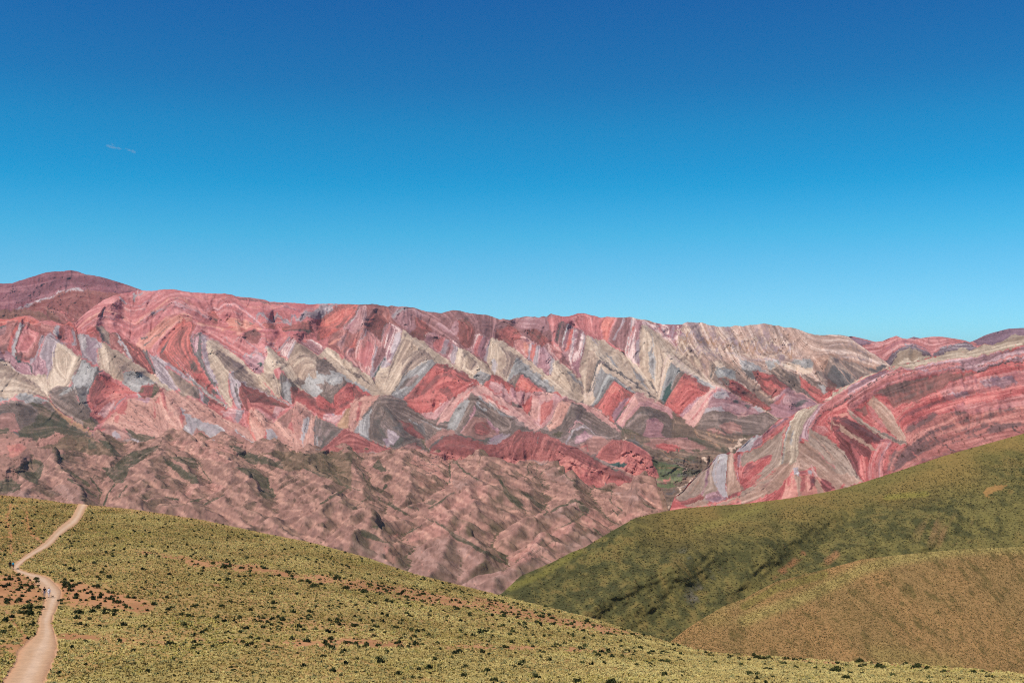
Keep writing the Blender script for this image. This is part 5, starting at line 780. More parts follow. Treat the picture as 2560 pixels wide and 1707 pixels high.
REL_FOOT = [
    (1, 'I', '700,690 1100,735 1400,900'), (1, 'I', '2110,780 1950,930 1640,1160 1300,1470'), (1, 'I', '0,1180 150,1190 300,1260 450,1340'), (1, 'I', '800,1150 1000,1300 1200,1480'), (1, 'I', '480,1400 700,1240 850,1200 960,1280'), (1, 'I', '300,1430 720,1310 900,1350 1170,1500'), (1, 'I', '2100,1090 1900,1250 1500,1560'), (1, 'I', '2352,1330 2000,1480 1700,1600'), (1, 'I', '100,770 250,960 300,1100'),
    (-1, 'I', '1700,1060 1500,1250 1280,1500'), (-1, 'I', '1050,1200 1200,1380 1240,1500'), (-1, 'I', '330,1080 470,1330'), (-1, 'I', '0,1420 200,1400 480,1350'), (-1, 'I', '1000,960 1350,1120 1500,1250'), (-1, 'I', '560,1400 700,1430 900,1500'),
    (1, 'J', '770,790 1030,920 1280,1020 1480,1060'), (1, 'J', '30,1030 200,1120 480,1310'), (1, 'J', '900,1110 1200,1310 1380,1500'), (1, 'J', '1770,1110 1600,1250 1400,1410'), (1, 'J', '1770,1110 2000,1210 2320,1370'), (1, 'J', '380,1320 560,1310 860,1390'), (1, 'J', '450,1050 640,1080 880,1080'),
    (-1, 'J', '470,1070 640,1330'), (-1, 'J', '1040,1000 1300,1230 1390,1490'), (-1, 'J', '140,1180 380,1310'), (-1, 'J', '1500,1130 1340,1260'), (-1, 'J', '2100,1000 2200,1250'),
    (1, 'K', '1170,720 1000,940 800,1140'), (1, 'K', '1180,700 1330,740 1560,820 1800,910 2090,1090'), (1, 'K', '2090,1090 1850,1130 1650,1200 1370,1400 1310,1510'), (1, 'K', '0,1160 100,1150 330,1180 560,1230 660,1260 850,1255 1000,1290 1200,1440'), (1, 'K', '660,1260 400,1430 100,1600'), (1, 'K', '150,715 400,900 540,1150'), (1, 'K', '2090,1090 2250,1260 2352,1400'),
    (-1, 'K', '740,1235 560,1010 440,870'), (-1, 'K', '800,1150 900,1270'), (-1, 'K', '1590,880 1590,1110 1680,1190 1300,1340 1230,1480'), (-1, 'K', '690,1270 1000,1470'), (-1, 'K', '200,1030 500,1210'),
    (1, 'L', '700,530 800,540 1100,745 1400,895 1800,1128 2040,1220'), (1, 'L', '1620,100 1400,170 1180,240 860,430 810,520'), (1, 'L', '1620,100 1750,220 1950,380 2150,480'), (1, 'L', '-100,800 0,812 200,842 420,882 600,902 870,922 1000,972 1240,1052 1300,1077 1600,1102 2040,1232'), (1, 'L', '2352,560 2100,690 1850,830 1700,940'), (1, 'L', '1700,400 1500,560 1250,740'), (1, 'L', '340,370 180,290 0,420'), (1, 'L', '720,540 500,650 300,800'), (1, 'L', '1340,900 1310,1050'),
    (-1, 'L', '850,430 720,500 560,400'), (-1, 'L', '2280,480 2000,620 1750,790 1690,960'), (-1, 'L', '560,840 820,690'), (-1, 'L', '600,1200 620,1500'), (-1, 'L', '1250,1150 1300,1400'), (-1, 'L', '1820,1130 2100,960 2352,840'),
    (1, 'M', '690,640 400,755 0,1010'), (1, 'M', '690,640 850,755'), (1, 'M', '900,750 600,930 400,1035 0,1420'), (1, 'M', '900,750 1010,790 1200,930'), (1, 'M', '1450,485 1120,665'), (1, 'M', '1450,490 1650,640 1760,780'), (1, 'M', '1480,650 1200,810'), (1, 'M', '890,980 550,1200 300,1340'), (1, 'M', '890,980 1010,1070'), (1, 'M', '440,210 600,360 860,450'), (1, 'M', '880,455 640,590'), (1, 'M', '1440,770 1200,900'),
    (-1, 'M', '320,790 440,700 680,600'), (-1, 'M', '1200,930 1000,1060'), (-1, 'M', '430,420 250,430 100,440'), (-1, 'M', '1120,530 1100,660'), (-1, 'H', '640,1060 500,1150'), (-1, 'H', '330,1180 600,1450'),
]
REL_RIDGE = [
    (1, 'F', '-20,1150 300,990 700,740 870,690 1300,620 1800,560 2352,330'), (1, 'G', '1990,150 1820,300 1720,500 1680,720 1640,860 1400,1070 1250,1200'), (1, 'G', '1680,900 1760,1100 1760,1290'), (1, 'G', '960,740 960,950 1060,1200'), (1, 'F', '200,1190 480,1430 760,1568'), (1, 'R', '0,340 220,480 460,640'), (1, 'F', '480,1020 700,940 1000,820'), (1, 'F', '800,1330 1000,1130 1500,900 2000,780'), (1, 'F', '1000,1450 1500,1200 2100,1050'), (1, 'R', '640,950 700,650 1000,500'),
    (-1, 'G', '1050,840 1200,760 1500,600'), (-1, 'G', '1040,1200 1400,1060 1560,920'), (-1, 'G', '2000,740 2300,1100'), (-1, 'F', '440,1120 640,1400 840,1600'), (-1, 'F', '300,1250 420,1400 600,1568'), (-1, 'R', '380,780 350,1040'), (-1, 'F', '760,1180 1000,1050 1350,960'), (-1, 'F', '1100,1330 1350,1090 1800,990 2352,830'), (-1, 'F', '1300,1500 1700,1300 2352,1150'), (-1, 'G', '2130,400 2270,690'), (-1, 'R', '880,560 1200,720'), (-1, 'G', '700,900 640,1100 500,1280'),
]
# strike of the beds where no outcrop edge shows it
GUIDE_RIDGE = [('F', '1000,1500 1700,1230 2352,960'), ('F', '1200,1568 1800,1330 2352,1130'), ('F', '1600,1568 2352,1300'), ('F', '900,1300 1600,1020 2352,720'), ('R', '900,800 1300,560 1800,330 2349,150'), ('F', '1000,1000 1500,820 2100,640'), ('F', '800,900 1300,720'), ('F', '1300,1420 1900,1180 2352,1020'), ('R', '600,900 680,650 800,500'), ('R', '760,800 900,600 1100,420'), ('G', '1560,900 1300,1100 1000,1290'), ('G', '1700,900 1650,1050 1600,1250'), ('G', '1800,740 2100,940 2352,1130'), ('G', '1780,640 2000,800 2300,1080')]
GUIDE_FOOT = []
# ---------------------------------------------------------------- from the survey to land
# light arriving on each part of the land (slope of picture colour against albedo) and the veil of air before it
LIGHT = dict(hills_coloured_range=((1.087, 1.135, 1.265), (.0095, .0135, .0180)), hills_red_ridge=((1.16, 1.20, 1.31), (.0165, .016, .0235)),
             hills_foothills=((1.06, 1.10, 1.20), (.0095, .0135, .018)), hills_far_summit=((1.09, 1.04, 1.15), (.013, .046, .058)), hills_far_red=((1.09, 1.04, 1.15), (.013, .046, .058)),
             hills_green_slope=((.93, .96, 1.02), (0, 0, 0)), hills_brown_knoll=((.92, .95, .98), (0, 0, 0)))
def albedo(name, c):
    k, h = LIGHT[name]
    return np.clip((c - np.array(h)) / np.array(k), 0.012, 0.85)
U0, V0, RW, RH = -120, 640, 2800, 940      # the survey map, one cell per photograph pixel
NROCK = len(ROCK) + 1
C1, C2, C3 = (np.zeros((NROCK, 3)) for _ in range(3))
RAN, RVEG, RSPK = np.ones(NROCK), np.zeros(NROCK), np.zeros(NROCK)
for _n, (_i, a, b, c, an, vg, sk) in ROCK.items():
    C1[_i], C2[_i], C3[_i] = a, b, c
    RAN[_i], RVEG[_i], RSPK[_i] = an, vg, sk

DBG = []
class Survey:
    def __init__(self):
        self.ids = np.zeros((RH, RW), np.uint8)
        self.dirs = []
    def outline(self, name, p):
        i = ROCK[name][0]
        q = p - np.array([U0, V0])
        a, b = q, np.roll(q, -1, 0)
        y0, y1 = max(0, int(q[:, 1].min())), min(RH - 1, int(q[:, 1].max()) + 1)
        for y in range(y0, y1 + 1):
            yc = y + 0.5
            k = ((a[:, 1] <= yc) & (b[:, 1] > yc)) | ((b[:, 1] <= yc) & (a[:, 1] > yc))
            if not k.any(): continue
            xs = np.sort(a[k, 0] + (yc - a[k, 1]) * (b[k, 0] - a[k, 0]) / (b[k, 1] - a[k, 1]))
            for s in range(0, len(xs) - 1, 2):
                x0, x1 = max(0, int(round(xs[s]))), min(RW, int(round(xs[s + 1])))
                if x1 > x0: self.ids[y, x0:x1] = i
        for s, e in zip(a, b):
            self.dirs.append((s, e, 1.0))
    def streak(self, name, p, w):
        """a narrow bed following a line"""
        i = ROCK[name][0]
        q = p - np.array([U0, V0])
        for s, e in zip(q[:-1], q[1:]):
            x0, x1 = int(max(0, min(s[0], e[0]) - w)), int(min(RW, max(s[0], e[0]) + w + 1))
            y0, y1 = int(max(0, min(s[1], e[1]) - w)), int(min(RH, max(s[1], e[1]) + w + 1))
            if x1 <= x0 or y1 <= y0: continue
            X, Y = np.meshgrid(np.arange(x0, x1) + .5, np.arange(y0, y1) + .5)
            d = e - s
            t = np.clip(((X - s[0]) * d[0] + (Y - s[1]) * d[1]) / max(1e-6, d @ d), 0, 1)
            r = np.hypot(X - s[0] - t * d[0], Y - s[1] - t * d[1])
            wn = w * 0.5 * (0.8 + 0.5 * vnoise(X / 9.0, Y / 9.0, 5))
            sub = self.ids[y0:y1, x0:x1]
            sub[r < np.maximum(wn, 0.55)] = i
            self.dirs.append((s, e, 3.0))
    def read(self, table):
        for row in table:
            p = T(row[2], row[3])
            if row[0] == 'P': self.outline(row[1], p)
            else: self.streak(row[1], p, row[4] / SHEET[row[2]][2])
        return self

GS = 2                                      # working grid for the direction of the beds and for relief
GW, GH = RW // GS, RH // GS

def bed_direction(dirs, extra=()):
    """direction in which the beds run, everywhere, from the outlines of the outcrops"""
    c, s, w = (np.zeros((GH, GW)) for _ in range(3))
    for a, b, k in list(dirs) + list(extra):
        d = b - a
        L = math.hypot(*d)
        if L < 4 or L > 900: continue
        n = max(2, int(L / 2))
        t = (np.arange(n) + .5) / n
        x = ((a[0] + t * d[0]) / GS).astype(int)
        y = ((a[1] + t * d[1]) / GS).astype(int)
        ok = (x >= 0) & (x < GW) & (y >= 0) & (y < GH)
        th = math.atan2(d[1], d[0])
        k = k * min(L, 60) / 60
        np.add.at(c, (y[ok], x[ok]), k * math.cos(2 * th))
        np.add.at(s, (y[ok], x[ok]), k * math.sin(2 * th))
        np.add.at(w, (y[ok], x[ok]), k)
    K = 60
    yy, xx = np.mgrid[-K:K + 1, -K:K + 1]
    ker = 1.0 / (xx * xx + yy * yy + 3.0) ** 1.25
    c, s = fft_conv(c, ker), fft_conv(s, ker)
    return 0.5 * np.arctan2(s, c + 1e-9)

def lic(noise, ang, steps, h=1.0):
    """smear noise along a direction field: beds and rills"""
    H, W = noise.shape
    dx, dy = np.cos(ang).astype(np.float32), np.sin(ang).astype(np.float32)
    out = noise.copy()
    Y0, X0 = np.mgrid[0:H, 0:W].astype(np.float32)
    for sg in (1, -1):
        x, y = X0.copy(), Y0.copy()
        px, py = dx * sg, dy * sg
        for k in range(steps):
            x = np.clip(x + px * h, 0, W - 1)
            y = np.clip(y + py * h, 0, H - 1)
            ix, iy = (x + .5).astype(np.int32).clip(0, W - 1), (y + .5).astype(np.int32).clip(0, H - 1)
            out += noise[iy, ix]
            nx, ny = dx[iy, ix], dy[iy, ix]
            f = np.where(nx * px + ny * py < 0, -1.0, 1.0).astype(np.float32)
            px, py = nx * f, ny * f
    return norm01(out)

def relief(table):
    """height of crests above gullies: +1 on every crest, -1 in every gully, smooth slopes between"""
    lines = []
    for v, sh, p in table:
        lines.append((v, T(sh, p) - np.array([U0, V0])))
    prev = None
    for g in (16, 8, 4, 2):
        W, H = RW // g, RH // g
        fix = np.zeros((H, W), bool)
        val = np.zeros((H, W), np.float32)
        for v, q in lines:
            for a, b in zip(q[:-1], q[1:]):
                n = max(2, int(np.hypot(*(b - a)) / g * 2))
                t = (np.arange(n) + .5) / n
                x = ((a[0] + t * (b[0] - a[0])) / g).astype(int)
                y = ((a[1] + t * (b[1] - a[1])) / g).astype(int)
                ok = (x >= 0) & (x < W) & (y >= 0) & (y < H)
                fix[y[ok], x[ok]] = True
                val[y[ok], x[ok]] = v
        z = val.copy() if prev is None else np.repeat(np.repeat(prev, 2, 0), 2, 1)[:H, :W].copy()
        if z.shape != (H, W):
            z = np.pad(z, ((0, H - z.shape[0]), (0, W - z.shape[1])), mode='edge')
        damp = 1 - 0.0006 * g * g / 16
        for it in range({16: 300, 8: 160, 4: 100, 2: 40}[g]):
            p = np.pad(z, 1, mode='edge')
            z = (p[:-2, 1:-1] + p[2:, 1:-1] + p[1:-1, :-2] + p[1:-1, 2:]) * 0.25 * damp
            z[fix] = val[fix]
        prev = z
    if prev.shape != (GH, GW):
        prev = np.pad(prev, ((0, GH - prev.shape[0]), (0, GW - prev.shape[1])), mode='edge')[:GH, :GW]
    z = gblur(prev, 2.0)
    gy, gx = np.gradient(z)
    g = gblur(np.hypot(gx, gy), 5.0)        # no slope steeper than rock stands
    z = z * gblur(np.clip(0.055 / np.maximum(g, 1e-4), 0.35, 1.0), 6.0)
    return gblur(z, 1.2)

def poly_mask(polys, u, v):
    m = np.zeros(np.shape(u), bool)
    for q in polys:
        c = np.zeros(np.shape(u), bool)
        for a, b in zip(q, np.roll(q, -1, 0)):
            if a[1] == b[1]: continue
            k = ((a[1] <= v) & (b[1] > v)) | ((b[1] <= v) & (a[1] > v))
            c ^= k & (u < a[0] + (v - a[1]) * (b[0] - a[0]) / (b[1] - a[1]))
        m |= c
    return m

def interp_line(sk, u):
    o = np.argsort(sk[:, 0], kind='stable')
    return np.interp(u, sk[o, 0], sk[o, 1])

GY, GX = np.mgrid[0:GH, 0:GW].astype(np.float32)
GUU, GVV = GX * GS + U0, GY * GS + V0
rng = np.random.default_rng(7)

def build_land(name, sky_line, vbot, u_lo, u_hi, survey, rel, depth, mat, nrow, rel_amp, rill_amp, jag=1.2, veg_aspect=0.0, seed=1, du=2.0, bed_len=14, proc=None, back=1500.0, guide=(), rib_amp=6.0):
    ang = bed_direction(survey.dirs, [(a_ - np.array([U0, V0]), b_ - np.array([U0, V0]), 6.0) for sh_, p_ in guide for a_, b_ in zip(T(sh_, p_)[:-1], T(sh_, p_)[1:])])
    nz = rng.standard_normal((GH, GW)).astype(np.float32)
    ang = ang + 0.06 * fbm(GX / 14, GY / 14, 2, seed + 3)
    bedF = 0.62 * lic(nz, ang, bed_len) + 0.55 * lic(norm01(gblur(rng.standard_normal((GH, GW)), 0.9)).astype(np.float32), ang, bed_len + 12)
    bedC = lic(norm01(gblur(rng.standard_normal((GH, GW)), 2.2)).astype(np.float32), ang, bed_len + 8, 1.4)
    # rills run down the slopes
    R = rel.copy()
    if proc is not None: R = R + proc
    hh = gblur(R, 2.5)
    gy, gx = np.gradient(hh)
    gy = gy - 0.012
    down = np.arctan2(gy, gx)
    rills = lic(norm01(gblur(rng.standard_normal((GH, GW)), 1.0)).astype(np.float32), down, 11)
    ribs = lic(norm01(gblur(rng.standard_normal((GH, GW)), 2.6)).astype(np.float32), down, 18)
    # ground points
    us = np.arange(u_lo, u_hi + du, du)
    vt = interp_line(sky_line, us) + jag * fbm(us / 9.0, us * 0 + seed, 3, seed)
    t = np.linspace(0, 1, nrow)[:, None]
    UU = np.broadcast_to(us, (nrow, len(us)))
    VV = vt[None, :] + t * (vbot - vt)[None, :]
    gx_, gy_ = (UU - U0) / GS, (VV - V0) / GS
    r = bilin(R, gx_, gy_)
    rl = bilin(rills, gx_, gy_)
    rb = bilin(ribs, gx_, gy_)
    bF, bC = bilin(bedF, gx_, gy_), bilin(bedC, gx_, gy_)
    rough = fbm(UU / 26.0, VV / 20.0, 5, seed + 11, 0.6)
    D = depth(UU, VV)
    ramp = ss(0.0, 0.03, t)                 # relief dies out at the crest so that the skyline stays where it was surveyed
    D = D - rel_amp(UU, VV) * r * (0.35 + 0.65 * ramp)
    dz = np.abs(np.diff(VV, axis=0, append=VV[-1:] + 1)) * D / F * 0.95       # no face steeper than about 45 degrees
    up = np.cumsum(dz[::-1], 0)[::-1]
    D = np.maximum.accumulate((D - up)[::-1], 0)[::-1] + up
    D = D - rill_amp * (rl * 1.0 + bF * 0.45) * D / 4500.0 - rill_amp * 2.2 * rough * D / 4500.0 - rib_amp * rb * D / 4500.0 * ramp
    P = at(UU, VV, D)
    # what crops out at every point, read at four places around it for soft edges
    col = np.zeros(UU.shape + (3,))
    n1, n2 = vnoise(UU / 13.0, VV / 13.0, 31), vnoise(UU / 13.0, VV / 13.0, 47)
    m1, m2 = vnoise(UU / 4.5, VV / 4.5, 33), vnoise(UU / 4.5, VV / 4.5, 49)
    wu, wv = 1.1 * n1 + 0.9 * m1, 1.0 * n2 + 0.8 * m2 + 2.2 * np.clip(rl, -2, 2)
    tone = fbm(UU / 38.0, VV / 30.0, 3, seed + 21)
    mott = fbm(UU / 11.0, VV / 8.0, 3, seed + 25)
    spk = bilin(norm01(gblur(rng.standard_normal((GH, GW)), 0.8)), gx_, gy_)
    aspect = bilin(np.gradient(gblur(R, 3.0))[1], gx_, gy_)
    nx_, ny_ = -np.sin(bilin(ang, gx_, gy_)), np.cos(bilin(ang, gx_, gy_))
    wu, wv = wu + 1.5 * bF * nx_ + 1.0 * bC * nx_, wv + 1.5 * bF * ny_ + 1.0 * bC * ny_
    TAPS = ((-.6, -.5), (.6, -.4), (-.4, .6), (.5, .45))
    for ju, jv in TAPS:
        k = survey.ids[np.clip((VV + wv + jv - V0), 0, RH - 1).astype(int), np.clip((UU + wu + ju - U0), 0, RW - 1).astype(int)]
        a = RAN[k][..., None]
        w2 = ss(-0.5, 1.3, bF)[..., None] * 0.9
        w3 = ss(0.2, 1.4, bC * 0.7 + 0.55 * mott + 0.25 * rl + 0.3 * bF)[..., None] * 0.85
        c = C1[k] + (C2[k] - C1[k]) * np.clip(w2 * a, 0, 1.1)
        c = c + (C3[k] - c) * np.clip(w3 * a, 0, 1)
        c = c * (1 + (0.05 * tone + 0.13 * a[..., 0] * bF + 0.035 * rl + 0.05 * spk)[..., None])
        sp = RSPK[k] * ss(1.1, 2.1, spk + 0.8 * mott)          # scrub and dark crevices
        c = c + (c * 0.35 + np.array([.006, .007, .005]) - c) * (sp * 0.75)[..., None]
        vg = RVEG[k] * ss(0.0, 1.0, mott * 1.1 + 0.35 * tone + veg_aspect * np.clip(-aspect * 16, -1, 1) - 0.18 * rb - 0.12 + 0.25 * spk * 0.4)
        c = c + (lin((92, 88, 74)) - c) * (np.clip(vg, 0, 1) * 0.72)[..., None]
        col += c
    col = col / len(TAPS)
    DBG.append((UU, VV, col, name))
    col = albedo(name, col)
    # far side, falling away behind the crest
    nb = 7
    bk, cb = [], []
    for i in range(1, nb + 1):
        q = P[0].copy()
        f = (i / nb) ** 1.6
        q[:, 1] += 15 + back * f
        q[:, 0] += q[:, 0] / P[0][:, 1] * (15 + back * f)
        q[:, 2] -= 1.5 + (15 + back * f) * 0.25 + back * 0.3 * f
        bk.append(q)
        cb.append(col[0])
    P = np.concatenate([np.stack(bk[::-1]), P])
    col = np.concatenate([np.stack(cb[::-1]), col])
    o = mesh_from(name, P.reshape(-1, 3), grid_faces(*P.shape[:2]), mat, smooth=True, colors=col.reshape(-1, 3))
    tag(o, kind='structure')
    return o

rock_mat = land_material('rock', 0.045, 0.14, 0.5, 6.0)

def proc_relief(seed, wl=95.0):
    u, v = GUU, GVV
    wx = 18 * fbm(u / 90, v / 70, 2, seed + 5)
    wy = 14 * fbm(u / 90, v / 70, 2, seed + 6)
    a = ((u + wx) * 0.8 + (v + wy) * 1.1) / wl
    b = (-(u + wx) * 0.6 + (v + wy) * 1.2) / wl
    return ridged(a, b, 4, seed, 0.55)

# main range and its foothills
sv = Survey().read(MAIN).read(FOOT)
CHEV = []                                   # fine chevrons of thin beds in the pale right-hand slabs
for kk, nm in enumerate(['gtan', 'wcream', 'lav', 'otan', 'gtan', 'wcream', 'lav', 'wcream', 'gtan']):
    x, pts = 1690.0 + 4 * (kk % 3), []
    y0 = 818 + kk * 9.0
    while x < 1985:
        hgt = 16 + 7 * math.sin(x * 0.05 + kk)
        yb = y0 + (x - 1690) * (0.13 + 0.006 * kk) + 4 * math.sin(x * 0.031)
        pts += [(x, yb + hgt * .4), (x + 5, yb - hgt * .6)]
        x += 19 + 4 * math.sin(x * 0.2 + kk * .7)
    p = np.array(pts)
    p = p[(p[:, 1] > interp_line(SKY_MAIN, p[:, 0]) + 5) & (p[:, 1] < 896 + (p[:, 0] - 1690) * 0.02)]
    if len(p) > 2: sv.streak(nm, p, 2.6)
relm = relief(REL_MAIN + REL_FOOT)
foot_w = ss(1080, 1180, GVV + 20 * fbm(GUU / 60, GVV / 60, 2, 3))
pr = proc_relief(61)
proc = pr * (0.16 + 0.55 * foot_w) + 0.10 * proc_relief(63, 38.0)
KD = ([600, 700, 800, 900, 1050, 1150, 1300, 1500, 1580], [6300, 5850, 5450, 5000, 4300, 3700, 2850, 2200, 2000])
land_main = build_land('hills_coloured_range', SKY_MAIN, np.full(1401, 1545.0)[:len(np.arange(-110, 2672, 2.0))], -110, 2670, sv, relm,
                       lambda u, v: np.interp(v, *KD) - (u - 900) * 0.12 * ss(1200, 1100, v) + 260 * ss(1130, 1250, v), rock_mat, 520,
                       lambda u, v: 95 * ss(1220, 1120, v) + 10, 3.0, 1.3, 0.1, 3, 2.0, 22, proc, guide=GUIDE_FOOT, rib_amp=7.0)

# red ridge at the right
svr = Survey().read(RIDGE)
relr = relief(REL_RIDGE)
us_r = np.arange(1664, 2672, 2.0)
land_ridge = build_land('hills_red_ridge', SKY_RIDGE, np.maximum(1330 + 0 * us_r, interp_line(SKY_RIDGE, us_r) + 30), 1664, 2670, svr, relr,
                        lambda u, v: np.interp(v, [750, 850, 1000, 1150, 1300, 1480], [3900, 3700, 3350, 2950, 2500, 2100]) - (u - 1680) * 0.4, rock_mat, 330,
                        lambda u, v: 36 + 0 * u, 2.2, 1.6, 0.3, 9, 2.0, 22, 0.16 * proc_relief(77), guide=GUIDE_RIDGE, rib_amp=3.5)
# far summits
svp = Survey().read(PEAK)
land_peak = build_land('hills_far_summit', SKY_PEAK, np.full(len(np.arange(-110, 442, 2.0)), 850.0), -110, 440, svp, proc_relief(91) * 0.5,
                       lambda u, v: np.interp(v, [660, 850], [8600, 7300]), rock_mat, 110, lambda u, v: 90 + 0 * u, 4.0, 1.0, 0.2, 13, 2.0, 10, None, 2500)
svf = Survey().read(FAR)
land_far = build_land('hills_far_red', SKY_FAR, np.full(len(np.arange(2100, 2672, 2.0)), 960.0), 2100, 2670, svf, proc_relief(95) * 0.4,
                      lambda u, v: np.interp(v, [790, 960], [8200, 6600]), rock_mat, 120, lambda u, v: 80 + 0 * u, 3.0, 0.5, 0.1, 17, 2.0, 12, None, 2500)
# --- the foothills: a drainage network worn into the ground between the range and the near slopes
import heapq
def erode(H, dx, rounds, smax, m, seed, k=None):
    """let water find its way to the lower edge, then set every slope by the water it carries"""
    nr, ncol = H.shape
    g = np.random.default_rng(seed)
    off = [(-1, 0, 1.0), (1, 0, 1.0), (0, -1, 1.0), (0, 1, 1.0), (-1, -1, 1.414), (-1, 1, 1.414), (1, -1, 1.414), (1, 1, 1.414)]
    Z = H.copy()
    for rd in range(rounds):
        z = (Z + g.standard_normal(Z.shape) * (1.2 if rd else 2.0)).ravel().tolist()
        n = nr * ncol
        par = [-1] * n
        step = [0.0] * n
        seen = bytearray(n)
        heap = []
        for c in range(ncol):
            heap.append((z[c], c)); seen[c] = 1
        for r in range(1, nr):
            heap.append((z[r * ncol + ncol - 1] + 4, r * ncol + ncol - 1)); seen[r * ncol + ncol - 1] = 1
        heapq.heapify(heap)
        order = []
        while heap:
            h, i = heapq.heappop(heap)
            order.append(i)
            r, c = divmod(i, ncol)
            for dr, dc, ds in off:
                rr, cc = r + dr, c + dc
                if 0 <= rr < nr and 0 <= cc < ncol:
                    j = rr * ncol + cc
                    if not seen[j]:
                        seen[j] = 1
                        par[j] = i
                        step[j] = ds
                        heapq.heappush(heap, (max(z[j], h + 1e-3), j))
        A = [1.0] * n
        for i in reversed(order):
            if par[i] >= 0: A[par[i]] += A[i]
        s = (smax * np.minimum(1.0, (np.asarray(A) / 10.0) ** (-m)) * dx * np.asarray(step)).tolist()
        z0 = H.ravel().tolist()
        out = [0.0] * n
        for i in order:
            out[i] = z0[i] if par[i] < 0 else out[par[i]] + s[i]
        S = np.array(out).reshape(nr, ncol)
        low = gblur(S - H, 45)
        Z = S - low
    return Z, np.log(np.array(A).reshape(nr, ncol))

DXF = 6.0
fx, fy = np.arange(-1500, 1010, DXF), np.arange(1950, 4300, DXF)
FXX, FYY = np.meshgrid(fx, fy)
vb = np.interp(FYY, KD[1][::-1], KD[0][::-1])
zb = CAMZ + (900 - vb) / F * FYY
ub = CX + F * FXX / FYY
Rt = bilin(relm, (ub - U0) / GS, (vb - V0) / GS)
H0 = zb + 34 * Rt + 16 * fbm(FXX / 190, FYY / 190, 4, 201) - 0.035 * FXX
Zf, Af = erode(H0, DXF, 3, 0.66, 0.5, 5)
Zf = gblur(Zf + 0.035 * FXX, 0.45)
# finer ground between the surveyed points: crags, ledges and rills
UP = 2.4
fx2, fy2 = np.arange(fx[0], fx[-1] - DXF, UP), np.arange(fy[0], fy[-1] - DXF, UP)
ci, ri = np.meshgrid((fx2 - fx[0]) / DXF, (fy2 - fy[0]) / DXF)
Af, Rt, Zf, zb = (bilin(q, ci, ri) for q in (Af, Rt, Zf, zb))
FXX, FYY = np.meshgrid(fx2, fy2)
vb, ub = np.interp(FYY, KD[1][::-1], KD[0][::-1]), CX + F * FXX / FYY
DXF = UP
Zf = zb + (Zf - zb) * 0.95 + 9 + 4.5 * fbm(FXX / 40, FYY / 60, 5, 203, .65) + 2.6 * ridged((FXX + .4 * FYY) / 20, (FYY - .5 * FXX) / 44, 4, 204, .65) * ss(-.3, .5, fbm(FXX / 120, FYY / 120, 2, 206) + .2)
Zf = np.minimum(Zf, gblur(Zf, 5.0) + 6.0)
# where they end: at the foot of the range the ground dips under it
EDGE = [T(r[2], r[3]) for r in FOOT if r[1] == 'foot'][0]
inside = poly_mask([np.where(EDGE > 1500, EDGE + [0, 200], EDGE)], ub, vb).astype(float)
edge = gblur(inside, 4.0)
Zf = Zf - (1 - ss(.25, .75, edge)) * 150 - 26 * ss(1650, 1720, ub)
# picture position of every point, for the mapped colours
yd = (FYY * CP + (Zf - CAMZ) * SP)
uf = CX + F * FXX / yd
vf = CY - F * ((Zf - CAMZ) * CP - FYY * SP) / yd
gyf, gxf = np.gradient(gblur(Zf, 3.0), DXF)
svf2 = Survey().read(FOOT)
kf = svf2.ids[np.clip(vf - V0 + 3 * vnoise(FXX / 25, FYY / 40, 7), 0, RH - 1).astype(int), np.clip(uf - U0 + 3 * vnoise(FXX / 25, FYY / 40, 8), 0, RW - 1).astype(int)]
kf = np.where(kf == 0, ROCK['foot'][0], kf)
n1, n2, n3 = fbm(FXX / 60, FYY / 60, 4, 211), fbm(FXX / 13, FYY / 32, 4, 212, .6), fbm(FXX / 260, FYY / 260, 2, 213)
bed = np.sin((Zf * 0.9 + FXX * 0.35 + FYY * 0.12 + 14 * n1) / 5.5) * .6 + np.sin((Zf * 0.9 + FXX * 0.35 + FYY * 0.12 + 14 * n1) / 2.3) * .4
cf = C1[kf] + (C2[kf] - C1[kf]) * ss(-.3, .9, .7 * bed + n2)[..., None]
cf = cf + (C3[kf] - cf) * (ss(.1, .8, n2 - .4 * bed + .3 * n1) * .8)[..., None]
asp = ss(-.15, .45, gxf * -1.0 + 0.35 * gyf * -1 * 0 + .10 * n1)         # slopes turned away to the right hold more scrub
veg = np.clip(asp * (.55 + .5 * n1 + .3 * n3) + .75 * ss(3.4, 6.0, Af + 1.2 * n2) * ss(-.6, .3, n3 + n2), 0, 1)
cf = cf + (lin((92, 88, 70)) - cf) * (veg * .85)[..., None]
n4 = fbm(FXX / 4.0, FYY / 13, 3, 217, .65)
cf = cf * (1 + .10 * bed + .10 * n2 + .22 * n4)[..., None]
cf = cf + (lin((84, 82, 66)) - cf) * (ss(4.3, 5.3, Af + .5 * n4) * .6)[..., None]
cf = cf + (lin((74, 64, 58)) - cf) * (ss(.45, .85, fbm(FXX / 5, FYY / 15, 2, 215) + .3 * n2) * .6)[..., None]
Pf = np.stack([FXX, FYY, Zf], -1)
DBG.append((uf, vf, cf, 'hills_foothills'))
tag(mesh_from('hills_foothills', Pf.reshape(-1, 3), grid_faces(*Pf.shape[:2])[:, ::-1], rock_mat, smooth=True, colors=albedo('hills_foothills', cf).reshape(-1, 3)), kind='structure')
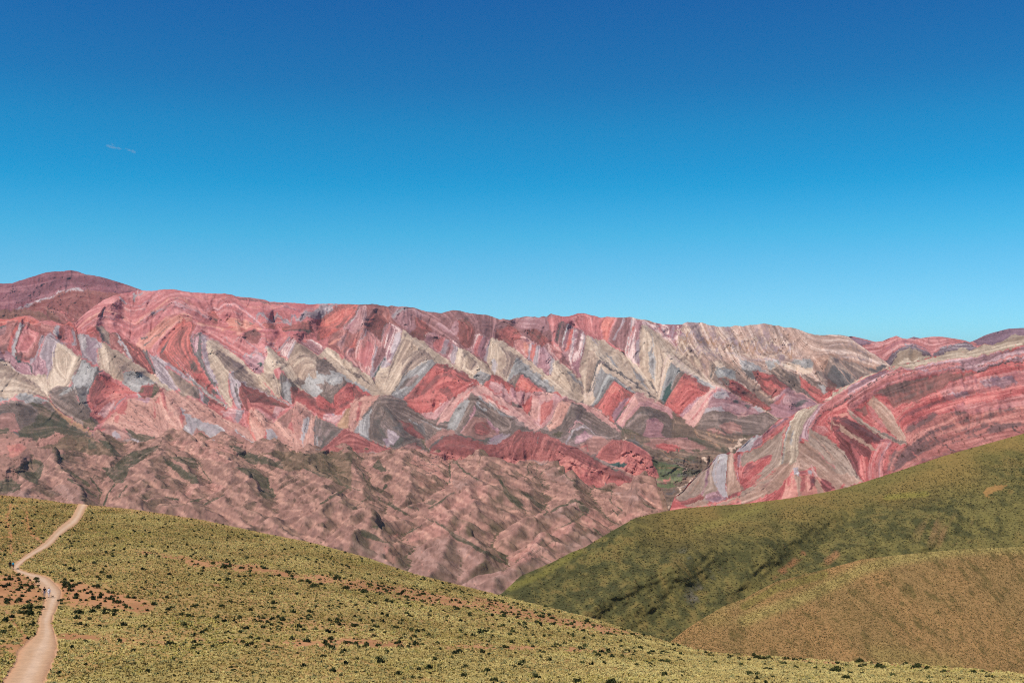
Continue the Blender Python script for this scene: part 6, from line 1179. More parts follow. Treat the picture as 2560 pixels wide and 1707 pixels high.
# ---------------------------------------------------------------- near hills
def clumps(P, nrm_up, size, height, blades, lean, width, col, seed):
    """many leaf-sized blades growing from the points P: returns vertices, faces, colours"""
    g = np.random.default_rng(seed)
    n = len(P)
    a = g.uniform(0, 2 * np.pi, (n, blades))
    rr = g.uniform(0.15, 1.0, (n, blades)) * size[:, None]
    hh = height[:, None] * g.uniform(0.6, 1.1, (n, blades)) * (1.0 - 0.45 * (rr / size[:, None]) ** 2)
    b = P[:, None, :] + np.stack([np.cos(a) * rr * (1 - lean), np.sin(a) * rr * (1 - lean), np.zeros_like(a) - 0.03], -1)
    tip = P[:, None, :] + np.stack([np.cos(a) * rr, np.sin(a) * rr, hh], -1)
    a2 = a + np.pi / 2 + g.uniform(-.9, .9, (n, blades))
    w = width[:, None] * g.uniform(.6, 1.3, (n, blades))
    off = np.stack([np.cos(a2) * w, np.sin(a2) * w, 0.15 * w], -1)
    V = np.stack([b - off, b + off, tip + off * .55, tip - off * .55], 2).reshape(-1, 3)
    c = col[:, None, None, :] * g.uniform(.85, 1.15, (n, blades, 1, 1))
    C = np.broadcast_to(c, (n, blades, 4, 3)).reshape(-1, 3)
    return V, np.arange(len(V)).reshape(-1, 4), C

def area_sample(P, n, seed, weight=None):
    """random points spread evenly over a ground grid P[r, c, 3]; returns row, column as fractions"""
    g = np.random.default_rng(seed)
    e1, e2 = P[1:, :-1] - P[:-1, :-1], P[:-1, 1:] - P[:-1, :-1]
    A = np.linalg.norm(np.cross(e1, e2), axis=-1)
    if weight is not None: A = A * weight[:-1, :-1]
    cum = np.cumsum(A.ravel())
    k = np.minimum(np.searchsorted(cum, g.uniform(0, cum[-1], n)), A.size - 1)
    return k // A.shape[1] + g.uniform(0, 1, n), k % A.shape[1] + g.uniform(0, 1, n)

def line_dist(q, u, v):
    d = np.full(np.shape(u), 1e9)
    for a, b in zip(q[:-1], q[1:]):
        e = b - a
        t = np.clip(((u - a[0]) * e[0] + (v - a[1]) * e[1]) / (e @ e), 0, 1)
        d = np.minimum(d, np.hypot(u - a[0] - t * e[0], v - a[1] - t * e[1]))
    return d

def leaf_material(name, rough=0.75, soft=0.6, thin=0.45):
    m = bpy.data.materials.new(name)
    m.use_nodes = True
    n, l = m.node_tree.nodes, m.node_tree.links
    b = n['Principled BSDF']
    b.inputs['Roughness'].default_value = rough
    b.inputs['Specular IOR Level'].default_value = 0.1
    a = n.new('ShaderNodeAttribute')
    a.attribute_name = 'albedo'
    t = n.new('ShaderNodeTexCoord')
    no = n.new('ShaderNodeTexNoise')
    no.inputs['Scale'].default_value = 0.6
    l.new(t.outputs['Object'], no.inputs['Vector'])
    r = n.new('ShaderNodeMapRange')
    r.inputs[1].default_value, r.inputs[2].default_value = 0.3, 0.7
    r.inputs[3].default_value, r.inputs[4].default_value = 0.85, 1.15
    l.new(no.outputs[0], r.inputs[0])
    v = n.new('ShaderNodeVectorMath')
    v.operation = 'SCALE'
    l.new(a.outputs['Color'], v.inputs[0])
    l.new(r.outputs[0], v.inputs['Scale'])
    l.new(v.outputs[0], b.inputs['Base Color'])
    ge = n.new('ShaderNodeNewGeometry')      # a tuft is lit as a soft mass of blades, not as single flat leaves
    up = n.new('ShaderNodeMix')
    up.data_type = 'VECTOR'
    up.inputs[0].default_value = soft
    l.new(ge.outputs['Normal'], up.inputs[4])
    up.inputs[5].default_value = (0, 0, 1)
    nn = n.new('ShaderNodeVectorMath')
    nn.operation = 'NORMALIZE'
    l.new(up.outputs[1], nn.inputs[0])
    l.new(nn.outputs[0], b.inputs['Normal'])
    tr = n.new('ShaderNodeBsdfTranslucent')  # thin blades let light through
    l.new(v.outputs[0], tr.inputs['Color'])
    l.new(nn.outputs[0], tr.inputs['Normal'])
    ms = n.new('ShaderNodeMixShader')
    ms.inputs[0].default_value = thin
    l.new(b.outputs[0], ms.inputs[1])
    l.new(tr.outputs[0], ms.inputs[2])
    l.new(ms.outputs[0], n['Material Output'].inputs['Surface'])
    return m

def pts(s): return np.array([[float(q) for q in p.split(',')] for p in s.split()])
grass_mat = leaf_material('grass_blades', 0.8, 0.65)
leaf_mat = leaf_material('shrub_leaves', 0.7, 0.4, 0.25)
soil_mat = land_material('soil', 0.9, 0.12, 0.6, 0.25)
turf_mat = land_material('turf', 0.5, 0.30, 0.6, 0.5)
NI = 0.86                                   # light on the near slopes

# --- the far green slope across the ravine
EC = pts('1100,1560 1200,1515 1255,1482 1300,1440 1341,1422 1382,1404 1426,1381 1463,1367 1504,1342 1545,1318 1586,1295 1626,1285 1667,1277 1708,1270 1783,1264 1860,1259 1958,1247 2007,1239 2058,1231 2120,1217 2237,1180 2363,1138 2467,1109 2560,1083 2760,1025')
def slope_E(u, v):
    vc = interp_line(EC, u)
    dc = np.interp(u, [1100, 1255, 1420, 1600, 1860, 2237, 2560, 2760], [620, 650, 700, 760, 820, 860, 900, 930])
    f = (v - vc) / (1660.0 - vc)
    d = 1 / (1 / dc + (1 / 545.0 - 1 / dc) * np.maximum(f, 0))
    h = 0.0
    for q, a, w in ((T('U', '930,980 1130,840 1280,745 1420,640 1560,560'), 9, 34), (T('U', '1000,1000 1180,850 1330,760'), -7, 22), (T('U', '1380,1130 1600,950 1840,800 1960,640 2060,480'), -10, 60), (T('V', '0,1060 200,930 420,760 640,640'), -12, 40),
                    (T('V', '0,800 300,600 640,440 1000,300'), 10, 60), (T('V', '480,860 760,700 1000,560'), 8, 40), (T('U', '1700,560 1900,420 2352,200'), 9, 45), (T('V', '1671,440 1300,560 1000,700'), 6, 40)):
        h = h + a * np.exp(-(line_dist(q, u, v) / w) ** 2)
    h = h * ss(0, 0.12, f) + (4.5 * fbm(u / 60, v / 45, 4, 71) + 2.2 * ridged((u + v * .5) / 34, v / 60, 3, 73) * ss(1900, 2250, u) + 1.2 * ridged((u * .8 + v) / 22, (v - u * .3) / 50, 3, 74)) * ss(0, 0.1, f)
    return d - h * 1.3

FC = pts('1560,1660 1640,1625 1676,1603 1721,1568 1757,1545 1810,1514 1860,1496 1900,1474 1944,1452 2061,1423 2153,1398 2262,1385 2405,1372 2560,1366 2760,1360')
def slope_F(u, v):
    vc = interp_line(FC, u)
    dc = np.interp(u, [1560, 1676, 1860, 2060, 2560, 2760], [410, 430, 470, 500, 540, 550])
    f = (v - vc) / (1740.0 - vc)
    db = np.interp(u, [1560, 1676, 1860, 2560, 2760], [320, 335, 365, 425, 430])
    d = 1 / (1 / dc + (1 / db - 1 / dc) * np.maximum(f, 0) ** 1.1)
    h = 3.2 * np.exp(-(line_dist(T('V', '0,1190 300,1080 480,1000 700,900 900,840 1100,800'), u, v) / 46) ** 2)
    h = h - 2.0 * np.exp(-(line_dist(T('V', '0,1130 250,1010 480,930 720,860'), u, v) / 26) ** 2)
    h = h * ss(0, 0.08, f) + 1.6 * fbm(u / 70, v / 50, 4, 83) * ss(0, .1, f)
    return d - h

def near_hill(name, crest, vbot, us, nrow, fn, colour, back, drop):
    vc = interp_line(crest, us) + 0.7 * fbm(us / 7.0, us * 0, 3, 5)
    t = np.linspace(0, 1, nrow)[:, None] ** 1.15
    U = np.broadcast_to(us, (nrow, len(us)))
    V = vc[None] + t * (vbot - vc)[None]
    P = at(U, V, fn(U, V))
    C = colour(U, V, P)
    DBG.append((U, V, C, name))
    C = albedo(name, C)
    bk = []
    for i in range(1, 6):
        q = P[0].copy()
        f = i / 5
        q[:, 1] += back * f
        q[:, 0] *= q[:, 1] / P[0][:, 1]
        q[:, 2] -= 0.3 + (CAMZ - P[0][:, 2]) / P[0][:, 1] * back * f + 0.3 * drop * f
        bk.append(q)
    PP = np.concatenate([np.stack(bk[::-1]), P])
    CC = np.concatenate([np.repeat(C[:1], 5, 0), C])
    o = mesh_from(name, PP.reshape(-1, 3), grid_faces(*PP.shape[:2]), turf_mat, smooth=True, colors=CC.reshape(-1, 3))
    tag(o, kind='structure')
    return P, U, V, C

def mix(a, b, t): return a + (b - a) * np.clip(t, 0, 1)[..., None]

def col_E(u, v, P):
    x, y = P[..., 0], P[..., 1]
    n1, n2, n3 = fbm(x / 40, y / 60, 3, 101), fbm(x / 5.5, y / 11, 4, 102, .6), fbm(x / 90, y / 120, 2, 103)
    f = (v - interp_line(EC, u)) / 120.0
    c = mix(lin((114, 105, 61)), lin((76, 75, 46)), ss(-.2, .5, n2 + .5 * n3))
    c = mix(c, lin((122, 100, 60)), ss(0.1, .7, -n2 * .9 + .4 * n1) * .6)
    top = ss(1.0, .1, f + .25 * n1) * ss(1500, 1800, u)
    c = mix(c, mix(lin((136, 112, 64)), lin((116, 104, 58)), ss(-.3, .4, n1)), top * .85)
    c = mix(c, lin((132, 122, 66)), ss(16, 2, line_dist(T('U', '1830,240 2000,190 2352,60'), u, v)) * .6)
    c = mix(c, lin((124, 116, 58)), ss(14, 2, line_dist(T('U', '250,740 520,620 830,430'), u, v)) * .6)
    c = mix(c, lin((130, 122, 60)), ss(12, 2, line_dist(T('V', '850,460 960,450 1090,440'), u, v)) * .7)
    c = mix(c, lin((108, 104, 84)), ss(30, 6, line_dist(T('U', '1640,520 1720,470'), u, v)) * ss(0, .5, n2) * .8)
    c = mix(c, lin((112, 104, 92)), ss(34, 6, line_dist(T('U', '1800,800 1860,760 1960,640'), u, v)) * ss(0, .5, n2) * .8)
    c = mix(c, lin((150, 104, 72)), ss(12, 3, line_dist(T('V', '150,950 260,880 350,800'), u, v)) * ss(-.2, .4, n2) * .8)
    c = mix(c, lin((150, 108, 74)), ss(14, 3, line_dist(T('V', '500,840 550,800'), u, v)) * .8)
    c = mix(c, lin((134, 106, 72)), ss(90, 20, np.hypot((u - 2370) * .8, (v - 1330) * 1.6)) * ss(-.1, .3, vnoise((u + (v - 1330) * .35) / 9.0, v / 90, 9)) * .8)
    c = mix(c, lin((152, 116, 70)), poly_mask([T('R', '1820,1180 1880,1110 2050,1085 2170,1095 2000,1150 1870,1235')], u + 5 * n2, v + 4 * n2) * .95)
    return c
PE, UE, VE, CE = near_hill('hills_green_slope', EC, np.full(416, 1662.0), np.arange(1100, 2764, 4.0), 150, slope_E, col_E, 500, 190)

def col_F(u, v, P):
    x, y = P[..., 0], P[..., 1]
    n1, n2, n3 = fbm(x / 26, y / 40, 3, 111), fbm(x / 3.4, y / 7, 4, 112, .6), fbm(x / 60, y / 80, 2, 113)
    c = mix(lin((158, 122, 78)), lin((146, 116, 74)), ss(-.3, .4, n1))
    c = mix(c, lin((148, 132, 76)), ss(.2, .9, n3 + .6 * n1 - .45 + ss(1900, 1700, u) * .7 + ss(1590, 1660, v) * .4))
    c = mix(c, lin((158, 142, 84)), ss(26, 2, line_dist(T('V', '0,1190 300,1080 480,1000 700,890 900,830 1300,770 1671,755'), u, v)) * .8)
    c = mix(c, lin((122, 116, 58)), ss(16, 4, line_dist(T('V', '0,1110 200,1000 480,920'), u, v)) * .7)
    c = mix(c, lin((84, 78, 42)), ss(.12, .55, n2) * .7)
    return c
PF, UF, VF, CF = near_hill('hills_brown_knoll', FC, np.full(301, 1755.0), np.arange(1560, 2764, 4.0), 130, slope_F, col_F, 160, 70)

# --- the slope in the foreground
GC = pts('-320,1205 -110,1225 0,1237 80,1245 170,1258 222,1262 330,1272 500,1298 649,1330 786,1357 917,1393 1036,1434 1200,1474 1289,1497 1379,1519 1483,1545 1581,1577 1676,1604 1730,1621 1795,1632 1900,1638 2069,1651 2279,1660 2560,1682 2880,1705')
def slope_G(u, v):
    vc = interp_line(GC, u)
    dc = np.interp(u, [-320, 200, 600, 1250, 1600, 1900, 2560, 2880], [470, 450, 420, 335, 262, 205, 150, 128])
    db = np.interp(u, [2300, 2880], [118.0, 112.0])
    vb = 1707.0 + 12 * ss(2300, 2880, u)
    t = np.maximum((v - vc) / (vb - vc), 0)
    f = np.where(t < 1, t ** 1.2, 1 + 1.2 * (t - 1))
    f = f / np.where(t < 1, 1, 1 + 0.0 * t)
    slope_lim = np.where(v > 1707, 0.0000165 * (v - 1707), 0)
    inv = np.where(t < 1, 1 / dc + (1 / db - 1 / dc) * f, 1 / db + slope_lim)
    return 1 / inv
def ground(u, v, lift=0.0):
    p = at(u, v, slope_G(np.asarray(u, float), np.asarray(v, float)))
    p[..., 2] += lift
    return p

BARE = [T('P', s) for s in ('450,800 640,806 900,880 1150,955 1330,1020 1100,1030 800,1000 560,975 455,930', '-160,770 190,725 330,815 342,900 325,970 140,975 -160,960', '960,520 1200,560 1560,622 1560,665 1150,590',
                            '420,1190 700,1205 1000,1240 1300,1262 1300,1280 900,1262 460,1240', '60,1460 200,1300 130,1330 90,1420', '470,840 560,880 700,900 640,960 470,920')]
BARE += [T('Q', s) for s in ('-80,510 200,520 500,560 800,620 1100,655 1400,690 1700,740 2000,800 2352,870 2352,935 2100,900 1800,850 1500,790 1200,730 900,680 500,620 200,580 -80,560', '200,985 500,1005 800,1025 1150,1045 1420,1065 1380,1082 1000,1062 700,1048 380,1020',
                            '-60,1175 300,1185 700,1195 1000,1175 1300,1180 1700,1205 2352,1245 2352,1275 1800,1245 1400,1250 1000,1232 400,1215 -60,1205', '-60,690 150,700 300,730 60,740')]
BARE += [T('U', s) for s in ('-20,830 200,870 500,950 800,1010 1100,1080 1400,1150 1300,1165 1000,1120 700,1075 400,1020 150,960 -20,925', '-20,1225 500,1245 1000,1262 1600,1290 2352,1312 2352,1345 1700,1322 1200,1300 600,1282 -20,1262')]
BARE += [T('V', s) for s in ('-20,1425 400,1440 800,1455 1300,1485 1671,1520 1671,1560 1200,1505 700,1480 300,1455 -20,1445',)]
TRAIL = [T('P', '205,235 212,330 250,420 320,478'), T('P', '90,190 50,300 88,420 84,560'), T('P', '40,1010 120,1110 200,1210'), T('P', '0,1290 140,1280 240,1225')]
PL = T('P', '-90,1690 0,1568 100,1420 140,1310 220,1230 280,1170 290,1100 300,1040 330,960 340,900 300,830 250,775 180,735 118,706 92,668 115,636 200,572 330,482 450,362 540,292 588,212 598,178')
PR = T('P', '345,1690 358,1568 402,1430 440,1350 450,1250 430,1180 408,1072 440,1000 468,920 480,855 432,790 360,740 240,712 165,690 158,668 190,632 290,565 400,500 482,420 600,332 640,270 684,188')
PL[:, 0] = np.where(PL[:, 0] <= -100, 0, PL[:, 0])
def dens(q, k=8):
    t = np.linspace(0, len(q) - 1, (len(q) - 1) * k + 1)
    i = np.minimum(t.astype(int), len(q) - 2)
    f = (t - i)[:, None]
    a, b, c, d = q[np.maximum(i - 1, 0)], q[i], q[i + 1], q[np.minimum(i + 2, len(q) - 1)]
    return 0.5 * ((2 * b) + (c - a) * f + (2 * a - 5 * b + 4 * c - d) * f ** 2 + (3 * b - a - 3 * c + d) * f ** 3)
PLd, PRd = dens(PL), dens(PR)
PATHPOLY = [np.concatenate([PLd, PRd[::-1]])]

def bare_amount(u, v, x, y):
    n = fbm(x / 7, y / 12, 3, 131)
    k = (1707 - v) / 500.0
    m = poly_mask(BARE, u + 14 * n, v + 9 * n * (1 - .5 * k)).astype(float)
    if np.ndim(BLUR[0]): m = ss(.22, .85, bilin(BLUR[0], (u + 320) / 4, (v - 1180) / 4) * 1.1 + .6 * fbm(x / 3.2, y / 7, 4, 133, .6))
    for q in TRAIL: m = np.maximum(m, ss(5, 2, line_dist(q, u + 3 * n, v)) * ss(-.5, .2, n + .3))
    return m
BLUR = [0]
_u, _v = np.meshgrid(np.arange(-320, 2884, 4.0), 1180 + 4.0 * np.arange(140))
BLUR[0] = gblur(bare_amount(_u, _v, _u * 0, _v * 0), 1.6)

def col_G(u, v, P):
    x, y = P[..., 0], P[..., 1]
    n1, n2, n3 = fbm(x / 9, y / 16, 3, 121), fbm(x / 1.6, y / 3.2, 3, 122), fbm(x / 30, y / 40, 2, 123)
    b = bare_amount(u, v, x, y)
    c = mix(lin((166, 130, 80)), lin((160, 142, 84)), ss(-.2, .5, n1 + .4 * n3))
    c = mix(c, lin((176, 126, 84)), ss(.15, .6, n3 + .5 * n1) * .6)
    c = mix(c, mix(lin((178, 126, 86)), lin((164, 114, 76)), ss(-.3, .4, n1)), b)
    left = ss(330, 60, u) * ss(1460, 1300, v)
    c = mix(c, lin((176, 118, 70)), left * ss(-.3, .4, n1) * .7)
    c = mix(c, lin((120, 96, 58)), ss(.25, .7, n2) * .5 * (1 - .6 * b))
    return np.clip(c / NI, .01, .8)
usG = np.arange(-320, 2884, 4.0)
vcG = interp_line(GC, usG) + 0.5 * fbm(usG / 6.0, usG * 0, 3, 8)
tG = np.concatenate([np.linspace(0, 1, 240) ** 1.1, 1 + np.linspace(0.02, 1, 40) ** 1.5 * 1.0])[:, None]
UG = np.broadcast_to(usG, (len(tG), len(usG)))
VG = np.where(tG <= 1, vcG[None] + tG * (1712 - vcG)[None], 1712 + (tG - 1) * 1700)
PG = ground(UG, VG)
PG[..., 2] += 0.10 * fbm(PG[..., 0] / 2.2, PG[..., 1] / 2.6, 3, 141) * ss(0, .02, tG)
onpath = poly_mask(PATHPOLY, UG, VG)
PG[..., 2] -= 0.16 * onpath
CG = col_G(UG, VG, PG)
CG = np.where(onpath[..., None], lin((186, 142, 108)) / NI, CG)
bk = []
for i in range(1, 8):
    q = PG[0].copy()
    f = i / 7
    q[:, 1] += 150 * f
    q[:, 0] *= q[:, 1] / PG[0][:, 1]
    q[:, 2] -= 0.1 + (CAMZ - PG[0][:, 2]) / PG[0][:, 1] * 150 * f + 6 * f + 20 * f * f
    bk.append(q)
PP = np.concatenate([np.stack(bk[::-1]), PG])
CC = np.concatenate([np.repeat(CG[:1], 7, 0), CG])
tag(mesh_from('ground', PP.reshape(-1, 3), grid_faces(*PP.shape[:2]), soil_mat, smooth=True, colors=CC.reshape(-1, 3)), kind='structure')

# the valley bottom under everything, out to the horizon
gx = np.concatenate([[-30000, -12000], np.linspace(-6000, 6000, 25), [12000, 30000]])
gy = np.concatenate([[-300, 0], np.linspace(400, 9000, 24), [15000, 40000]])
X, Y = np.meshgrid(gx, gy)
Z = np.where(Y < 1200, CAMZ - 330, CAMZ - 700) + 0 * X
VP = np.stack([X, Y, Z], -1)
cv = np.broadcast_to(lin((150, 118, 104)) / NI, VP.shape)
tag(mesh_from('valley_ground', VP.reshape(-1, 3), grid_faces(*VP.shape[:2])[:, ::-1], turf_mat, colors=cv.reshape(-1, 3)), kind='structure')

# the footpath, a trodden sheet a few centimetres above the lowered soil
nc = 9
f = np.linspace(0, 1, nc)[None, :, None]
PW = PLd[:, None, :] * (1 - f) + PRd[:, None, :] * f
wob = 2.2 * fbm(PW[..., 0] / 9, PW[..., 1] / 6, 3, 151)
PW[..., 0] += wob * np.where((f[..., 0] == 0) | (f[..., 0] == 1), 1.0, 0.3)
pg = ground(PW[..., 0], PW[..., 1], -0.02)
pg[..., 2] += 0.04 * (1 - (2 * f[..., 0] - 1) ** 2) * -1.0 + 0.02 * fbm(pg[..., 0] / 1.1, pg[..., 1] / 1.6, 2, 153)
pg[:, 0, 2] -= 0.25
pg[:, -1, 2] -= 0.25
pn = fbm(pg[..., 0] / 3, pg[..., 1] / 6, 3, 155)
pc = mix(lin((188, 149, 114)), lin((203, 170, 140)), ss(.5, .0, np.abs(f[..., 0] * 2 - 1.1)) * .9 + .3 * pn)
pc = mix(pc, lin((178, 128, 94)), ss(.55, 1.0, np.abs(f[..., 0] * 2 - 1)) * .7 * np.ones_like(pn))
tag(mesh_from('path', pg.reshape(-1, 3), grid_faces(*pg.shape[:2])[:, ::-1], soil_mat, smooth=True, colors=np.clip(pc / NI, 0, .85).reshape(-1, 3)), kind='structure')

# --- grass tussocks
def tussocks():
    r, c = area_sample(PG[:242], 200000, 11, (ss(0, 0.02, tG[:242]) * 0.6 + 0.4) * (1 + 1.0 * ss(1560, 1680, VG[:242])))
    P = bilin(PG[:242, :, 0], c, r), bilin(PG[:242, :, 1], c, r), bilin(PG[:242, :, 2], c, r)
    P = np.stack(P, -1)
    u, v = bilin(UG[:242].astype(float), c, r), bilin(VG[:242], c, r)
    g = np.random.default_rng(12)
    b = bare_amount(u, v, P[:, 0], P[:, 1])
    n3 = fbm(P[:, 0] / 14, P[:, 1] / 20, 3, 161)
    keep = (g.uniform(0, 1, len(u)) > b * .84) & ~poly_mask(PATHPOLY, u, v) & (g.uniform(0, 1, len(u)) < 0.80 + .35 * n3)
    wild = bilin(bareblur, (u + 320) / 4, (v - 1180) / 4)
    keep &= g.uniform(0, 1, len(u)) > .5 * wild
    keep &= ~((np.abs(u - 29) < 8) & (v > 1416) & (v < 1429)) & ~((np.abs(u - 118) < 16) & (v > 1487) & (v < 1500))
    P, u, v, n3 = P[keep], u[keep], v[keep], n3[keep]
    n = len(P)
    near = ss(60, 250, P[:, 1])
    size = (0.22 + 0.24 * g.uniform(0, 1, n) ** 2) * (1 + .3 * near)
    height = size * g.uniform(.42, .7, n)
    t = np.clip(.5 + .9 * fbm(P[:, 0] / 11, P[:, 1] / 17, 3, 163) + .22 * g.standard_normal(n) + .25 * ss(1560, 1700, v), 0, 1)
    c = mix(lin((144, 125, 74)), lin((182, 164, 106)), t)
    c = mix(c, lin((150, 140, 72)), ss(.75, 1.5, g.standard_normal(n) * .7 + n3 * 1.6) * .8)
    c = mix(c, lin((112, 114, 78)), ss(.9, 1.2, g.uniform(0, 1.25, n)) * .8)
    V, Fa, C = clumps(P, None, size, height, 9, .66, size * .24, c / NI * 1.55, 13)
    tag(mesh_from('grass', V, Fa, grass_mat, colors=np.clip(C, 0, .85)), kind='stuff')
bareblur = np.clip(gblur(BLUR[0], 5.0) * 1.3, 0, 1)
tussocks()

def hill_cover(name, P, U, V, n, size_lo, size_hi, cols, seed, hk, crest):
    r, c = area_sample(P, n, seed)
    Q = np.stack([bilin(P[..., i], c, r) for i in range(3)], -1)
    u, v = bilin(U.astype(float), c, r), bilin(V, c, r)
    g = np.random.default_rng(seed + 50)
    keep = g.uniform(0, 1, n) < .85 + .4 * fbm(Q[:, 0] / 12, Q[:, 1] / 20, 3, seed)
    if name == 'shrub_cover':
        keep &= ~poly_mask([T('R', '1820,1180 1880,1110 2050,1085 2170,1095 2000,1150 1870,1235')], u, v)
        keep &= g.uniform(0, 1, n) < .25 + .75 * ss(5, 70, v - interp_line(crest, u) + 25 * fbm(Q[:, 0] / 40, Q[:, 1] / 60, 2, 5))
    Q = Q[keep]
    n = len(Q)
    s = g.uniform(size_lo, size_hi, n) * (0.75 + .5 * g.uniform(0, 1, n) ** 3)
    k = g.uniform(0, 1, n)
    col = np.stack([np.interp(k, np.linspace(0, 1, len(cols)), [lin(q)[i] for q in cols]) for i in range(3)], -1)
    Vx, Fa, C = clumps(Q, None, s, s * hk, 7, .6, s * .26, col / NI * 1.0, seed + 1)
    tag(mesh_from(name, Vx, Fa, leaf_mat, colors=np.clip(C, 0, .8)), kind='stuff')
hill_cover('shrub_cover', PE, UE, VE, 60000, .4, 1.0, [(60, 62, 38), (88, 84, 48), (112, 102, 62), (132, 110, 72)], 21, .5, EC)
hill_cover('grass_cover', PF, UF, VF, 85000, .2, .44, [(96, 84, 50), (132, 112, 66), (150, 124, 78), (162, 138, 86)], 23, .8, FC)
# ---------------------------------------------------------------- dark shrubs, each one a thing of its own
SHRUB = dict(
 W='210,525,100 355,500,60 115,450,60 375,420,60 460,440,30 690,515,110 730,575,75 750,645,45 545,640,90 640,690,110 395,650,50 20,645,60 355,728,90 90,733,40 210,758,40 20,870,60 100,925,80 220,920,60 345,930,140 555,970,90 688,948,70 808,905,110 770,1070,140 520,1070,170 560,1200,180 770,1175,70 800,1215,40 1180,950,80 1200,1002,50 1175,1062,60 1200,1105,45 1225,573,95 1290,630,120 1350,670,150 1395,735,110 1475,630,80 1570,600,70 1720,710,45 1760,778,85 1890,670,130 2105,778,80 2225,790,85 2240,850,60 2115,905,90 2290,970,130 1940,1030,70 1895,1085,120 2080,1130,110 2060,1180,100 2210,1150,120 1335,917,50 1550,1170,150 1790,1160,80 1545,1400,95 1165,1330,60 1925,480,80 2160,480,110 1725,478,55 1990,390,70 345,318,40 885,378,60 985,392,60 620,1420,90 230,1460,120 70,1540,90',
 X='430,185,75 410,268,95 600,300,140 305,297,45 815,325,90 665,108,105 240,130,90 125,235,60 1540,340,120 1955,405,90 2125,420,90 2330,430,70 2020,345,70 1065,350,65 1185,355,60 1310,330,65 1125,430,65 965,470,55 1270,635,60 1360,738,75 1600,810,90 1740,730,110 1915,750,90 1230,830,110 1060,905,110 780,870,90 690,885,90 795,790,70 310,855,90 650,930,80 1855,885,60 2220,890,60 2110,870,70 1780,835,90 385,1225,95 555,1430,80 285,1465,65 1020,1395,75 1425,1370,95 1380,1300,70 1840,1420,95 2100,1290,85 235,1150,85 1460,1080,90 1160,1065,55 2270,670,65 2320,570,90 1480,45,70 1595,85,80 1940,60,80 1975,120,70 2105,40,55 2250,50,110 2220,140,90 1210,105,90 360,10,60 600,495,70 425,480,55 275,580,70 740,540,80',
 Q='110,525,40 220,557,60 350,565,40 555,568,40 740,600,40 590,632,35 325,640,30 660,630,35 765,655,40 850,675,35 915,680,50 945,718,50 1225,735,55 1190,708,25 1150,655,50 1215,655,30 1370,765,60 1405,705,30 1485,690,25 1525,722,30 1545,750,25 1615,740,30 1660,785,35 1735,810,40 1790,822,30 1875,785,30 1835,795,35 1605,845,35 1735,862,30 1885,845,25 1945,845,25 1990,838,25 2010,872,25 2150,895,40 2245,898,30 2105,885,25 2035,740,30 2205,770,30 2230,820,25 930,930,50 1030,1028,30 1110,1045,35 1160,1020,45 1300,1052,45 1475,1060,45 1635,1065,50 1310,1125,35 1060,1210,50 1110,1185,35 1300,1205,50 1390,1222,45 1490,1215,50 1235,1193,45 1655,1195,40 1810,1208,40 1680,1155,35 1800,1140,30 1905,1137,30 1950,1158,30 1185,1275,40 1035,1305,45 1330,1328,35 1145,1382,35 2020,1383,35 2235,1388,35 1855,1485,40 1510,1005,25',
 U='180,845,30 325,955,30 395,990,28 600,1040,32 615,985,45 475,1015,35 865,1092,32 895,1005,32 730,1042,28 1135,1135,30 1285,1125,40 1195,1078,30 185,970,50 220,1228,50 855,1237,50 1230,1262,50 990,1298,48 1425,1285,40 1530,1275,35 1580,1280,40 2095,1322,32 2330,1320,50 1700,1343,40 1390,1355,35 755,1420,30 485,1482,60 820,1520,55 1095,1525,60 1700,1445,40 120,1510,50 25,1440,40 620,1225,40 760,1185,30',
 V='75,1415,35 130,1418,35 240,1450,28 310,1475,30 395,1447,28 540,1490,55 690,1428,42 800,1468,50 695,1495,30 1025,1468,55 1090,1478,40 1185,1500,40 1370,1500,45 1455,1508,30 1465,1532,35 960,1438,30 1095,1538,30 610,1535,40 1660,1535,30')
SHEET['X'] = (400, 1500, 7.84)

def shrub_mesh(name, seed, lopsided, n=300):
    """cushion shrub: leaf sprays through a low dome with an uneven outline, on short woody stems"""
    g = np.random.default_rng(seed)
    V, C = [], []
    k = 5
    cen = np.stack([g.uniform(-.28, .28, k) * (1 + lopsided), g.uniform(-.25, .25, k), g.uniform(.05, .2, k)], -1)
    rad = g.uniform(.2, .32, k)
    rad[0] = .36
    for i in range(n):
        j = g.integers(0, k)
        d = g.standard_normal(3)
        d[2] = abs(d[2]) * 1.1 - .1
        d /= np.linalg.norm(d)
        p = cen[j] + d * rad[j] * g.uniform(.55, 1.08) * np.array([1, 1, .95])
        p[2] = max(p[2], .01)
        a = d + g.standard_normal(3) * .7
        a /= np.linalg.norm(a)
        b = np.cross(a, g.standard_normal(3))
        b /= np.linalg.norm(b)
        c = np.cross(a, b)
        s = g.uniform(.06, .12)
        V += [p - b * s, p + c * s * .6, p + b * s, p - c * s * .6]
        col = mix(lin((48, 54, 28)), lin((92, 96, 50)), np.array(g.uniform(0, 1) ** 1.6))
        C += [col] * 4
    for i in range(7):                      # stems
        a = g.uniform(0, 6.28)
        r = g.uniform(.1, .3)
        q = np.array([math.cos(a) * r, math.sin(a) * r, g.uniform(.12, .25)])
        o = np.array([-math.sin(a), math.cos(a), 0]) * .012
        V += [-o + [0, 0, -.03], o + [0, 0, -.03], q + o * .5, q - o * .5]
        C += [lin((70, 54, 36))] * 4
    o = mesh_from(name, np.array(V), np.arange(len(V)).reshape(-1, 4), leaf_mat, colors=np.array(C) / 1.15, link=False)
    return o.data
PROTO = [shrub_mesh('dark_shrub', 40 + i, [0, .25, .6, 0, .4, .9][i]) for i in range(6)]

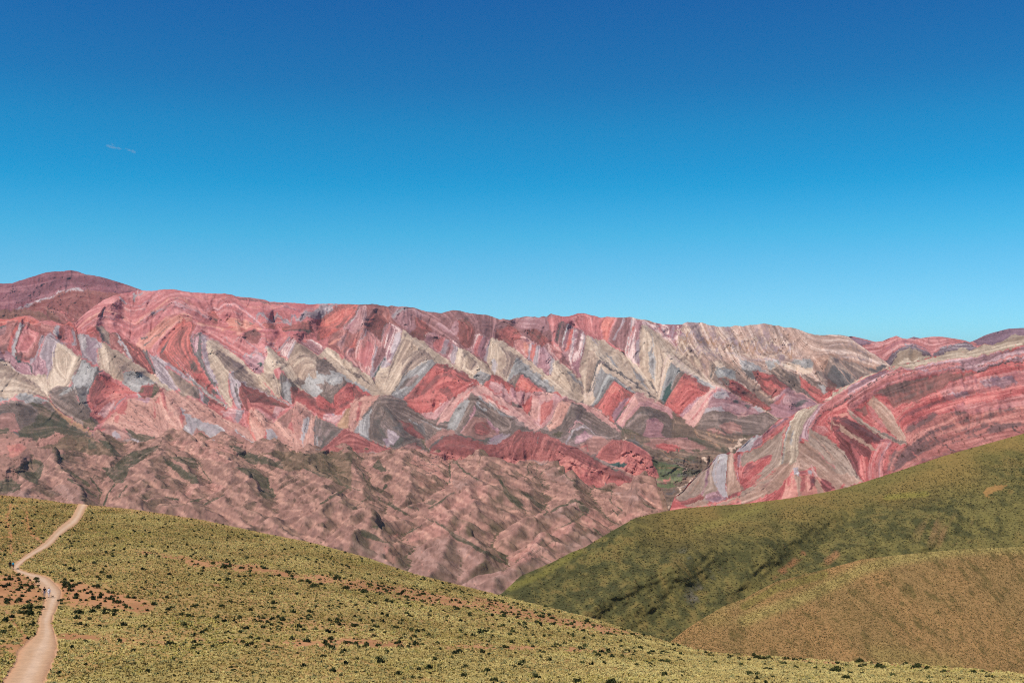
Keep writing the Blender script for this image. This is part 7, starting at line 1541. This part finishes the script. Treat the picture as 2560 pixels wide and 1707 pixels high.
def shrub_place(u, v, wpx):
    """where a shrub stands, in words"""
    size = 'large' if wpx > 13 else ('small' if wpx < 8 else 'mid-sized')
    if u < 48 and v < 1500: zone = 'on bare orange soil left of the path, above the hikers'
    elif u < 118 and 1430 < v < 1520: zone = 'on bare orange soil just left of the path by the hikers'
    elif u < 105 and v >= 1500: zone = 'in rough grass left of the lowest stretch of path'
    elif u < 60: zone = 'in the grass on the knoll left of the climbing path'
    elif u < 160 and 1410 < v < 1445: zone = 'along the grassy outer edge of the path bend'
    elif u < 190 and 1445 < v < 1530: zone = 'at the right edge of the path beside the hikers'
    elif u < 340 and 1440 < v < 1545: zone = 'on the bare orange patch right of the path and hikers'
    elif u < 340: zone = 'in grass right of the lowest stretch of path'
    elif v < 1480 and u < 800: zone = 'in the left part of the upper orange strip'
    elif v < 1530 and u < 1210: zone = 'in the upper orange strip, midway along the falling crest'
    elif v < 1600 and u >= 1210: zone = 'on the orange tongue beside the ravine'
    elif v < 1552 and u < 720: zone = 'in the middle orange strip in the left half of the slope'
    elif v < 1580 and u < 1000: zone = 'in the middle orange strip below the foothills'
    elif v < 1625 and u < 760: zone = 'in the lower orange strip in the left half of the slope'
    elif v < 1640 and u < 1220: zone = 'in the lower orange strip near mid-slope'
    elif u > 1900: zone = 'on the bare lip in front of the brown knoll'
    elif v < 1652 and u >= 1220: zone = 'on the orange strip running toward the brown knoll'
    else: zone = 'in straw-coloured grass at the bottom of the slope'
    return f'{size} dark shrub {zone}'

g5 = random.Random(3)
count = 0
for sh, s in SHRUB.items():
    ox, oy, k = SHEET[sh]
    for tok in s.split():
        x, y, w = (float(q) for q in tok.split(','))
        u, v, wp = ox + x / k, oy + y / k, w / k
        v += wp * .26
        if v < interp_line(GC, np.array([u]))[0] + 2: v = interp_line(GC, np.array([u]))[0] + 2
        p = ground(u, v)
        width = wp * p[1] / F * 1.18
        o = bpy.data.objects.new('dark_shrub', PROTO[g5.randrange(6) if wp < 13 else g5.choice([1, 2, 4, 5])])
        COL.objects.link(o)
        o.location = Vector(p) - Vector((0, 0, .04))
        o.rotation_euler = (0, 0, g5.uniform(-.5, .5) + (math.pi if g5.random() < .5 else 0))
        hgt = g5.uniform(.95, 1.35)
        o.scale = (width, width * .9, width * hgt)
        tag(o, shrub_place(u, v, wp), 'shrub', 'dark shrubs dotted over the grassy slope')
        count += 1

def small_shrubs():
    """the many smaller bushes between them"""
    r, c = area_sample(PG[:242], 9000, 31)
    P = np.stack([bilin(PG[:242, :, i], c, r) for i in range(3)], -1)
    u, v = bilin(UG[:242].astype(float), c, r), bilin(VG[:242], c, r)
    g = np.random.default_rng(32)
    wild = bilin(bareblur, (u + 320) / 4, (v - 1180) / 4)
    cl = fbm(P[:, 0] / 9, P[:, 1] / 14, 3, 171)
    p = (.13 + .42 * wild + .5 * np.clip(cl, 0, 1)) * ss(1700, 1600, v) + .12
    keep = (g.uniform(0, 1, len(u)) < p) & ~poly_mask(PATHPOLY, u, v) & (v > interp_line(GC, u) + 1.0) & ~((np.abs(u - 28) < 12) & (v > 1412) & (v < 1432)) & ~((np.abs(u - 118) < 20) & (v > 1480) & (v < 1502))
    P = P[keep]
    n = len(P)
    s = .22 + .40 * g.uniform(0, 1, n) ** 2.0
    col = mix(lin((52, 58, 30)), lin((100, 102, 56)), g.uniform(0, 1, n) ** 1.4)
    V, Fa, C = clumps(P, None, s, s * g.uniform(.9, 1.3, n), 26, .3, s * .26, col / 1.25, 33)
    tag(mesh_from('undergrowth', V, Fa, leaf_mat, colors=np.clip(C, 0, .6)), kind='stuff')
small_shrubs()

# ---------------------------------------------------------------- walkers on the path
def skinned(name, nodes, edges, mat, parent=None, root=0, sub=1):
    """one continuous surface grown over a jointed skeleton: nodes {name: (x, y, z, radius[, radius2])}"""
    me = bpy.data.meshes.new(name)
    names = list(nodes)
    ix = {n_: i for i, n_ in enumerate(names)}
    me.from_pydata([nodes[n_][:3] for n_ in names], [(ix[a], ix[b]) for a, b in edges], [])
    o = bpy.data.objects.new(name, me)
    COL.objects.link(o)
    m = o.modifiers.new('skin', 'SKIN')
    m.use_smooth_shade = True
    for i, n_ in enumerate(names):
        q = nodes[n_]
        d = me.skin_vertices[0].data[i]
        d.radius = (q[3], q[4] if len(q) > 4 else q[3])
        d.use_root = (i == root)
    s_ = o.modifiers.new('sub', 'SUBSURF')
    s_.levels = s_.render_levels = sub
    dg = bpy.context.evaluated_depsgraph_get()
    new = bpy.data.meshes.new_from_object(o.evaluated_get(dg))
    new.name = name
    o.modifiers.clear()
    o.data = new
    bpy.data.meshes.remove(me)
    new.materials.clear()
    new.materials.append(mat)
    if parent: o.parent = parent
    return o

def ball(name, c, r, sc, mat, parent, cut=None):
    bm = bmesh.new()
    bmesh.ops.create_icosphere(bm, subdivisions=2, radius=r)
    for v in bm.verts:
        v.co = Vector((v.co.x * sc[0], v.co.y * sc[1], v.co.z * sc[2])) + Vector(c)
    if cut is not None:
        bmesh.ops.delete(bm, geom=[v for v in bm.verts if cut(v.co - Vector(c))], context='VERTS')
    me = bpy.data.meshes.new(name)
    bm.to_mesh(me)
    bm.free()
    for p in me.polygons: p.use_smooth = True
    me.materials.append(mat)
    o = bpy.data.objects.new(name, me)
    COL.objects.link(o)
    o.parent = parent
    return o

SKIN = plain('skin', (190, 128, 100), .6)
DARKHAIR = plain('dark_hair', (36, 28, 24), .6)

def make_person(u, v, height, yaw, top, legs, step, label, group=None, hat=None, pack=None, bulky=1.0):
    """a walker facing -Y before turning; feet on the ground at (u, v)"""
    r = bpy.data.objects.new('person', None)
    COL.objects.link(r)
    r.location = Vector(ground(u, v, .01))
    r.rotation_euler = (0, 0, yaw)
    r.scale = (height / 1.72,) * 3
    tag(r, label, 'person', group)
    st = step
    J = {'pelvis': (0, 0, .93, .125, .10), 'belly': (0, -.01, 1.08, .125, .10), 'chest': (0, 0, 1.28, .145, .105), 'neckbase': (0, .01, 1.44, .075), 'neck': (0, 0, 1.50, .052),
         'jaw': (0, -.02, 1.57, .065, .075), 'skull': (0, 0, 1.65, .078, .088), 'crown': (0, .005, 1.70, .055, .06), 'nose': (0, -.108, 1.615, .012)}
    E_ = [('pelvis', 'belly'), ('belly', 'chest'), ('chest', 'neckbase'), ('neckbase', 'neck'), ('neck', 'jaw'), ('jaw', 'skull'), ('skull', 'crown'), ('skull', 'nose')]
    for s, nm in ((-1, 'r'), (1, 'l')):
        fy = -st * s
        J.update({'hip' + nm: (.09 * s, 0, .87, .088), 'knee' + nm: (.10 * s, fy * .55 - .03, .49, .056), 'calf' + nm: (.10 * s, fy * .75 + .02, .36, .052), 'ank' + nm: (.10 * s, fy, .09, .038), 'toe' + nm: (.11 * s, fy - .16, .045, .034)})
        E_ += [('pelvis', 'hip' + nm), ('hip' + nm, 'knee' + nm), ('knee' + nm, 'calf' + nm), ('calf' + nm, 'ank' + nm), ('ank' + nm, 'toe' + nm)]
        hy = st * s * .6
        J.update({'sho' + nm: (.175 * s, .01, 1.38, .06), 'elb' + nm: (.245 * s, hy * .35 + .04, 1.10, .042), 'wri' + nm: (.26 * s, hy - .04, .87, .028), 'palm' + nm: (.262 * s, hy - .055, .80, .034, .018)})
        E_ += [('chest', 'sho' + nm), ('sho' + nm, 'elb' + nm), ('elb' + nm, 'wri' + nm), ('wri' + nm, 'palm' + nm)]
        for k, (dy, ln) in enumerate(((-.032, .062), (-.011, .075), (.011, .07), (.030, .055))):      # four fingers and a thumb
            J['kn%d' % k + nm] = (.262 * s, hy - .06 + dy, .765, .009)
            J['ft%d' % k + nm] = (.252 * s, hy - .07 + dy, .765 - ln, .008)
            E_ += [('palm' + nm, 'kn%d' % k + nm), ('kn%d' % k + nm, 'ft%d' % k + nm)]
        J['th' + nm] = (.245 * s, hy - .10, .775, .010)
        J['tt' + nm] = (.238 * s, hy - .115, .74, .009)
        E_ += [('palm' + nm, 'th' + nm), ('th' + nm, 'tt' + nm)]
        J['ear' + nm] = (.09 * s, .01, 1.615, .014)
        E_ += [('skull', 'ear' + nm)]
    skinned('body', J, E_, SKIN, r)
    def sub(keys, grow, extra=()):
        q = {}
        for k in keys:
            a = J[k]
            q[k] = (*a[:3], *[x + grow for x in a[3:]])
        return q
    tk = ['pelvis', 'belly', 'chest', 'neckbase', 'shor', 'elbr', 'wrir', 'shol', 'elbl', 'wril']
    q = sub(tk, .018 * bulky)
    skinned('jacket', q, [e for e in E_ if e[0] in q and e[1] in q], plain('top_' + label[:12], top, .85), r)
    lk = ['pelvis', 'hipr', 'kneer', 'calfr', 'ankr', 'hipl', 'kneel', 'calfl', 'ankl']
    q = sub(lk, .014)
    skinned('trousers', q, [e for e in E_ if e[0] in q and e[1] in q], plain('legs_' + label[:12], legs, .85), r)
    for s, nm in ((-1, 'r'), (1, 'l')):
        a, t = J['ank' + nm], J['toe' + nm]
        skinned('shoe', {'a': (a[0], a[1] + .03, .05, .045), 'b': (t[0], t[1], .04, .042)}, [('a', 'b')], plain('shoe', (52, 44, 40), .7), r)
        ball('eye', (.033 * s, -.083, 1.632), .011, (1, .7, 1), plain('eye', (30, 24, 20), .3), r)
    ball('hair', (0, .012, 1.665), .098, (.93, 1.05, 1.0), DARKHAIR if hat is None else plain('hat', hat, .8), r, cut=lambda d: d.z < -.03 and d.y < .02)
    if pack:
        bm = bmesh.new()
        bmesh.ops.create_cube(bm, size=1)
        for w_ in bm.verts:
            k = 1 - .25 * (w_.co.z > 0)
            w_.co = Vector((w_.co.x * .30 * k, w_.co.y * .17 * k + .20, w_.co.z * .42 + 1.22))
        bmesh.ops.bevel(bm, geom=bm.edges[:], offset=.05, segments=2, affect='EDGES')
        me = bpy.data.meshes.new('backpack')
        bm.to_mesh(me)
        bm.free()
        me.materials.append(plain('pack', pack, .8))
        b = bpy.data.objects.new('backpack', me)
        COL.objects.link(b)
        b.parent = r
    return r
WG = 'walkers on the footpath'
make_person(111.2, 1491.5, 1.78, .2, (22, 24, 30), (98, 116, 138), .10, 'walker in a black top and faded blue jeans, beside the one in white', WG)
make_person(122.2, 1492.5, 1.72, -.35, (226, 226, 232), (214, 214, 222), .13, 'walker dressed all in white with a dark blue bag, next to the small dog', WG, hat=(140, 92, 66), pack=(52, 62, 88), bulky=1.5)
make_person(25.0, 1421.5, 1.74, 2.9, (14, 14, 16), (20, 18, 20), .08, 'walker dressed all in black with a bulky dark pack at the grassy path bend', WG, pack=(16, 16, 18), bulky=2.0)
make_person(32.8, 1423.0, 1.72, 2.7, (34, 150, 186), (24, 24, 30), .10, 'walker in a turquoise jacket and black trousers at the far path bend', WG)

def make_dog(u, v):
    r = bpy.data.objects.new('dog', None)
    COL.objects.link(r)
    r.location = Vector(ground(u, v, .005))
    r.rotation_euler = (0, 0, math.radians(-35))
    r.scale = (.85,) * 3
    tag(r, 'small dark brown dog walking beside the hiker in white', 'dog')
    J = {'chest': (0, -.14, .30, .075, .09), 'belly': (0, .02, .31, .062, .068), 'rump': (0, .17, .32, .066, .07), 'neck': (0, -.23, .37, .05), 'head': (0, -.29, .44, .052), 'muz': (0, -.375, .42, .028), 'tail': (0, .25, .37, .018), 'tip': (0, .31, .46, .010)}
    E_ = [('chest', 'belly'), ('belly', 'rump'), ('chest', 'neck'), ('neck', 'head'), ('head', 'muz'), ('rump', 'tail'), ('tail', 'tip')]
    for s, n_ in ((-1, 'r'), (1, 'l')):
        a = .05 * s
        J.update({'el' + n_: (.06 * s, -.13, .21, .032), 'wr' + n_: (.06 * s, -.15 + a, .10, .02), 'pw' + n_: (.06 * s, -.18 + a, .02, .022),
                  'kn' + n_: (.06 * s, .12 - a * .5, .21, .038), 'hk' + n_: (.06 * s, .22 - a, .12, .02), 'hp' + n_: (.06 * s, .19 - a, .02, .022), 'ea' + n_: (.045 * s, -.27, .50, .014)})
        E_ += [('chest', 'el' + n_), ('el' + n_, 'wr' + n_), ('wr' + n_, 'pw' + n_), ('rump', 'kn' + n_), ('kn' + n_, 'hk' + n_), ('hk' + n_, 'hp' + n_), ('head', 'ea' + n_)]
    skinned('body', J, E_, plain('dog_coat', (64, 44, 36), .8), r)
make_dog(131.8, 1493.0)

# ---------------------------------------------------------------- a wisp of cloud, and the air
def cloud():
    bm = bmesh.new()
    for u, v, w, h in ((273, 366, 14, 7), (284, 369, 16, 6), (297, 371, 12, 6), (281, 361, 9, 5), (323, 376, 12, 6), (333, 379, 13, 7), (316, 373, 8, 4)):
        c = Vector(at(u, v, 12000.0))
        k = 12000.0 / F
        t = bmesh.ops.create_icosphere(bm, subdivisions=3, radius=1)
        for q in t['verts']:
            n_ = 1 + .3 * float(vnoise(np.array(q.co.x * 2 + u), np.array(q.co.z * 2 + q.co.y), 7))
            q.co = Vector((q.co.x * w * .5 * k * n_, q.co.y * w * .4 * k * n_, (q.co.z * h * .55 + q.co.x * -2.0) * k * n_)) + c
    me = bpy.data.meshes.new('cloud')
    bm.to_mesh(me)
    bm.free()
    m = bpy.data.materials.new('cloud_vapour')
    m.use_nodes = True
    n, l = m.node_tree.nodes, m.node_tree.links
    n.remove(n['Principled BSDF'])
    v_ = n.new('ShaderNodeVolumePrincipled')
    v_.inputs['Color'].default_value = (.96, .97, 1, 1)
    v_.inputs['Density'].default_value = 0.006
    l.new(v_.outputs[0], n['Material Output'].inputs['Volume'])
    me.materials.append(m)
    o = bpy.data.objects.new('cloud', me)
    COL.objects.link(o)
    tag(o, 'faint white wisp of cloud in the clear sky above the left summit', 'cloud')
cloud()

HAZE_DENSITY = 1.4e-5
def haze():
    bm = bmesh.new()
    bmesh.ops.create_cube(bm, size=1)
    x0, x1, y0, y1, z0, z1 = -31000, 31000, -400, 41000, CAMZ - 702, CAMZ + 760
    for v in bm.verts:
        v.co = Vector((x0 if v.co.x < 0 else x1, y0 if v.co.y < 0 else y1, z0 if v.co.z < 0 else z1))
    me = bpy.data.meshes.new('haze')
    bm.to_mesh(me)
    bm.free()
    m = bpy.data.materials.new('air')
    m.use_nodes = True
    n, l = m.node_tree.nodes, m.node_tree.links
    n.remove(n['Principled BSDF'])
    v_ = n.new('ShaderNodeVolumePrincipled')
    v_.inputs['Color'].default_value = (0.86, 0.90, 1.0, 1)
    v_.inputs['Density'].default_value = HAZE_DENSITY
    v_.inputs['Anisotropy'].default_value = 0.0
    l.new(v_.outputs[0], n['Material Output'].inputs['Volume'])
    me.materials.append(m)
    o = bpy.data.objects.new('haze', me)
    COL.objects.link(o)
    tag(o, kind='stuff')
haze()
